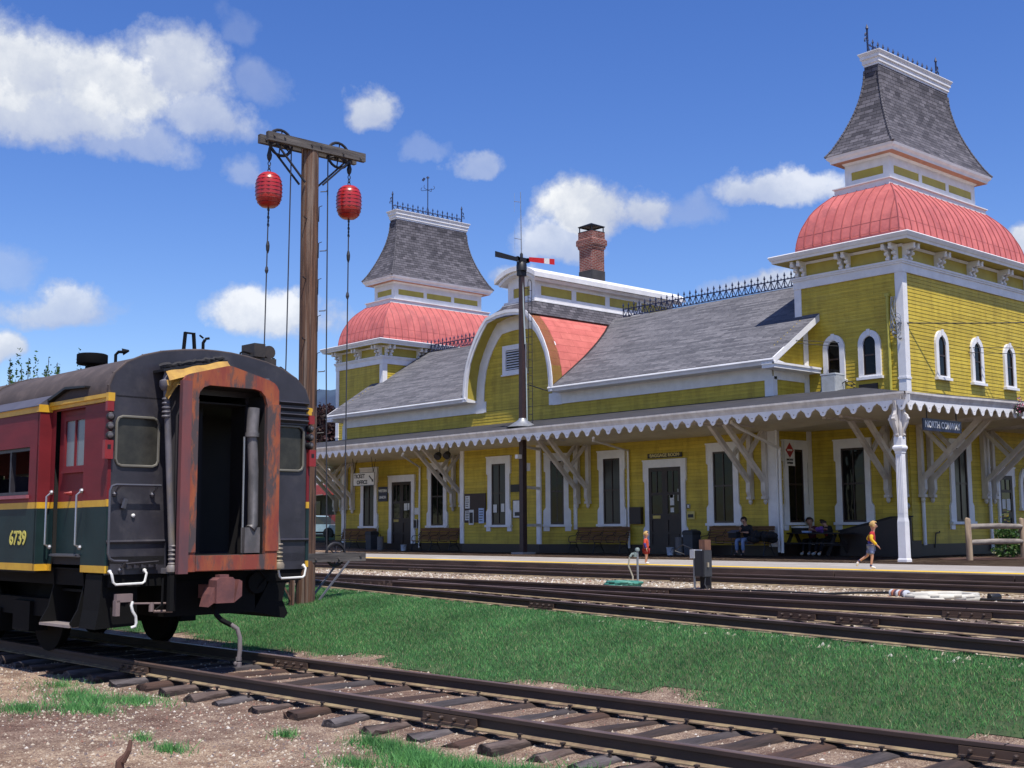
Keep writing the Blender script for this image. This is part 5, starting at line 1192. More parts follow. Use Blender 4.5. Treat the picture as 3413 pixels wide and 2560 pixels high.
for i in range(12):
    z = 1.0+i*.56; s = 1 if i % 2 else -1
    g.tube([(PX+.1, PY+s*.14, z), (PX+.16, PY+s*.24, z+.01), (PX+.16, PY+s*.24, z+.03)], .010, 5)
for i in range(9): z = 1.4+i*.68; g.bar((PX+.185, PY+.06, z), (PX+.20, PY+.12, z+.03), .015, .012); g.bar((PX+.19, PY+.06, z), (PX+.192, PY+.055, z-.28), .012, .012)
pb(g, 'climbing_iron', DIRON)
g = G(); g.bar((PX+.05, PY-.32, PZ-.05), (PX+.05, PY-.30, .35), .12, .05); g.bar((PX+.1, PY-.22, PZ), (PX-.05, PY-.52, .15), .04, .03)
pb(g, 'side_plank', POLEW)
# balls (hang from the ropes: things of their own)
BRED = M('red_ball_enamel', (.50, .022, .018), .32, (.36, .016, .014), 3, bmp=.12, bscale=7, bdist=.02, coat=.3)
def ball(y, zt, r, label):
    t = thing('signal_ball', label, 'signal ball', (PX, y, zt-.62), 0, 'red balls hanging on the signal mast')
    g = G(); prof = []; N = 9; H = .62
    shape = lambda u: r*(1-.42*abs(2*u-1)**3.2)*(1 if .001 < u < .999 else .9)
    prof = [(shape(i/18), H*i/18) for i in range(19)]
    prof = [(r*.2, -.012)]+prof+[(r*.2, H+.012), (.02, H+.03)]
    g.lathe(prof, (0, 0, 0), 16); g.build('shell', BRED, t, 60)
    g = G()
    for i in range(1, N): rr = shape(i/N)+.003; g.tube([(rr*math.cos(a), rr*math.sin(a), H*i/N) for a in [2*math.pi*k/12 for k in range(13)]], .006, 5, cap=False)
    g.build('band', M('dark_red_band', (.20, .012, .014), .4), t)
    g = G()
    for k, z in enumerate((H+.05, H+.11, H+.18)): g.tube([(0.028*math.cos(a)*(k % 2), .028*math.cos(a)*((k+1) % 2), z+.04*math.sin(a)) for a in [2*math.pi*i/8 for i in range(9)]], .009, 5, cap=False)
    g.lathe([(.01, 0), (.04, .05), (.05, .12), (.03, .2), (.02, .26)], (0, 0, H+.22), 8)
    for k in range(5): z = -.05-.07*k; g.tube([(0.02*math.cos(a)*(k % 2), .02*math.cos(a)*((k+1) % 2), z+.034*math.sin(a)) for a in [2*math.pi*i/8 for i in range(9)]], .007, 5, cap=False)
    g.lathe([(.012, 0), (.03, .06), (.035, .14), (.02, .22)], (0, 0, -.85), 7)
    g.build('shackle', DIRON, t); return t
ball(10.985, 7.335, .24, 'larger looking red banded signal ball hanging from the left end of the crossbeam'); ball(12.71, 7.41, .24, 'red banded signal ball hanging from the right end of the crossbeam')
g = G(); g.tube([(PX, 10.985, 7.335+.48-.0), (PX, 10.98, 7.86), (PX, 11.03, 8.1)], .012, 6); g.tube([(PX, 10.985, 6.72), (PX, 10.95, 4), (PX, 10.9, .5)], .013, 6); g.tube([(PX, 11.44, 7.95), (PX, 11.4, 4), (PX, 11.33, .5)], .013, 6)
g.tube([(PX, 12.71, 7.83), (PX, 12.70, 7.97)], .012, 6); g.tube([(PX, 12.71, 6.79), (PX, 12.70, 4), (PX, 12.69, .55), (PX, 12.66, .5)], .013, 6); g.tube([(PX, 12.23, 7.97), (PX, 12.25, 4), (PX, 12.31, .5)], .013, 6)
g.lathe([(.02, 0), (.035, .05), (.02, .12)], (PX, 12.70, 5.25), 6); g.lathe([(.02, 0), (.035, .05), (.02, .12)], (PX, 10.97, 5.5), 6)
pb(g, 'halyard', CABLE)

# semaphore
SX, SY = -34.07, 30.85
SM = thing('semaphore_signal', 'brown semaphore mast rising through the station canopy with one red and one black arm', 'railway signal', (SX, SY, 0))
def sb(g, n, m, sm=None, par=None): return g.build(n, m, par or SM, sm, world=True)
MASTB = M('maroon_brown_mast_paint', (.045, .022, .022), .55, (.03, .016, .016), 4)
g = G(); g.box(SX-.32, SX+.32, SY-.32, SY+.32, 0, .07); sb(g, 'base', M('concrete_base', (.30, .29, .28), .9))
g = G(); g.box(SX-.105, SX+.105, SY-.10, SY+.10, .07, 4.7); g.rectloft([(SX-.10, SX+.10, SY-.10, SY+.10, 4.7), (SX-.09, SX+.09, SY-.09, SY+.09, 7.5), (SX-.08, SX+.08, SY-.08, SY+.08, 10.7)]); sb(g, 'mast', MASTB)
g = G(); g.box(SX+.03, SX+.05, SY+.085, SY+.11, 4.8, 10.9); g.tube([(SX+.02, SY-.02, 11.2), (SX+.14, SY+.03, 7.9)], .03, 8); g.tube([(SX+.16, SY+.06, 7.0), (SX+.17, SY+.08, 4.75)], .025, 6); sb(g, 'grey_pipe', M('pale_blue_grey_pipe', (.36, .42, .43), .5), 40)
g = G(); g.lathe([(.62, 0), (.55, .03), (.16, .28), (.14, .34)], (SX, SY, 4.74), 20); sb(g, 'flashing_cone', GALV, 50)
g = G(); g.box(SX-.1, SX+.1, SY-.16, SY+.16, 10.55, 11.1); g.lathe([(.2, 0), (.2, .25), (.12, .35)], (SX, SY, 10.75), 10); g.box(SX-.04, SX+.1, SY-.33, SY+.33, 11.12, 11.26); g.lathe([(.10, -.05), (.10, .05)], (SX+.05, SY+.26, 11.18), 14, None, (1, 0, 0)); g.lathe([(.10, -.05), (.10, .05)], (SX+.05, SY-.26, 11.18), 14, None, (1, 0, 0)); g.lathe([(.06, 0), (.06, .2), (.03, .26)], (SX, SY, 11.2), 8); sb(g, 'spectacle', BLACK, 40)
def arm(y0, y1, za, zb, h0, h1, nm, mats, stripes=()):
    g = G(); s = 1 if y1 > y0 else -1; N = 24
    for i in range(N):
        t0, t1 = i/N, (i+1)/N; a, b = y0+(y1-y0)*t0, y0+(y1-y0)*t1; z0, z1 = za+(zb-za)*t0, za+(zb-za)*t1; k0, k1 = h0+(h1-h0)*t0, h0+(h1-h0)*t1
        m = 1 if any(p <= (t0+t1)/2 <= q for p, q in stripes) else 0
        P = [(a, z0-k0), (b, z1-k1), (b, z1+k1), (a, z0+k0)]; P = P if s > 0 else [P[1], P[0], P[3], P[2]]
        g.prism(P, (SX+.10, 0, 0), (0, 1, 0), (0, 0, 1), (1, 0, 0), .02, m)
    sb(g, nm, mats)
arm(SY+.30, 32.49, 11.23, 11.32, .085, .115, 'red_arm', [M('signal_red_enamel', (.60, .02, .02), .4), SIGNW], ((.6, .78),))
arm(SY-.28, 29.42, 11.14, 11.19, .08, .11, 'black_arm', [BLACK])
g = G()
for dy in (.33, .52): g.tube([(SX, SY+dy, 4.75), (SX, SY+dy, 10.35)], .014, 5)
for i in range(18): g.tube([(SX, SY+.33, 4.95+i*.3), (SX, SY+.52, 4.95+i*.3)], .012, 5)
g.tube([(SX, SY+.52, 10.35), (SX, SY+.48, 10.45), (SX, SY+.36, 10.46), (SX, SY+.33, 10.35)], .014, 5)
for z in (6.2, 8.2, 10.1): g.tube([(SX, SY+.1, z), (SX, SY+.34, z)], .014, 5)
g.tube([(SX, SY+.2, 6.4), (-34.95, 33.0, 6.35)], .02, 6)
sb(g, 'ladder', DIRON)
g = G(); g.tube([(SX, SY, 11.3), (SX, SY-.03, 13.85)], [.025, .012], 6); g.tube([(SX, SY-.02, 13.45), (SX, SY-.36, 13.42)], .012, 5); g.tube([(SX, SY-.02, 11.98), (SX, SY-.36, 11.98)], .012, 5); g.tube([(SX, SY-.34, 13.0), (SX, SY-.34, 13.75)], .006, 4); g.tube([(SX, SY-.34, 11.5), (SX, SY-.34, 12.3)], .006, 4); sb(g, 'antenna', GALV)
g = G()
g.box(SX-.05, SX+.1, SY-.35, SY-.13, 3.55, 3.7); g.box(SX-.08, SX+.08, SY+.13, SY+.3, 3.1, 3.4)
sb(g, 'junction_box', WHT)
for z in (3.98, 2.45, 1.02): g = G(); g.bar((SX-.05, SY+.08, z+.05), (-35.1, YBAY-.05, z+.05), .09, .1); sb(g, 'stand_off', WHT)

# hanging and fixed signs, notices
DK = M('black_sign_lettering', (.01, .01, .012), .5)
def board(name, label, cat, o, U, w, h, mat, edge=None, t=.03):
    U = Vector(U).normalized(); N = U.cross(Vector((0, 0, 1))); b = thing(name, label, cat, o)
    g = G(); g.obox(Vector(o), U, N, (0, 0, 1), w/2, t/2, h/2); g.build('board', mat, b, world=True)
    if edge:
        g = G()
        for s in (-1, 1): g.obox(Vector(o)+N*(t/2+.004)+Vector((0, 0, s*(h/2-.012))), U, N, (0, 0, 1), w/2, .004, .012); g.obox(Vector(o)+N*(t/2+.004)+U*s*(w/2-.012), U, N, (0, 0, 1), .012, .0035, h/2-.024)
        g.build('border', edge, b, world=True)
    return b, N
b, N = board('station_name_sign', 'navy station name sign hanging under the canopy right of the white column', 'sign', (-17.72, 33.75-1.62, 3.78), (0, 1, 0), 2.1, .34, NAVY, t=.04)
NORTHP = (-17.72, 32.13, 3.78)
text('lettering', 'NORTH CONWAY', .265, (NORTHP[0]+.022, NORTHP[1], NORTHP[2]), (0, 1, 0), (0, 0, 1), SIGNW, b, sx=.86)
text('lettering_back', 'NORTH CONWAY', .265, (NORTHP[0]-.022, NORTHP[1], NORTHP[2]), (0, -1, 0), (0, 0, 1), SIGNW, b, sx=.86)
g = G(); g.tube([(NORTHP[0], NORTHP[1]-.82, 3.93), (NORTHP[0], NORTHP[1]-.82, 4.4)], .018, 6); g.tube([(NORTHP[0], NORTHP[1]+.8, 3.93), (NORTHP[0], NORTHP[1]+.8, 4.4)], .018, 6); g.build('hanger_rod', BLACK, b, world=True)
TS = (-47.0, 32.6, 3.26)
b, N = board('ticket_office_sign', 'white hanging sign reading ticket office with an arrow', 'sign', TS, (1, 0, 0), 1.72, .62, SIGNW, BLACK)
text('lettering', 'TICKET', .26, (TS[0]-.78, TS[1]-.02, TS[2]+.13), (1, 0, 0), (0, 0, 1), DK, b, align='LEFT', sx=1.02); text('lettering', 'OFFICE', .26, (TS[0]-.55, TS[1]-.02, TS[2]-.15), (1, 0, 0), (0, 0, 1), DK, b, align='LEFT', sx=1.02)
g = G(); g.prism([(-.02, .03), (.23, -.17), (.18, -.2), (.34, -.24), (.31, -.08), (.27, -.13), (.02, .08)], (TS[0]+.44, TS[1]-.016, TS[2]+.09), (1, 0, 0), (0, 0, 1), (0, -1, 0), .004); g.build('arrow', DK, b, world=True)
g = G()
for s in (-.75, .75):
    for e in (-.3, .3): g.tube([(TS[0]+s, TS[1], TS[2]+.3), (TS[0]+s+e*.8, TS[1]-e*1.0, 4.25)], .012, 5)
g.build('hanger_rod', DIRON, b, world=True)
WU = (-46.95, YW-.05, 2.58)
b, N = board('telegraph_sign', 'small navy enamel telegraph sign beside the ticket office door', 'sign', WU, (1, 0, 0), .72, .68, NAVY)
text('lettering', 'WESTERN', .17, (WU[0], WU[1]-.02, WU[2]+.15), (1, 0, 0), (0, 0, 1), SIGNW, b, sx=.86); text('lettering', 'UNION', .17, (WU[0], WU[1]-.02, WU[2]-.15), (1, 0, 0), (0, 0, 1), SIGNW, b, sx=.95)
BG = (-29.48, YW-.05, 3.56)
b, N = board('baggage_room_sign', 'long black baggage room sign over the brown double door', 'sign', BG, (1, 0, 0), 1.64, .17, DK)
text('lettering', '·BAGGAGE ROOM·', .17, (BG[0], BG[1]-.02, BG[2]+.005), (1, 0, 0), (0, 0, 1), M('gilt_sign_lettering', (.62, .52, .22), .5), b, sx=1.05)
RX = (XR+.13, 34.33, 3.42)
b, N = board('diamond_sign', 'white sign with a red diamond in the corner of the recessed window', 'sign', RX, (0, 1, 0), .55, .85, SIGNW, t=.02)
g = G(); g.prism([(-.23, .0), (0, -.26), (.23, 0), (0, .26)], (RX[0]+.0105, RX[1], RX[2]+.1), (0, 1, 0), (0, 0, 1), (1, 0, 0), .004); g.build('red_diamond', M('sign_red', (.40, .02, .02), .5), b, world=True)
text('lettering', 'EXPRESS', .072, (RX[0]+.016, RX[1], RX[2]+.1), (0, 1, 0), (0, 0, 1), SIGNW, b); text('lettering', 'RAILWAY', .085, (RX[0]+.012, RX[1], RX[2]-.22), (0, 1, 0), (0, 0, 1), DK, b); text('lettering', 'EXPRESS', .085, (RX[0]+.012, RX[1], RX[2]-.33), (0, 1, 0), (0, 0, 1), DK, b)
NBRD = M('brown_notice_board', (.045, .026, .02), .6)
b, N = board('notice_board', 'brown notice board with papers on the bay wall', 'notice board', (-39.03, YBAY-.045, 1.8), (1, 0, 0), 1.36, 1.2, NBRD)
BLUEP = M('pale_blue_notice', (.42, .53, .74), .7)
for i, (x, z, w, h, m) in enumerate(((-39.5, 2.05, .3, .52, PAPER), (-39.5, 1.5, .3, .4, PAPER), (-39.25, 1.42, .32, .62, PAPER), (-38.6, 1.48, .34, .62, BLUEP))):
    g = G(); g.box(x-w/2, x+w/2, YBAY-.066-.003*i, YBAY-.063-.003*i, z-h/2, z+h/2); p_ = g.build('paper', m, b, world=True)
    g = G()
    if i == 2: g.box(x-.11, x+.11, YBAY-.078, YBAY-.076, z-.24, z+.2); 
    else:
        for k in range(5): g.box(x-w*.38, x+w*.36*random.uniform(.4, 1), YBAY-.0665-.003*i-.001, YBAY-.066-.003*i, z-h*.36+k*h*.17, z-h*.36+k*h*.17+.03)
    g.build('print', DK, p_, world=True)
b, N = board('framed_notice', 'small framed notice on the bay right of its window', 'notice', (-36.4, YBAY-.04, 1.72), (1, 0, 0), .55, .72, SIGNW, NBRD); 
g = G(); g.box(-36.55, -36.25, YBAY-.0585, YBAY-.056, 1.45, 1.6); g.build('print', DK, b, world=True)
board('wall_plaque', 'small dark plaque on the bay wall left of the signal mast', 'plaque', (-36.55, YBAY-.04, 2.55), (1, 0, 0), .5, .3, DK)
board('wall_box', 'dark brown box on the wall between the downpipe and the baggage door', 'box', (-30.87, YW-.1, 1.4), (1, 0, 0), .55, .62, BROWN, t=.16)
b, N = board('yellow_notice', 'yellow and white notice right of the baggage room door', 'notice', (-28.3, YW-.05, 1.38), (1, 0, 0), .34, .28, M('yellow_notice_card', (.62, .5, .16), .6)); g = G(); g.box(-28.43, -28.18, YW-.068, YW-.066, 1.3, 1.42); g.build('print', DK, b, world=True)
board('wall_switch', 'small white plate above the yellow notice by the baggage door', 'plate', (-28.42, YW-.04, 1.7), (1, 0, 0), .14, .16, PAPER, DK)
b, N = board('ticket_door_notice', 'small notice on the wall right of the ticket office door', 'notice', (-44.35, YW-.04, 1.75), (1, 0, 0), .3, .3, PAPER); board('meter_box', 'small striped box low right of the ticket office door', 'box', (-44.35, YW-.07, 1.18), (1, 0, 0), .28, .4, BROWN, PAPER, .1)
for i, x in enumerate((-39.55, -38.95)):
    g = G(); g.lathe([(.05, 0), (.12, .06), (.16, .22), (.15, .28)], (x, 31.2, 4.05), 12, None, (.3, -1, -.9)); g.tube([(x, 31.2, 4.05), (x, 31.2, 4.3)], .02, 6); tag(g.build('flood_lamp', DIRON, smooth=40), ('left', 'right')[i]+' one of two dark flood lamps under the canopy above the bay', 'lamp', 'flood lamps under the canopy')
g = G(); g.lathe([(.10, 0), (.12, .05), (.04, .08)], (-21.02, YT-.05, 1.6), 12, None, (0, -1, 0)); tag(g.build('wall_valve', GALV, smooth=40), 'round metal valve on the tower wall left of the white column', 'valve')
g = G(); g.tube([(XE+.05, 37.0, .25), (XE+.09, 37.0, .66), (XE+.09, 37.02, .72), (XE+.09, 37.25, .74), (XE+.09, 37.25, .79)], .02, 6); tag(g.build('wall_tap', BLACK, smooth=40), 'black bent pipe tap on the end wall near the skirting', 'tap')

# air conditioner on the canopy roof
t = thing('air_conditioner', 'grey air conditioner unit standing on the canopy roof', 'air conditioner', (-22.02, 33.27, 5.16))
g = G(); g.box(-.26, .26, -.26, .27, .03, .6); g.build('case', M('grey_case_paint', (.40, .42, .43), .5), t)
g = G()
for i in range(14): x = -.23+i*.0355; g.box(x, x+.018, -.275, -.26, .05, .55); 
for i in range(14): y = -.23+i*.0355; g.box(.26, .275, y, y+.018, .05, .55)
g.box(-.28, .28, -.28, .28, .57, .62); g.box(-.28, .28, -.28, .28, .02, .05)
g.build('grille', M('pale_grille_paint', (.56, .57, .56), .5), t)
g = G(); g.box(-.22, -.02, -.278, -.274, .56, .59); g.build('red_plate', M('small_red_plate', (.4, .05, .04), .5), t)
g = G(); g.box(-.34, .34, -.3, .3, -.06, .02); g.build('base_pad', TAR, t)
g = G(); g.tube([(.26, .1, .3), (.4, .15, .38), (.55, .2, .33), (.6, .3, .25), (.45, .3, .22), (.35, .2, .28), (.6, .5, .12), (.75, 1.2, .1)], .016, 6); g.tube([(-.26, .0, .35), (-.42, .05, .3), (-.5, .05, .1), (-.52, .0, .02)], .022, 6); g.build('pipe', BLACK, t)
# benches
BSLAT = M('varnished_bench_slat', (.25, .125, .055), .5, (.15, .075, .035), 6, stretch=(.15, 1, 1), bmp=.1)
def bench(loc, rot=0, label='', L=2.75):
    t = thing('bench', label, 'bench', loc, rot, 'slatted benches along the station wall')
    for i, (y, z) in enumerate(((-.24, .44), (-.16, .43), (-.08, .42), (0, .415), (.08, .42))): 
        pass
    g = G()
    for y, z in ((-.26, .44), (-.18, .432), (-.10, .425), (-.02, .42), (.06, .425)): g.box(-L/2, L/2, y-.034, y+.034, z-.012, z+.012)
    g.build('seat', BSLAT, t)
    g = G()
    for k, (y, z) in enumerate(((.13, .52), (.165, .60), (.195, .69), (.22, .78), (.245, .88), (.262, .95))): g.obox((0, y, z), (1, 0, 0), (0, .94, .34), (0, -.34, .94) if True else 0, L/2, .012, .036)
    g.build('backrest', BSLAT, t)
    for k in range(5):
        x = -L/2+.06+(L-.12)*k/4; g = G()
        g.tube([(x, -.28, .45), (x, -.31, .5), (x, -.30, .58), (x, -.24, .645), (x, -.10, .66), (x, .04, .665), (x, .1, .70), (x, .15, .78), (x, .19, .80)], .014, 6)
        g.tube([(x, -.28, .42), (x, .1, .40), (x, .17, .6), (x, .27, .96)], .015, 6)
        if k in (0, 2, 4): g.tube([(x, -.22, .41), (x, -.26, .25), (x, -.33, .0)], .018, 6); g.tube([(x, .08, .4), (x, .16, .2), (x, .28, .0)], .018, 6); g.tube([(x, -.25, .2), (x, 0, .3), (x, .16, .2)], .013, 5)
        g.build('iron_arm', DIRON, t)
    return t
bench((-48.55, 33.2, 0), 0, 'slatted bench at the far left end of the platform, behind the ticket sign'); bench((-42.4, 33.22, 0), 0, 'slatted bench right of the ticket office door'); bench((-32.45, 33.22, 0), 0, 'empty slatted bench between the signal mast and the baggage room door'); bench((-25.95, 33.2, 0), 0, 'slatted bench with the seated person and a black bag')
# litter bins, ash cans, buckets
BIN = M('grey_plastic_bin', (.045, .05, .062), .55); 
def bin_(loc, label):
    t = thing('litter_bin', label, 'bin', loc, 0, 'dark lidded litter bins')
    g = G(); q = lambda h, z: (-h, h, -h, h, z)
    g.rectloft([q(.19, 0), q(.22, .72)]); g.cap_rect(q(.19, 0), None, True); g.build('body', BIN, t)
    g = G(); g.rectloft([q(.235, .70), q(.235, .78), q(.21, .84), q(.16, .86)]); g.cap_rect(q(.16, .86)); g.cap_rect(q(.235, .70), None, True); g.box(-.12, .12, .1, .14, .86, .89); g.build('lid', M('black_bin_lid', (.02, .021, .026), .5), t)
    return t
bin_((-27.75, 33.0, 0), 'dark lidded litter bin between the baggage door and the occupied bench'); bin_((-46.75, 32.9, 0), 'dark lidded litter bin in front of the leftmost bench')
def can(loc, label):
    t = thing('ash_can', label, 'can', loc, 0, 'grey cylindrical cans beside the bins'); g = G(); g.lathe([(.138, 0), (.142, .02), (.147, .6), (.155, .62), (.135, .62), (.125, .5)], (0, 0, 0), 22); g.build('drum', M('pebbled_grey_can', (.21, .19, .18), .85, (.13, .12, .115), 40, bmp=.4), t, 40)
    g = G(); g.lathe([(.12, .58), (.1, .6), (.015, .62), (.015, .7), (.03, .72)], (0, 0, 0), 14); g.build('ash_top', DIRON, t, 40); return t
can((-28.22, 32.9, 0), 'grey pebbled ash can beside the baggage room door'); can((-45.65, 32.6, 0), 'grey ash can beside the bin at the far left bench')
def bucket(loc, label):
    t = thing('bucket', label, 'bucket', loc, 0, 'white buckets standing on the platform'); g = G(); g.lathe([(.105, 0), (.135, .26), (.142, .27), (.13, .27), (.1, .02)], (0, 0, 0), 18); g.build('pail', M('white_bucket_plastic', (.50, .53, .60), .5, (.38, .40, .46), 7), t, 40)
    g = G(); g.tube([(.14*math.cos(a), -.03-.14*abs(math.sin(a))*.5, .25-.16*abs(math.sin(a))) for a in [math.pi*i/8 for i in range(9)]], .005, 5); g.build('handle', DIRON, t); return t
bucket((-28.35, 32.55, 0), 'white bucket in front of the baggage room door'); bucket((-43.7, 32.45, 0), 'white bucket in front of the ticket office door')
# electric box on a post, standpipe with hose, loose gear between the tracks
zb_ = -.25
t = thing('electric_box_post', 'dark electric box fixed to a wooden post between the tracks', 'electric box', (-15.6, 18.95, zb_), 0)
PT = M('creosoted_post', (.02, .017, .017), .85, (.012, .010, .010), 5); PT2 = M('bare_brown_post_top', (.21, .10, .06), .9, (.13, .06, .04), 8, stretch=(2, 2, .3), bmp=.4)
g = G(); g.box(-.07, .07, -.09, .09, -.1, .74); g.build('post', PT, t); g = G(); g.box(-.072, .072, -.092, .092, .74, .96); g.build('post_top', PT2, t)
g = G(); g.box(-.09, .12, -.22, -.09, .25, .75); g.box(.11, .13, -.23, .03, .24, .76); bxx = g.build('cabinet', M('dark_grey_cabinet', (.022, .023, .028), .5), t)
g = G(); g.box(.13, .145, -.21, .02, .25, .75); g.build('cabinet_door', M('cabinet_door_grey', (.04, .041, .047), .45), t); g = G(); g.box(.145, .17, -.13, -.09, .43, .52); g.build('padlock', M('brass_padlock', (.6, .5, .35), .35, metal=.5), t)
g = G(); g.tube([(-.14, -.17, 0), (-.14, -.17, .62)], .022, 8); g.build('conduit', GALV, t, 40); g = G(); g.box(-.19, -.08, -.24, -.1, .6, .77); g.box(-.1, .06, -.2, -.16, .74, .77); g.build('junction_box', M('pale_junction_box', (.55, .56, .58), .45, metal=.2), t)
g = G(); g.tube([(-.1, -.1, .72), (-.45, -.15, .86), (-.75, -.05, .74), (-.6, .1, .66)], .011, 5); g.tube([(.12, -.15, .25), (.14, -.2, .1), (.25, -.25, .0), (.7, -.3, -.02)], .013, 6); g.build('black_lead', BLACK, t)
t = thing('standpipe', 'thin galvanised standpipe with a tap between the tracks', 'standpipe', (-17.4, 18.95, zb_), 0)
g = G(); g.tube([(0, 0, -.05), (0, 0, .74)], .022, 8); g.build('riser', GALV, t, 40); g = G(); g.lathe([(.045, 0), (.05, .04), (.03, .07)], (0, 0, .72), 8); g.tube([(0, 0, .66), (-.06, -.1, .66), (-.08, -.14, .6)], .028, 7); g.lathe([(.04, 0), (.04, .1)], (-.03, -.04, .6), 8); g.build('tap', M('worn_green_tap', (.22, .27, .25), .5), t, 40)
g = G(); g.tube([(-.085, -.15, .6), (-.1, -.17, .42), (-.03, -.12, .2), (.0, -.16, .02)], .017, 6); g.build('drain_hose', M('beige_hose', (.42, .38, .28), .6), t, 40)
def coil(name, label, loc, a, b, r, n, mat, cat='hose', seed=1):
    rr_ = random.Random(seed); g = G(); P = []
    for i in range(n*14): th = 2*math.pi*i/14; k = 1+rr_.uniform(-.07, .07); q = .62+.38*((i*7) % 13)/13; P.append((a*q*k*math.cos(th), b*q*k*math.sin(th), r+r*1.1*(i/(14*n))*n*.45))
    g.tube(P, r, 6); o = g.build(name, mat, smooth=60); o.location = loc; return tag(o, label, cat)
coil('garden_hose', 'coiled green garden hose lying beside the standpipe', (-17.15, 18.25, -.245), .44, .34, .026, 7, M('green_hose_rubber', (.06, .24, .18), .5))
coil('white_hose', 'flattened coil of pale hose lying on the ballast at the right', (-10.3, 18.55, -.25), .55, .75, .035, 4, M('pale_canvas_hose', (.60, .57, .49), .8), seed=5)
g = G(); g.lathe([(.05, 0), (.06, .02), (.06, .22), (.045, .25)], (-9.85, 19.1, -.2), 12, None, (.2, 1, 0)); tag(g.build('hose_nozzle', BLACK, smooth=40), 'black nozzle lying at the end of the pale hose', 'nozzle')
g = G()
for i in range(7): g.lathe([(.05, 0), (.075, .015), (.075, .05), (.05, .062)], (-11.65+.062*i, 19.15-.03*i, -.2), 12, i % 3, (1, -.45, 0))
tag(g.build('cable_coupling', [M('white_coupling', (.6, .62, .66), .5), M('orange_coupling', (.5, .18, .10), .5), M('dark_coupling', (.10, .06, .08), .5)], smooth=40), 'striped orange and white cable coupling lying on the ballast', 'coupling')
g = G(); g.tube([(-15.2, 18.6, -.235), (-14, 18.6, -.22), (-12.6, 18.6, -.225), (-12.2, 18.95, -.2), (-11.65, 19.1, -.19), (-11.2, 18.95, -.19), (-10.6, 18.8, -.22), (-7, 18.9, -.225)], .025, 6); tag(g.build('black_cable', BLACK, smooth=60), 'long black cable lying on the ballast between the tracks', 'cable')
g = G(); g.tube([(-60, 22.95, -.20), (-20, 22.9, -.20), (-17.6, 22.8, -.19), (-16, 22.8, -.16), (-14, 22.9, -.2), (-8, 22.95, -.22)], .022, 6); tag(g.build('white_pipe', M('pale_plastic_pipe', (.25, .26, .26), .5), smooth=60), 'pale pipe running along the foot of the platform edge', 'pipe')
# stump, spare rail chair by the gravel
g = G(); g.tube([(-8.66, 3.9, -.8), (-8.65, 3.9, -.70), (-8.62, 3.92, -.66)], [.035, .032, .02], 7); g.tube([(-8.63, 3.91, -.70), (-8.60, 3.94, -.62), (-8.60, 3.95, -.55)], [.025, .02, .012], 6); tag(g.build('wood_stump', M('reddish_stump_wood', (.14, .07, .05), .9)), 'small reddish wooden stub sticking out of the gravel in the foreground', 'stump')
# picnic table, ramp, things on the table
DW = M('dark_picnic_timber', (.022, .015, .013), .7, (.014, .010, .009), 6)
t = thing('picnic_table', 'long dark picnic table in front of the recessed tower wall', 'picnic table', (-23.75, 34.55, 0), 0)
g = G()
for i in range(5): g.box(-1.25, 1.25, -.37+i*.15, -.37+i*.15+.14, .72, .76)
g.build('tabletop', DW, t)
for y in (-.72, .72):
    g = G(); g.box(-1.4, 1.25, y-.13, y+.13, .40, .44); g.build('seat', DW, t)
for x in (-.85, .85):
    for s in (-1, 1): g = G(); g.bar((x, s*.62, 0), (x, s*.12, .72), .05, .12); g.build('leg', DW, t)
    g = G(); g.box(x-.02, x+.03, -.8, .8, .33, .40); g.build('crosspiece', DW, t)
def things_box(name, label, loc, w, d, h, m1, m2, cat='box'):
    g = G(); g.box(-w/2, w/2, -d/2, d/2, 0, h*.72); g.box(-w/2-.01, w/2+.01, -d/2-.01, d/2+.01, h*.72, h, 1); o = g.build(name, [m1, m2]); o.location = loc; tag(o, label, cat)
things_box('cool_box', 'black cool box with a white lid on the picnic table', (-24.35, 34.55, .76), .46, .3, .22, BLACK, PAPER)
things_box('lunch_tub', 'flat light blue tub on the picnic table before the seated child', (-23.95, 34.35, .76), .26, .18, .06, M('light_blue_tub', (.25, .40, .75), .5), M('white_tub_lid', (.6, .65, .75), .5), 'tub')
g = G(); 
for i in range(9): g.ball((random.uniform(-.13, .13), random.uniform(-.08, .08), random.uniform(.04, .16)), random.uniform(.05, .085), 8)
o = g.build('purple_bag', M('purple_cloth', (.14, .05, .28), .8, bmp=.4), smooth=80); o.location = (-23.45, 34.42, .76); tag(o, 'crumpled purple bag on the picnic table between the two seated people', 'bag')
t = thing('access_ramp', 'dark brown boarded access ramp rising along the tower wall behind the column', 'ramp', (-22, 35.3, 0), 0)
g = G(); g.prism([(-23.15, 0), (-20.55, 0), (-20.55, 1.23), (-21.25, 1.21), (-23.15, .78)], (0, 35.05, 0), (1, 0, 0), (0, 0, 1), (0, 1, 0), .06); g.prism([(-23.15, 0), (-20.55, 0), (-20.55, .5), (-21.25, .5), (-23.15, .05)], (0, 35.11, 0), (1, 0, 0), (0, 0, 1), (0, 1, 0), .55); g.build('side_board', BROWN, t, world=True)
g = G(); g.bar((-23.2, 35.08, .80), (-21.25, 35.08, 1.24), .12, .05); g.bar((-21.25, 35.08, 1.24), (-20.5, 35.08, 1.26), .12, .05); g.build('hand_rail', DW, t, world=True)
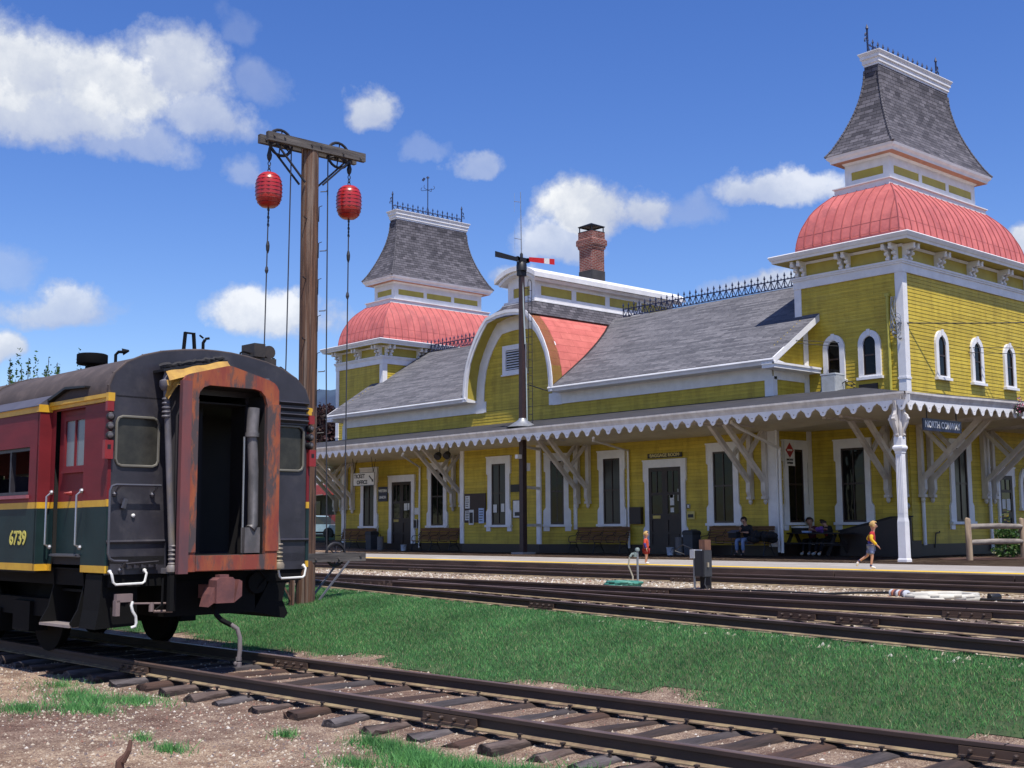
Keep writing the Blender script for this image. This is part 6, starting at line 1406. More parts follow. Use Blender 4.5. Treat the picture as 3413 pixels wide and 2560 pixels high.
# split-rail fence
SPL = M('grey_split_rail', (.33, .29, .25), .9, (.15, .125, .11), 5, stretch=(1, .2, 1), bmp=.7, bscale=14, bdist=.015); SPP = M('tan_split_post', (.36, .27, .18), .9, (.17, .12, .09), 5, stretch=(2, 2, .25), bmp=.6, bscale=14, bdist=.015)
t = thing('split_rail_fence', 'grey weathered split rail fence at the right of the platform', 'fence', (-17.2, 34, 0), 0)
for y in (32.35, 35.55, 38.7):
    g = G(); g.tube([(-17.2, y, -.05), (-17.2, y, .5), (-17.21, y, 1.14), (-17.2, y, 1.17)], [.095, .09, .085, .06], 8); g.build('post', SPP, t, 50, world=True)
for y0, y1 in ((32.35, 35.55), (35.55, 38.7)):
    for z in (.93, .49): g = G(); g.tube([(-17.2, y0+.02, z), (-17.2, y0+.25, z+.005), (-17.19, (y0+y1)/2, z+.015), (-17.2, y1-.2, z), (-17.2, y1, z)], [.05, .075, .08, .075, .05], 8); g.build('rail', SPL, t, 50, world=True)
# overhead wires
def wire(pts, label, r=.012):
    g = G(); P = []
    a, b = Vector(pts[0]), Vector(pts[1])
    for i in range(25): u = i/24; p = a.lerp(b, u); p.z -= pts[2]*4*u*(1-u); P.append(p)
    g.tube(P, r, 5); tag(g.build('overhead_wire', BLACK), label, 'wire', 'service wires running to the tower corner')
wire(((-21.0, YT-.12, 7.55), (-8, 62.0, 10.6), .55), 'upper twisted service wire running from the tower corner out of frame', .02)
wire(((-24.15, 34.2, 7.22), (-9, 61.0, 9.2), .75), 'middle service wire crossing the tower corner and the end wall'); wire(((-24.15, 34.25, 7.12), (-9, 60.5, 8.7), .75), 'lowest service wire crossing the tower corner and the end wall')
# ------------------------------------------------------------------ people
SKIN = M('skin', (.52, .29, .20), .5, (.46, .24, .165), 8); HBLOND = M('blond_hair', (.55, .36, .12), .7, (.40, .24, .08), 14); HDARK = M('dark_brown_hair', (.03, .018, .014), .6)
def skinmesh(name, joints, edges, mats, parent, sub=2, root=0):
    """joints: [(x,y,z,r)] grown into one continuous surface"""
    me = bpy.data.meshes.new(name+'_s'); me.from_pydata([j[:3] for j in joints], edges, []); o = bpy.data.objects.new(name, me); COL.objects.link(o)
    md = o.modifiers.new('s', 'SKIN'); md.use_smooth_shade = True
    if not me.skin_vertices: me.attributes.new('x', 'FLOAT', 'POINT')
    bm = bmesh.new(); bm.from_mesh(me); ly = bm.verts.layers.skin.verify()
    for v, j in zip(bm.verts, joints): v[ly].radius = (j[3], j[4] if len(j) > 4 else j[3]); v[ly].use_root = False
    bm.verts.ensure_lookup_table(); bm.verts[root][ly].use_root = True; bm.to_mesh(me); bm.free()
    sb_ = o.modifiers.new('u', 'SUBSURF'); sb_.levels = sub; sb_.render_levels = sub
    dg = bpy.context.evaluated_depsgraph_get(); nm = bpy.data.meshes.new_from_object(o.evaluated_get(dg)); bpy.data.objects.remove(o)
    nm.name = name; nm.materials.clear()
    for m in (mats if isinstance(mats, (list, tuple)) else [mats]): nm.materials.append(m)
    nm.polygons.foreach_set('use_smooth', [True]*len(nm.polygons)); nm.polygons.foreach_set('material_index', [0]*len(nm.polygons))
    r = bpy.data.objects.new(name, nm); COL.objects.link(r); r.parent = parent; return r
def person(label, loc, rz, J, H, cl, hair, group=None, hairlong=False):
    """J: joint dictionary in local metres (facing -y is forward); H: stature used for girths; cl: clothing shells"""
    t = thing('person', label, 'person', loc, rz, group); k = H/1.7; V = {a: Vector(b) for a, b in J.items()}
    R = {'pelvis': .115, 'belly': .112, 'chest': .125, 'neck': .05, 'head0': .07, 'head': .098, 'head2': .085, 'shL': .062, 'shR': .062, 'elL': .042, 'elR': .042, 'wrL': .029, 'wrR': .029, 'hipL': .09, 'hipR': .09, 'knL': .058, 'knR': .058, 'anL': .036, 'anR': .036, 'toL': .03, 'toR': .03}
    hk = k if H > 1.5 else k*1.28
    hd = (V['head']-V['neck']).normalized(); V['head0'] = V['neck']+hd*.10*k; V['head'] = V['neck']+hd*.17*hk; V['head2'] = V['neck']+hd*.24*hk
    fwd = Vector(J['face']).normalized()
    names = ['pelvis', 'belly', 'chest', 'neck', 'head0', 'head', 'head2', 'shL', 'elL', 'wrL', 'shR', 'elR', 'wrR', 'hipL', 'knL', 'anL', 'toL', 'hipR', 'knR', 'anR', 'toR']
    E = [('pelvis', 'belly'), ('belly', 'chest'), ('chest', 'neck'), ('neck', 'head0'), ('head0', 'head'), ('head', 'head2'), ('chest', 'shL'), ('shL', 'elL'), ('elL', 'wrL'), ('chest', 'shR'), ('shR', 'elR'), ('elR', 'wrR'), ('pelvis', 'hipL'), ('hipL', 'knL'), ('knL', 'anL'), ('anL', 'toL'), ('pelvis', 'hipR'), ('hipR', 'knR'), ('knR', 'anR'), ('anR', 'toR')]
    jt = []; 
    for n in names: f = hk if n.startswith('head') else k; jt.append((*V[n], R[n]*f))
    idx = {n: i for i, n in enumerate(names)}; ed = [(idx[a], idx[b]) for a, b in E]
    for sd in 'LR':                                           # palm, thumb and four fingers grown from each wrist
        w = V['wr'+sd]; d = (w-V['el'+sd]).normalized(); s_ = d.cross(Vector((0, 0, 1))); s_ = s_.normalized() if s_.length > .1 else Vector((1, 0, 0)); n_ = s_.cross(d)
        b0 = len(jt); jt.append((*(w+d*.055*k), .024*k)); ed.append((idx['wr'+sd], b0))
        for q, ln in ((-.9, .058), (-.3, .068), (.3, .064), (.9, .05)):
            a = len(jt); jt.append((*(w+d*.085*k+s_*q*.024*k), .0095*k)); jt.append((*(w+d*(.085+ln)*k*.98+s_*q*.028*k+n_*-.022*k), .007*k)); ed += [(b0, a), (a, a+1)]
        a = len(jt); jt.append((*(w+d*.04*k+s_*-.034*k), .011*k)); jt.append((*(w+d*.075*k+s_*-.056*k-n_*.015*k), .008*k)); ed += [(idx['wr'+sd], a), (a, a+1)]
    body = skinmesh('body', jt, ed, SKIN, t, 2)
    hc = V['head0'].lerp(V['head2'], .55); hr = .105*hk; up_ = hd; sdv = fwd.cross(up_).normalized(); f2 = up_.cross(sdv).normalized() if False else fwd
    g = G(); g.ball(hc+f2*hr*.93-up_*hr*.18, .017*hk, 6, None, (1, 1, 1.3)); 
    g.build('nose', SKIN, t, 80)
    for s in (-1, 1):
        g = G(); g.ball(hc+f2*hr*.86+sdv*s*.035*hk+up_*hr*.12, .012*hk, 6); g.build('eye', HDARK, t, 80)
        g = G(); g.ball(hc+sdv*s*hr*.95-up_*hr*.05, .024*hk, 6, None, (.6, .8, 1.2)); g.build('ear', SKIN, t, 80)
    g = G(); g.obox(hc+f2*hr*.90-up_*hr*.5, sdv, f2, up_, .022*hk, .008*hk, .005*hk); g.build('mouth', M('lip', (.36, .12, .10), .5), t)
    g = G(); N = 14; rr_ = random.Random(len(label))
    for i in range(N):                                        # cap of hair, open at the face
        for j in range(7):
            def hp(i_, j_):
                th = 2*math.pi*i_/N; ph = math.pi*.62*j_/7*(1.12 if hairlong else 1)
                d = sdv*math.cos(th)*math.sin(ph)+f2*math.sin(th)*math.sin(ph)+up_*math.cos(ph); fr_ = max(0, math.sin(th))*math.sin(ph)
                q = 1.12+.05*math.sin(i_*5+j_*3)
                return hc+up_*hr*.12+d*hr*q, fr_, ph
            P = [hp(i, j), hp(i+1, j), hp(i+1, j+1), hp(i, j+1)]
            if max(p[1] for p in P) > .55 and P[2][2] > 1.0: continue
            g.face([p[0] for p in P][::-1])
    ho = g.build('hair', hair, t, 80)
    for nm, mat_, js, es, gr in cl:
        pts = []; nn = {}
        for n, r in js:
            if isinstance(n, tuple): p = V[n[0]].lerp(V[n[1]], n[2]); key = n
            else: p = V[n]; key = n
            nn[key] = len(pts); pts.append((*p, r*k))
        skinmesh(nm, pts, [(nn[a], nn[b]) for a, b in es], mat_, t, 2)
    return t
def jacket(mat_, slv, gr=1.0, hem='pelvis', cuffs=.85):
    j = [(hem, .135*gr), ('belly', .14*gr), ('chest', .15*gr), (('chest', 'neck', .8), .07*gr), ('shL', .078*gr), ('elL', .056*gr), (('elL', 'wrL', cuffs), .044*gr), ('shR', .078*gr), ('elR', .056*gr), (('elR', 'wrR', cuffs), .044*gr)]
    e = [(hem, 'belly'), ('belly', 'chest'), ('chest', ('chest', 'neck', .8)), ('chest', 'shL'), ('shL', 'elL'), ('elL', ('elL', 'wrL', cuffs)), ('chest', 'shR'), ('shR', 'elR'), ('elR', ('elR', 'wrR', cuffs))]
    return ('jacket', mat_, j, e, gr)
def sleeves(mat_, gr=1.06, a=.25, cuffs=.85, side='LR'):
    out = []
    for s in side: out.append(('sleeve', mat_, [(('sh'+s, 'el'+s, a), .078*gr), ('el'+s, .060*gr), (('el'+s, 'wr'+s, cuffs), .047*gr)], [(('sh'+s, 'el'+s, a), 'el'+s), ('el'+s, ('el'+s, 'wr'+s, cuffs))], gr))
    return out
def trousers(mat_, t=.9, gr=1.0):
    j = [('pelvis', .13*gr)]; e = []
    for s in 'LR':
        j += [('hip'+s, .105*gr), ('kn'+s, .074*gr)]; e += [('pelvis', 'hip'+s), ('hip'+s, 'kn'+s)]
        if t > 0: j.append((('kn'+s, 'an'+s, t), .06*gr)); e.append(('kn'+s, ('kn'+s, 'an'+s, t)))
    return ('trousers', mat_, j, e, gr)
def shorts(mat_, t=.85, gr=1.08):
    j = [('pelvis', .135*gr)]; e = []
    for s in 'LR': j += [('hip'+s, .112*gr), (('hip'+s, 'kn'+s, t), .09*gr)]; e += [('pelvis', 'hip'+s), ('hip'+s, ('hip'+s, 'kn'+s, t))]
    return ('shorts', mat_, j, e, gr)
def shoes(mat_, gr=1.0):
    return [('shoe', mat_, [('an'+s, .05*gr), (('an'+s, 'to'+s, .45), .052*gr), ('to'+s, .042*gr)], [('an'+s, ('an'+s, 'to'+s, .45)), (('an'+s, 'to'+s, .45), 'to'+s)], gr) for s in 'LR']
CL = lambda n, c, c2=None: M(n, c, .85, c2, 7, bmp=.25, bscale=18)
JEAN = CL('blue_jeans', (.20, .28, .46), (.13, .19, .33)); BLKC = CL('black_cloth', (.010, .010, .014)); REDC = CL('red_cloth', (.42, .025, .03)); BLUC = CL('royal_blue_cloth', (.04, .05, .28)); YELC = CL('yellow_cloth', (.75, .46, .02)); ORGC = CL('orange_red_cloth', (.62, .07, .03)); SHOE = CL('white_trainer', (.66, .66, .66)); DSH = CL('dark_shoe', (.02, .02, .022)); CHK = CL('checked_blue_shorts', (.27, .33, .50), (.10, .14, .34)); SOCK = CL('navy_sock', (.05, .06, .16))
# running boy (faces +x); local -y is forward, so he is turned by +90 degrees
k = 1.05/1.7
Jb = {'pelvis': (0, 0, .53), 'belly': (0, -.015, .60), 'chest': (0, -.035, .74), 'neck': (0, -.045, .84), 'head': (0, -.06, .96), 'face': (0, -1, -.12), 'shL': (-.10, -.03, .80), 'elL': (-.16, -.02, .66), 'wrL': (-.12, -.15, .52), 'shR': (.10, -.03, .80), 'elR': (.17, .10, .67), 'wrR': (.11, -.04, .60),
      'hipL': (-.055, 0, .49), 'knL': (-.06, -.02, .29), 'anL': (-.06, .02, .06), 'toL': (-.06, -.085, .03), 'hipR': (.055, .01, .49), 'knR': (.06, .10, .30), 'anR': (.06, .30, .17), 'toR': (.06, .34, .07)}
person('boy in a red, blue and yellow jacket and shorts running along the platform', (-15.12, 24.1, .005), rad(116), Jb, 1.05, [jacket(REDC, 1, 1.0), ('jacket_panel', BLUC, [('pelvis', .148), ('belly', .152), (('belly', 'chest', .35), .150)], [('pelvis', 'belly'), ('belly', ('belly', 'chest', .35))], 1)]+sleeves(YELC, 1.12, .2)+[shorts(CHK)]+[('sock', SOCK, [(('kn'+s, 'an'+s, .72), .046), ('an'+s, .044)], [(('kn'+s, 'an'+s, .72), 'an'+s)], 1) for s in 'LR']+shoes(SHOE), HBLOND)
# toddler standing, turned to the right
Jt = {'pelvis': (0, 0, .40), 'belly': (0, 0, .47), 'chest': (0, 0, .58), 'neck': (0, 0, .665), 'head': (0, -.01, .78), 'face': (0, -1, 0), 'shL': (-.085, 0, .63), 'elL': (-.115, .01, .51), 'wrL': (-.11, -.03, .40), 'shR': (.085, 0, .63), 'elR': (.115, .01, .51), 'wrR': (.11, -.03, .40), 'hipL': (-.05, 0, .36), 'knL': (-.05, -.01, .21), 'anL': (-.05, .01, .05), 'toL': (-.05, -.075, .025), 'hipR': (.05, 0, .36), 'knR': (.05, -.01, .21), 'anR': (.05, .01, .05), 'toR': (.05, -.075, .025)}
person('blond toddler in an orange red jacket and red shorts standing at the platform edge', (-21.55, 23.8, .005), rad(122), Jt, .9, [jacket(ORGC, 1, 1.15), shorts(CL('deep_red_shorts', (.30, .02, .02)), .8, 1.15), ('white_yoke', CL('white_yoke', (.7, .68, .68)), [(('chest', 'neck', .25), .135), (('chest', 'neck', .7), .095)], [(('chest', 'neck', .25), ('chest', 'neck', .7))], 1)]+sleeves(CL('navy_sleeve', (.07, .04, .20)), 1.2, .55)+shoes(SHOE), HBLOND)
# seated adult on the right-hand bench
Js = {'pelvis': (0, .05, .52), 'belly': (0, .04, .66), 'chest': (0, -.03, .86), 'neck': (0, -.08, 1.02), 'head': (0, -.15, 1.17), 'face': (.1, -1, -.55), 'shL': (-.17, -.04, .97), 'elL': (-.22, -.13, .74), 'wrL': (-.08, -.27, .88), 'shR': (.17, -.03, .96), 'elR': (.30, -.12, .76), 'wrR': (.14, -.32, .78), 'hipL': (-.10, .0, .50), 'knL': (-.13, -.40, .55), 'anL': (-.15, -.38, .10), 'toL': (-.16, -.52, .04), 'hipR': (.10, .0, .50), 'knR': (.12, -.40, .55), 'anR': (.13, -.40, .10), 'toR': (.14, -.54, .04)}
person('dark haired person in a black jumper and blue jeans seated on the bench, looking down', (-25.42, 33.08, 0), 0, Js, 1.66, [jacket(BLKC, 1, 1.0, cuffs=.6), trousers(JEAN, .86)]+shoes(DSH), HDARK)
g = G(); 
for i in range(22): g.ball((random.uniform(-.45, .45), random.uniform(-.16, .12), random.uniform(.08, .30)*(1-abs(random.uniform(-.3, .3)))), random.uniform(.10, .17), 9, None, (1.3, .9, .9))
o = g.build('black_bag', CL('black_nylon', (.007, .007, .010)), smooth=80); o.location = (-24.62, 32.95, .44); tag(o, 'large soft black bag lying on the bench right of the seated person', 'bag')
t = thing('camera_bag', 'boxy black case with a grey flap on the knees of the seated person', 'bag', (-25.65, 32.68, .6)); g = G(); g.box(-.17, .17, -.1, .12, 0, .2); g.build('case', BLKC, t); g = G(); g.obox((0, -.02, .215), (1, 0, 0), (0, .95, .3), (0, -.3, .95), .165, .13, .012); g.build('flap', CL('grey_flap', (.10, .10, .13)), t)
# two people at the picnic table (on the far seat, facing the camera)
Jp = {'pelvis': (0, .05, .50), 'belly': (0, .02, .62), 'chest': (0, -.06, .82), 'neck': (0, -.10, .96), 'head': (0, -.15, 1.10), 'face': (.25, -1, -.3), 'shL': (-.16, -.08, .92), 'elL': (-.23, -.22, .78), 'wrL': (-.08, -.38, .86), 'shR': (.16, -.08, .92), 'elR': (.22, -.22, .78), 'wrR': (.06, -.38, .84), 'hipL': (-.10, .0, .48), 'knL': (-.12, -.40, .50), 'anL': (-.10, -.52, .08), 'toL': (-.12, -.68, .035), 'hipR': (.10, .0, .48), 'knR': (.12, -.40, .50), 'anR': (.12, -.50, .08), 'toR': (.14, -.64, .035)}
person('dark haired child in a navy and red top eating at the picnic table', (-24.37, 35.27, 0), rad(8), Jp, 1.5, [jacket(CL('navy_checked_top', (.05, .03, .07), (.16, .03, .04)), 1), trousers(BLKC)]+shoes(SHOE, 1.15), HDARK)
Jq = dict(Jp); Jq.update({'head': (-.09, -.16, 1.11), 'face': (-1, -.6, -.15), 'wrL': (-.22, -.36, .82), 'wrR': (-.02, -.36, .80)})
person('dark haired person in a black jacket and red vest leaning over the picnic table', (-23.72, 35.27, 0), rad(-14), Jq, 1.62, [jacket(BLKC, 1), ('red_vest', CL('red_vest_cloth', (.30, .02, .02)), [('belly', .150), ('chest', .158), (('chest', 'neck', .7), .09)], [('belly', 'chest'), ('chest', ('chest', 'neck', .7))], 1), trousers(BLKC)]+shoes(SHOE, 1.1), HDARK)
# ------------------------------------------------------------------ trees, shrubs, background buildings
BARK = M('tree_bark', (.10, .075, .055), .95, (.05, .035, .03), 5)
def crown(name, clumps, n, size, mats, probs, parent, seed=1, droop=.3):
    r = np.random.default_rng(seed); C_ = np.array([c[:3] for c in clumps]); Rr = np.array([c[3:6] for c in clumps]); w = Rr.prod(1)**.66; w /= w.sum()
    k = r.choice(len(clumps), n, p=w); d = r.normal(size=(n, 3)); d /= np.linalg.norm(d, axis=1)[:, None]; rad_ = r.uniform(.25, 1, n)**.45*r.uniform(.8, 1.12, n)
    p = C_[k]+d*Rr[k]*rad_[:, None]; s = size*r.uniform(.6, 1.3, n)
    u = r.normal(size=(n, 3)); u /= np.linalg.norm(u, axis=1)[:, None]; v = np.cross(u, r.normal(size=(n, 3))); v /= np.linalg.norm(v, axis=1)[:, None]
    V = np.zeros((n, 4, 3)); V[:, 0] = p-u*s[:, None]; V[:, 1] = p-v*s[:, None]*.55; V[:, 2] = p+u*s[:, None]; V[:, 3] = p+v*s[:, None]*.55
    me = bpy.data.meshes.new(name); me.from_pydata(V.reshape(-1, 3).tolist(), [], np.arange(n*4).reshape(n, 4).tolist())
    for m in mats: me.materials.append(m)
    me.polygons.foreach_set('material_index', r.choice(len(mats), n, p=probs).astype(np.int32)); o = bpy.data.objects.new(name, me); COL.objects.link(o)
    if parent: o.parent = parent
    return o
LA = leafmat('leaf_mid_green', (.045, .105, .028)); LB = leafmat('leaf_deep_green', (.022, .058, .02)); LC = leafmat('leaf_light_green', (.09, .17, .04)); LP = leafmat('copper_beech_leaf', (.055, .024, .024)); LP2 = leafmat('copper_beech_leaf_dark', (.022, .012, .014)); LPL = leafmat('copper_beech_leaf_pale', (.12, .075, .06))
def tree(label, loc, h, spread, mats, probs, seed, n=3500, leaf=.16, poplar=False, group=None):
    r = random.Random(seed); t = thing('broadleaf_tree' if not poplar else 'young_tree', label, 'tree', loc, 0, group)
    g = G(); g.tube([(0, 0, 0), (.05, .02, h*.3), (0, 0, h*.62)], [h*.028, h*.02, h*.008], 8); cl = []
    for i in range(8 if not poplar else 11):
        a = r.uniform(0, 6.28); z = h*r.uniform(.3, .85); q = spread*r.uniform(.3, .8)*(1.1-z/h)
        x, y = q*math.cos(a), q*math.sin(a); g.tube([(0, 0, z*.6), (x*.5, y*.5, z*.85), (x, y, z)], [h*.010, h*.006, h*.002], 5)
        if poplar: cl.append((x, y, z+h*.06, spread*.16, spread*.16, h*.15)); 
        else: cl.append((x, y, z, spread*r.uniform(.28, .45), spread*r.uniform(.28, .45), h*r.uniform(.10, .17)))
    if poplar:
        cl = [(0, 0, h*.45, spread*.5, spread*.5, h*.25), (0, 0, h*.86, .16, .16, h*.14)]
        for i in range(7):
            a = i*.9+r.random(); q = spread*r.uniform(.25, .6); zt = h*r.uniform(.72, .95)
            g.tube([(0, 0, h*.3), (q*math.cos(a)*.9, q*math.sin(a)*.9, h*.5), (q*math.cos(a), q*math.sin(a), zt)], [.06, .04, .012], 5); cl.append((q*math.cos(a), q*math.sin(a), zt-h*.12, .17, .17, h*.13))
    else: cl.append((0, 0, h*.62, spread*.5, spread*.5, h*.2))
    if not poplar: cl.append((0, 0, h*.85, spread*.32, spread*.32, h*.12))
    g.build('trunk', BARK, t, 60); crown('crown', cl, n, leaf, mats, probs, t, seed); return t
for i, (az, h, d, sd_) in enumerate(((-71.9, 8.9, 62, 1), (-70.5, 9.9, 60, 2), (-69.8, 10.0, 63, 3), (-68.9, 9.2, 61, 4), (-68.0, 10.2, 62, 5), (-67.4, 9.5, 64, 6), (-66.7, 9.4, 61, 7), (-72.8, 8.2, 66, 8))):
    a = rad(az); tree(('tallest slender', 'slender', 'bushy slender')[i % 3]+' young tree rising behind the coach roof', (d*math.sin(a), d*math.cos(a), -.3), h*1.0, 2.6, [LA, LC, LB], [.5, .25, .25], sd_, 2200, .085, True, 'young trees behind the coach')
def at(x, y, d): return None
tree('copper beech with dark purple leaves behind the left end of the station', (-78, 50.5, .4), 10.4, 5.2, [LP, LP2, LPL], [.45, .35, .2], 21, 6000, .2)
tree('green tree between the copper beech and the station tower', (-86, 60, .4), 9.3, 5, [LA, LB, LC], [.5, .3, .2], 22, 4500, .22)
tree('large green tree low behind the white motel roof', (-96, 61, .4), 9.6, 6.5, [LB, LA, LC], [.5, .4, .1], 23, 4500, .25)
for i, (x, y, h) in enumerate(((-120, 40, 9), (-110, 75, 12), (-60, 80, 10), (-20, 75, 11), (0, 60, 10), (-125, 22, 9), (20, 50, 11))): tree('green tree standing far behind the station yard', (x, y, .1), h, h*.55, [LA, LB, LC], [.5, .3, .2], 30+i, 2200, .3, group='trees far behind the yard')
# shrub behind the fence
t = thing('garden_shrub', 'leafy green shrub with small flowers behind the split rail fence', 'shrub', (-17.95, 36.1, 0)); g = G()
for i in range(9): a = i*.7; g.tube([(0, 0, 0), (.2*math.cos(a), .25*math.sin(a), .5), (.4*math.cos(a), .5*math.sin(a), random.uniform(.7, 1.1))], [.015, .01, .004], 5)
g.build('stem', BARK, t); crown('foliage', [(0, -.2, .25, .38, .5, .3), (-.05, .4, .4, .4, .5, .35), (0, .1, .72, .35, .6, .2), (.05, -.3, .75, .3, .35, .16), (0, .8, .3, .35, .5, .3), (0, .9, .75, .3, .4, .2)], 1500, .06, [LA, LC, LB, leafmat('pale_flower', (.5, .5, .3))], [.48, .3, .19, .03], t, 77)
crown('flower_stalk', [(.05, -.35, 1.15, .08, .05, .2), (0, .1, 1.2, .07, .05, .22), (.03, -.7, 1.1, .06, .05, .15)], 45, .035, [LC, leafmat('yellow_flower', (.55, .42, .05))], [.6, .4], t, 78)
g = G(); N = 24; g.face([(-17.7+1.0*math.cos(2*math.pi*i/N)*(1+.1*math.sin(i*3)), 34.6+2.4*math.sin(2*math.pi*i/N), .012) for i in range(N)]); struct(g.build('mulch_bed', M('bark_mulch', (.10, .045, .03), .95, (.045, .022, .018), 20, bmp=.8)))
# hanging flower basket at the right edge of the canopy
t = thing('hanging_basket', 'hanging basket with pink flowers at the right edge under the canopy', 'flower basket', (-17.3, 36.05, 4.35)); g = G(); g.lathe([(.02, 0), (.14, .05), (.18, .16)], (0, 0, 0), 12); g.tube([(.15, 0, .16), (0, 0, .42)], .006, 4); g.tube([(-.15, 0, .16), (0, 0, .42)], .006, 4); g.build('basket', BROWN, t, 40)
crown('flowers', [(0, 0, .2, .2, .2, .1), (0, -.1, .05, .12, .1, .14), (.02, -.05, .4, .08, .06, .12)], 170, .035, [LA, leafmat('pink_petal', (.6, .16, .26)), leafmat('white_petal', (.7, .65, .62))], [.5, .33, .17], t, 5)
# motel, car and dark rail fence in the gap left of the station
t = thing('motel_building', 'low white motel with a red band and a pale roof behind the station', 'building', (-68, 43, .4)); 
MW = M('motel_white', (.62, .60, .57), .6); 
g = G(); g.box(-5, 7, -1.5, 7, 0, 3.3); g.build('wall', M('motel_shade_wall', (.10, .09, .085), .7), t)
g = G(); g.prism([(-3.4, 3.9), (8, 3.9), (3.2, 5.6), (1.6, 5.6)], (-6, 0, 0), (0, 1, 0), (0, 0, 1), (1, 0, 0), 14); g.build('roof', MW, t)
g = G(); g.box(-6, 8, -3.5, -3.3, 3.15, 3.9); g.build('fascia', MW, t); g = G(); g.box(-6, 8, -3.62, -3.5, 2.55, 3.15); g.build('red_band', M('motel_red', (.55, .07, .06), .5), t); g = G(); g.box(-6, 8, -3.1, -2.9, .9, 1.4); g.build('red_railing', M('motel_red_low', (.45, .06, .05), .5), t)
for x in (-4.5, -1.5, 1.5, 4.5): g = G(); g.box(x-.08, x+.08, -3.3, -3.14, 0, 3.1); g.build('post', MW, t)
for x in (-3, 0, 3): g = G(); g.box(x-.6, x+.6, -1.56, -1.5, .9, 2.3); g.build('window', PANE, t)
g = G(); g.prism([(-1.6, 3.9), (1.6, 3.9), (0, 5.2)], (4.2, -3.6, 0), (1, 0, 0), (0, 0, 1), (0, 1, 0), 4); g.build('gable', M('motel_grey_gable', (.28, .29, .32), .6), t)
t = thing('parked_car', 'pale blue car parked behind the fence left of the station', 'car', (-60.5, 38.6, .42), .5)
CARP = M('pale_blue_car_paint', (.35, .50, .62), .25, coat=.6)
g = G(); P = [(-2.1, .28), (2.1, .28), (2.15, .55), (2.0, .72), (1.15, .82), (-1.9, .86), (-2.15, .7), (-2.15, .4)]; g.prism(P, (0, -.82, 0), (1, 0, 0), (0, 0, 1), (0, 1, 0), 1.64); g.build('body', CARP, t, 30)
g = G(); g.prism([(-1.6, .84), (1.1, .82), (.45, 1.28), (-1.05, 1.3)], (0, -.72, 0), (1, 0, 0), (0, 0, 1), (0, 1, 0), 1.44); cabin = g.build('cabin', glassy('car_glass', (.03, .04, .05)), t, 30)
g = G(); g.prism([(-1.1, 1.28), (.5, 1.26), (.4, 1.33), (-1.0, 1.34)], (0, -.7, 0), (1, 0, 0), (0, 0, 1), (0, 1, 0), 1.4); g.build('roof', CARP, t, 30)
for x in (-1.3, 1.3):
    for y in (-.8, .8): g = G(); g.lathe([(.02, -.1), (.31, -.1), (.33, 0), (.31, .1), (.02, .1)], (x, y, .32), 16, None, (0, 1, 0)); g.build('wheel', BLACK, t, 40)
t = thing('black_rail_fence', 'dark low rail fence between the platform and the parked car', 'fence', (-53, 32, 0))
for i in range(5): g = G(); x, y = -52.2-i*.9, 34.0-i*.62; g.box(x-.06, x+.06, y-.06, y+.06, 0, .98); g.build('post', BLACK, t, None, world=True)
for z in (.35, .8): g = G(); g.bar((-52.2, 34.0, z), (-55.8, 31.5, z), .05, .10); g.build('rail', BLACK, t, None, world=True)
# lawn patch and wooded hill far away
sheet('back_lawn', rng((-72, -55.2, 2)), rng((27, 44, 2)), .02, GREEN_FAR, lambda x, y: x < -56 or y < 20)
HILLM = M('haze_blue_forest', (.035, .062, .105), .95, (.022, .040, .080), .012, 9, lo=.42, hi=.6, bmp=0, col3=(.06, .095, .14), scale3=.02, lo3=.6, hi3=.7)  # blue haze of distance is mixed into the forest colour
g = G(); 
def hf(u, v): 
    a = rad(-115+130*u); R = 2700+900*v; h = (352+45*math.sin(u*17)+30*math.sin(u*41+1))*math.sin(min(1, v*1.35)*math.pi/2)+14*math.sin(u*300+v*20)*v
    return (R*math.sin(a), R*math.cos(a), h-30)
g.grid(hf, 160, 10); struct(g.build('hill', HILLM, smooth=60))
# ------------------------------------------------------------------ camera, light, sky
cam = bpy.data.cameras.new('camera'); co = bpy.data.objects.new('camera', cam); COL.objects.link(co); SC.camera = co
cam.sensor_width = 36; cam.sensor_fit = 'HORIZONTAL'; cam.lens = 42.917; cam.clip_start = .1; cam.clip_end = 20000
yw, pt, rl = -.84345752, .11781732, -.00549663
fw = Vector((math.sin(yw)*math.cos(pt), math.cos(yw)*math.cos(pt), math.sin(pt)))
rt = Vector((math.cos(yw), -math.sin(yw), 0)); up = rt.cross(fw)
r2 = rt*math.cos(rl)+up*math.sin(rl); u2 = -rt*math.sin(rl)+up*math.cos(rl)
co.matrix_world = Matrix(((r2.x, u2.x, -fw.x, 0), (r2.y, u2.y, -fw.y, 0), (r2.z, u2.z, -fw.z, .95), (0, 0, 0, 1)))
sd = Vector((.42, -.17, 1)).normalized()      # towards the sun
sl = bpy.data.lights.new('sun', 'SUN'); sl.energy = SUN_E; sl.angle = rad(.53); sl.color = (1, .95, .87)
so = bpy.data.objects.new('sun', sl); COL.objects.link(so); so.location = (0, -20, 60)
so.rotation_euler = sd.to_track_quat('Z', 'Y').to_euler()
SC.world = bpy.data.worlds.new('World'); W = SC.world; W.use_nodes = True; nt = W.node_tree
bg = nt.nodes['Background']; bg.inputs['Strength'].default_value = SKY_E
sk = _n(nt, 'ShaderNodeTexSky'); sk.sky_type = 'NISHITA'; sk.sun_disc = False
sk.sun_elevation = math.asin(sd.z); sk.sun_rotation = math.atan2(sd.x, sd.y)
sk.air_density = 1.0; sk.dust_density = .45; sk.ozone_density = 3.0; sk.altitude = 300
tc = _n(nt, 'ShaderNodeTexCoord').outputs['Generated']
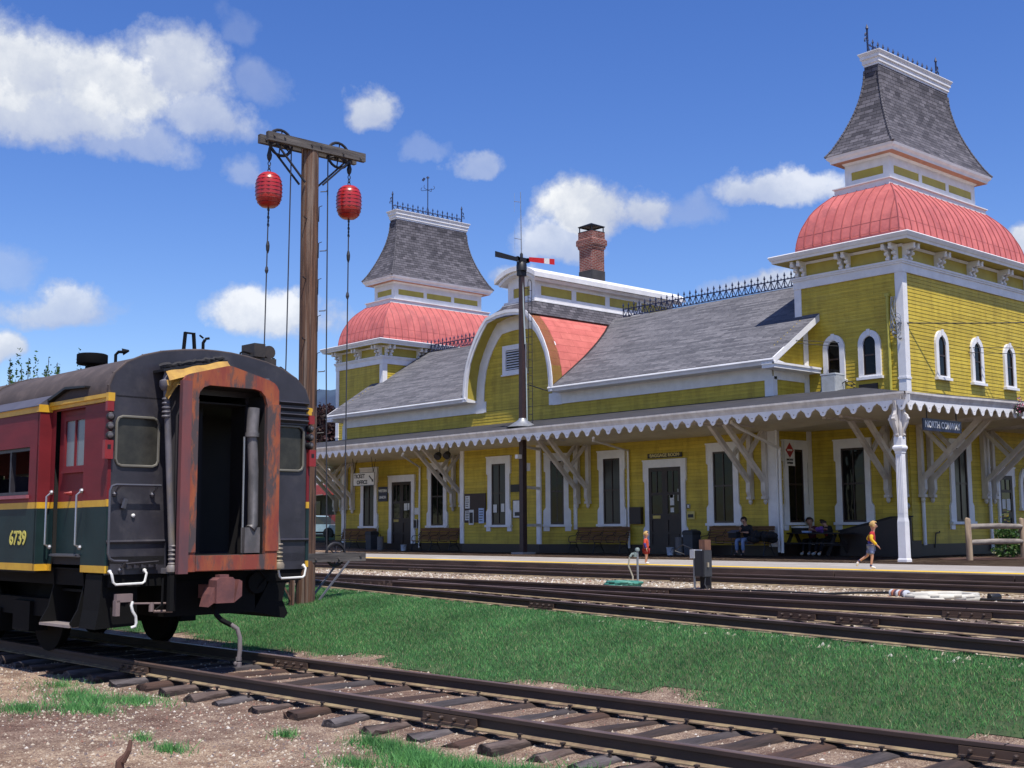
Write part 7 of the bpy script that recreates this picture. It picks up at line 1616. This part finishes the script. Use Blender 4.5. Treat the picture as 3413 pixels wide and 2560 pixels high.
hs = _n(nt, 'ShaderNodeHueSaturation'); hs.inputs['Saturation'].default_value = SKY_SAT; hs.inputs['Value'].default_value = 1.0; hs.inputs['Hue'].default_value = SKY_HUE
nt.links.new(sk.outputs[0], hs.inputs['Color'])
# clouds by azimuth / elevation: each (az, el, half-width, half-height, weight) in degrees
def mth(op, a, b=None, c=None, clamp=False):
    n = _n(nt, 'ShaderNodeMath', operation=op); n.use_clamp = clamp
    for i, v in enumerate((a, b, c)):
        if v is None: continue
        if isinstance(v, (int, float)): n.inputs[i].default_value = v
        else: nt.links.new(v, n.inputs[i])
    return n.outputs[0]
sp = _n(nt, 'ShaderNodeSeparateXYZ'); nt.links.new(tc, sp.inputs[0])
AZ = mth('MULTIPLY', mth('ARCTAN2', sp.outputs[0], sp.outputs[1]), 57.2958)
EL = mth('MULTIPLY', mth('ARCSINE', sp.outputs[2]), 57.2958)
nA = noise(nt, tc, 9, 10, .62); nB = noise(nt, tc, 30, 8, .65)
def nvec(scale, detail, rough):
    n = _n(nt, 'ShaderNodeTexNoise'); n.inputs['Scale'].default_value = scale; n.inputs['Detail'].default_value = detail; n.inputs['Roughness'].default_value = rough
    nt.links.new(tc, n.inputs['Vector']); s_ = _n(nt, 'ShaderNodeSeparateColor'); nt.links.new(n.outputs['Color'], s_.inputs[0]); return s_.outputs
w1 = nvec(14, 9, .6); w0 = nvec(4.5, 3, .5)
AZ = mth('ADD', mth('ADD', AZ, mth('MULTIPLY', mth('SUBTRACT', w1[0], .5), 4.6)), mth('MULTIPLY', mth('SUBTRACT', w0[0], .5), 5.0))
EL = mth('ADD', mth('ADD', EL, mth('MULTIPLY', mth('SUBTRACT', w1[1], .5), 3.2)), mth('MULTIPLY', mth('SUBTRACT', w0[1], .5), 2.6))
wob = mth('MULTIPLY', mth('SUBTRACT', nA, .5), CLOUD_WOB)
dens = None; shade = None
for az, el, ra, re, wt in CLOUDS:
    dx = mth('DIVIDE', mth('ADD', AZ, -az), ra); dy = mth('DIVIDE', mth('ADD', EL, -el), re)
    # flat-bottomed: the lower half falls off faster
    low = mth('LESS_THAN', dy, 0.0); dy2 = mth('MULTIPLY', dy, mth('ADD', mth('MULTIPLY', low, .45), 1.0))
    q = mth('SUBTRACT', 1.0, mth('SQRT', mth('ADD', mth('MULTIPLY', dx, dx), mth('MULTIPLY', dy2, dy2))))
    q = mth('ADD', q, wob); q = mth('ADD', q, mth('MULTIPLY', mth('SUBTRACT', nB, .5), .75))
    d = mth('MULTIPLY', mth('SMOOTH_MIN', mth('MAXIMUM', mth('MULTIPLY', q, 2.3), 0.0), 1.0, .3), wt)
    s = mth('ADD', mth('MULTIPLY', dy, .5), .55)
    if dens is None: dens, shade = d, mth('MULTIPLY', d, s)
    else: dens = mth('MAXIMUM', dens, d); shade = mth('MAXIMUM', shade, mth('MULTIPLY', d, s))
dens = mth('MINIMUM', dens, 1.0)
sh = mth('ADD', mth('MULTIPLY', shade, .75), mth('MULTIPLY', mth('SUBTRACT', nA, .5), 2.0), clamp=True)
cc = ramp(nt, sh, [(0.05, CLOUD_LO), (.42, CLOUD_MID), (.75, CLOUD_HI)])
fin = mix(nt, hs.outputs[0], cc, dens)
nt.links.new(fin, bg.inputs['Color'])
SC.view_settings.view_transform = 'Standard'; SC.view_settings.look = 'None'; SC.view_settings.exposure = EXPO; SC.view_settings.gamma = 1
SC.render.engine = 'CYCLES'
SC.cycles.max_bounces = 6; SC.cycles.diffuse_bounces = 3; SC.cycles.glossy_bounces = 3; SC.cycles.transparent_max_bounces = 6
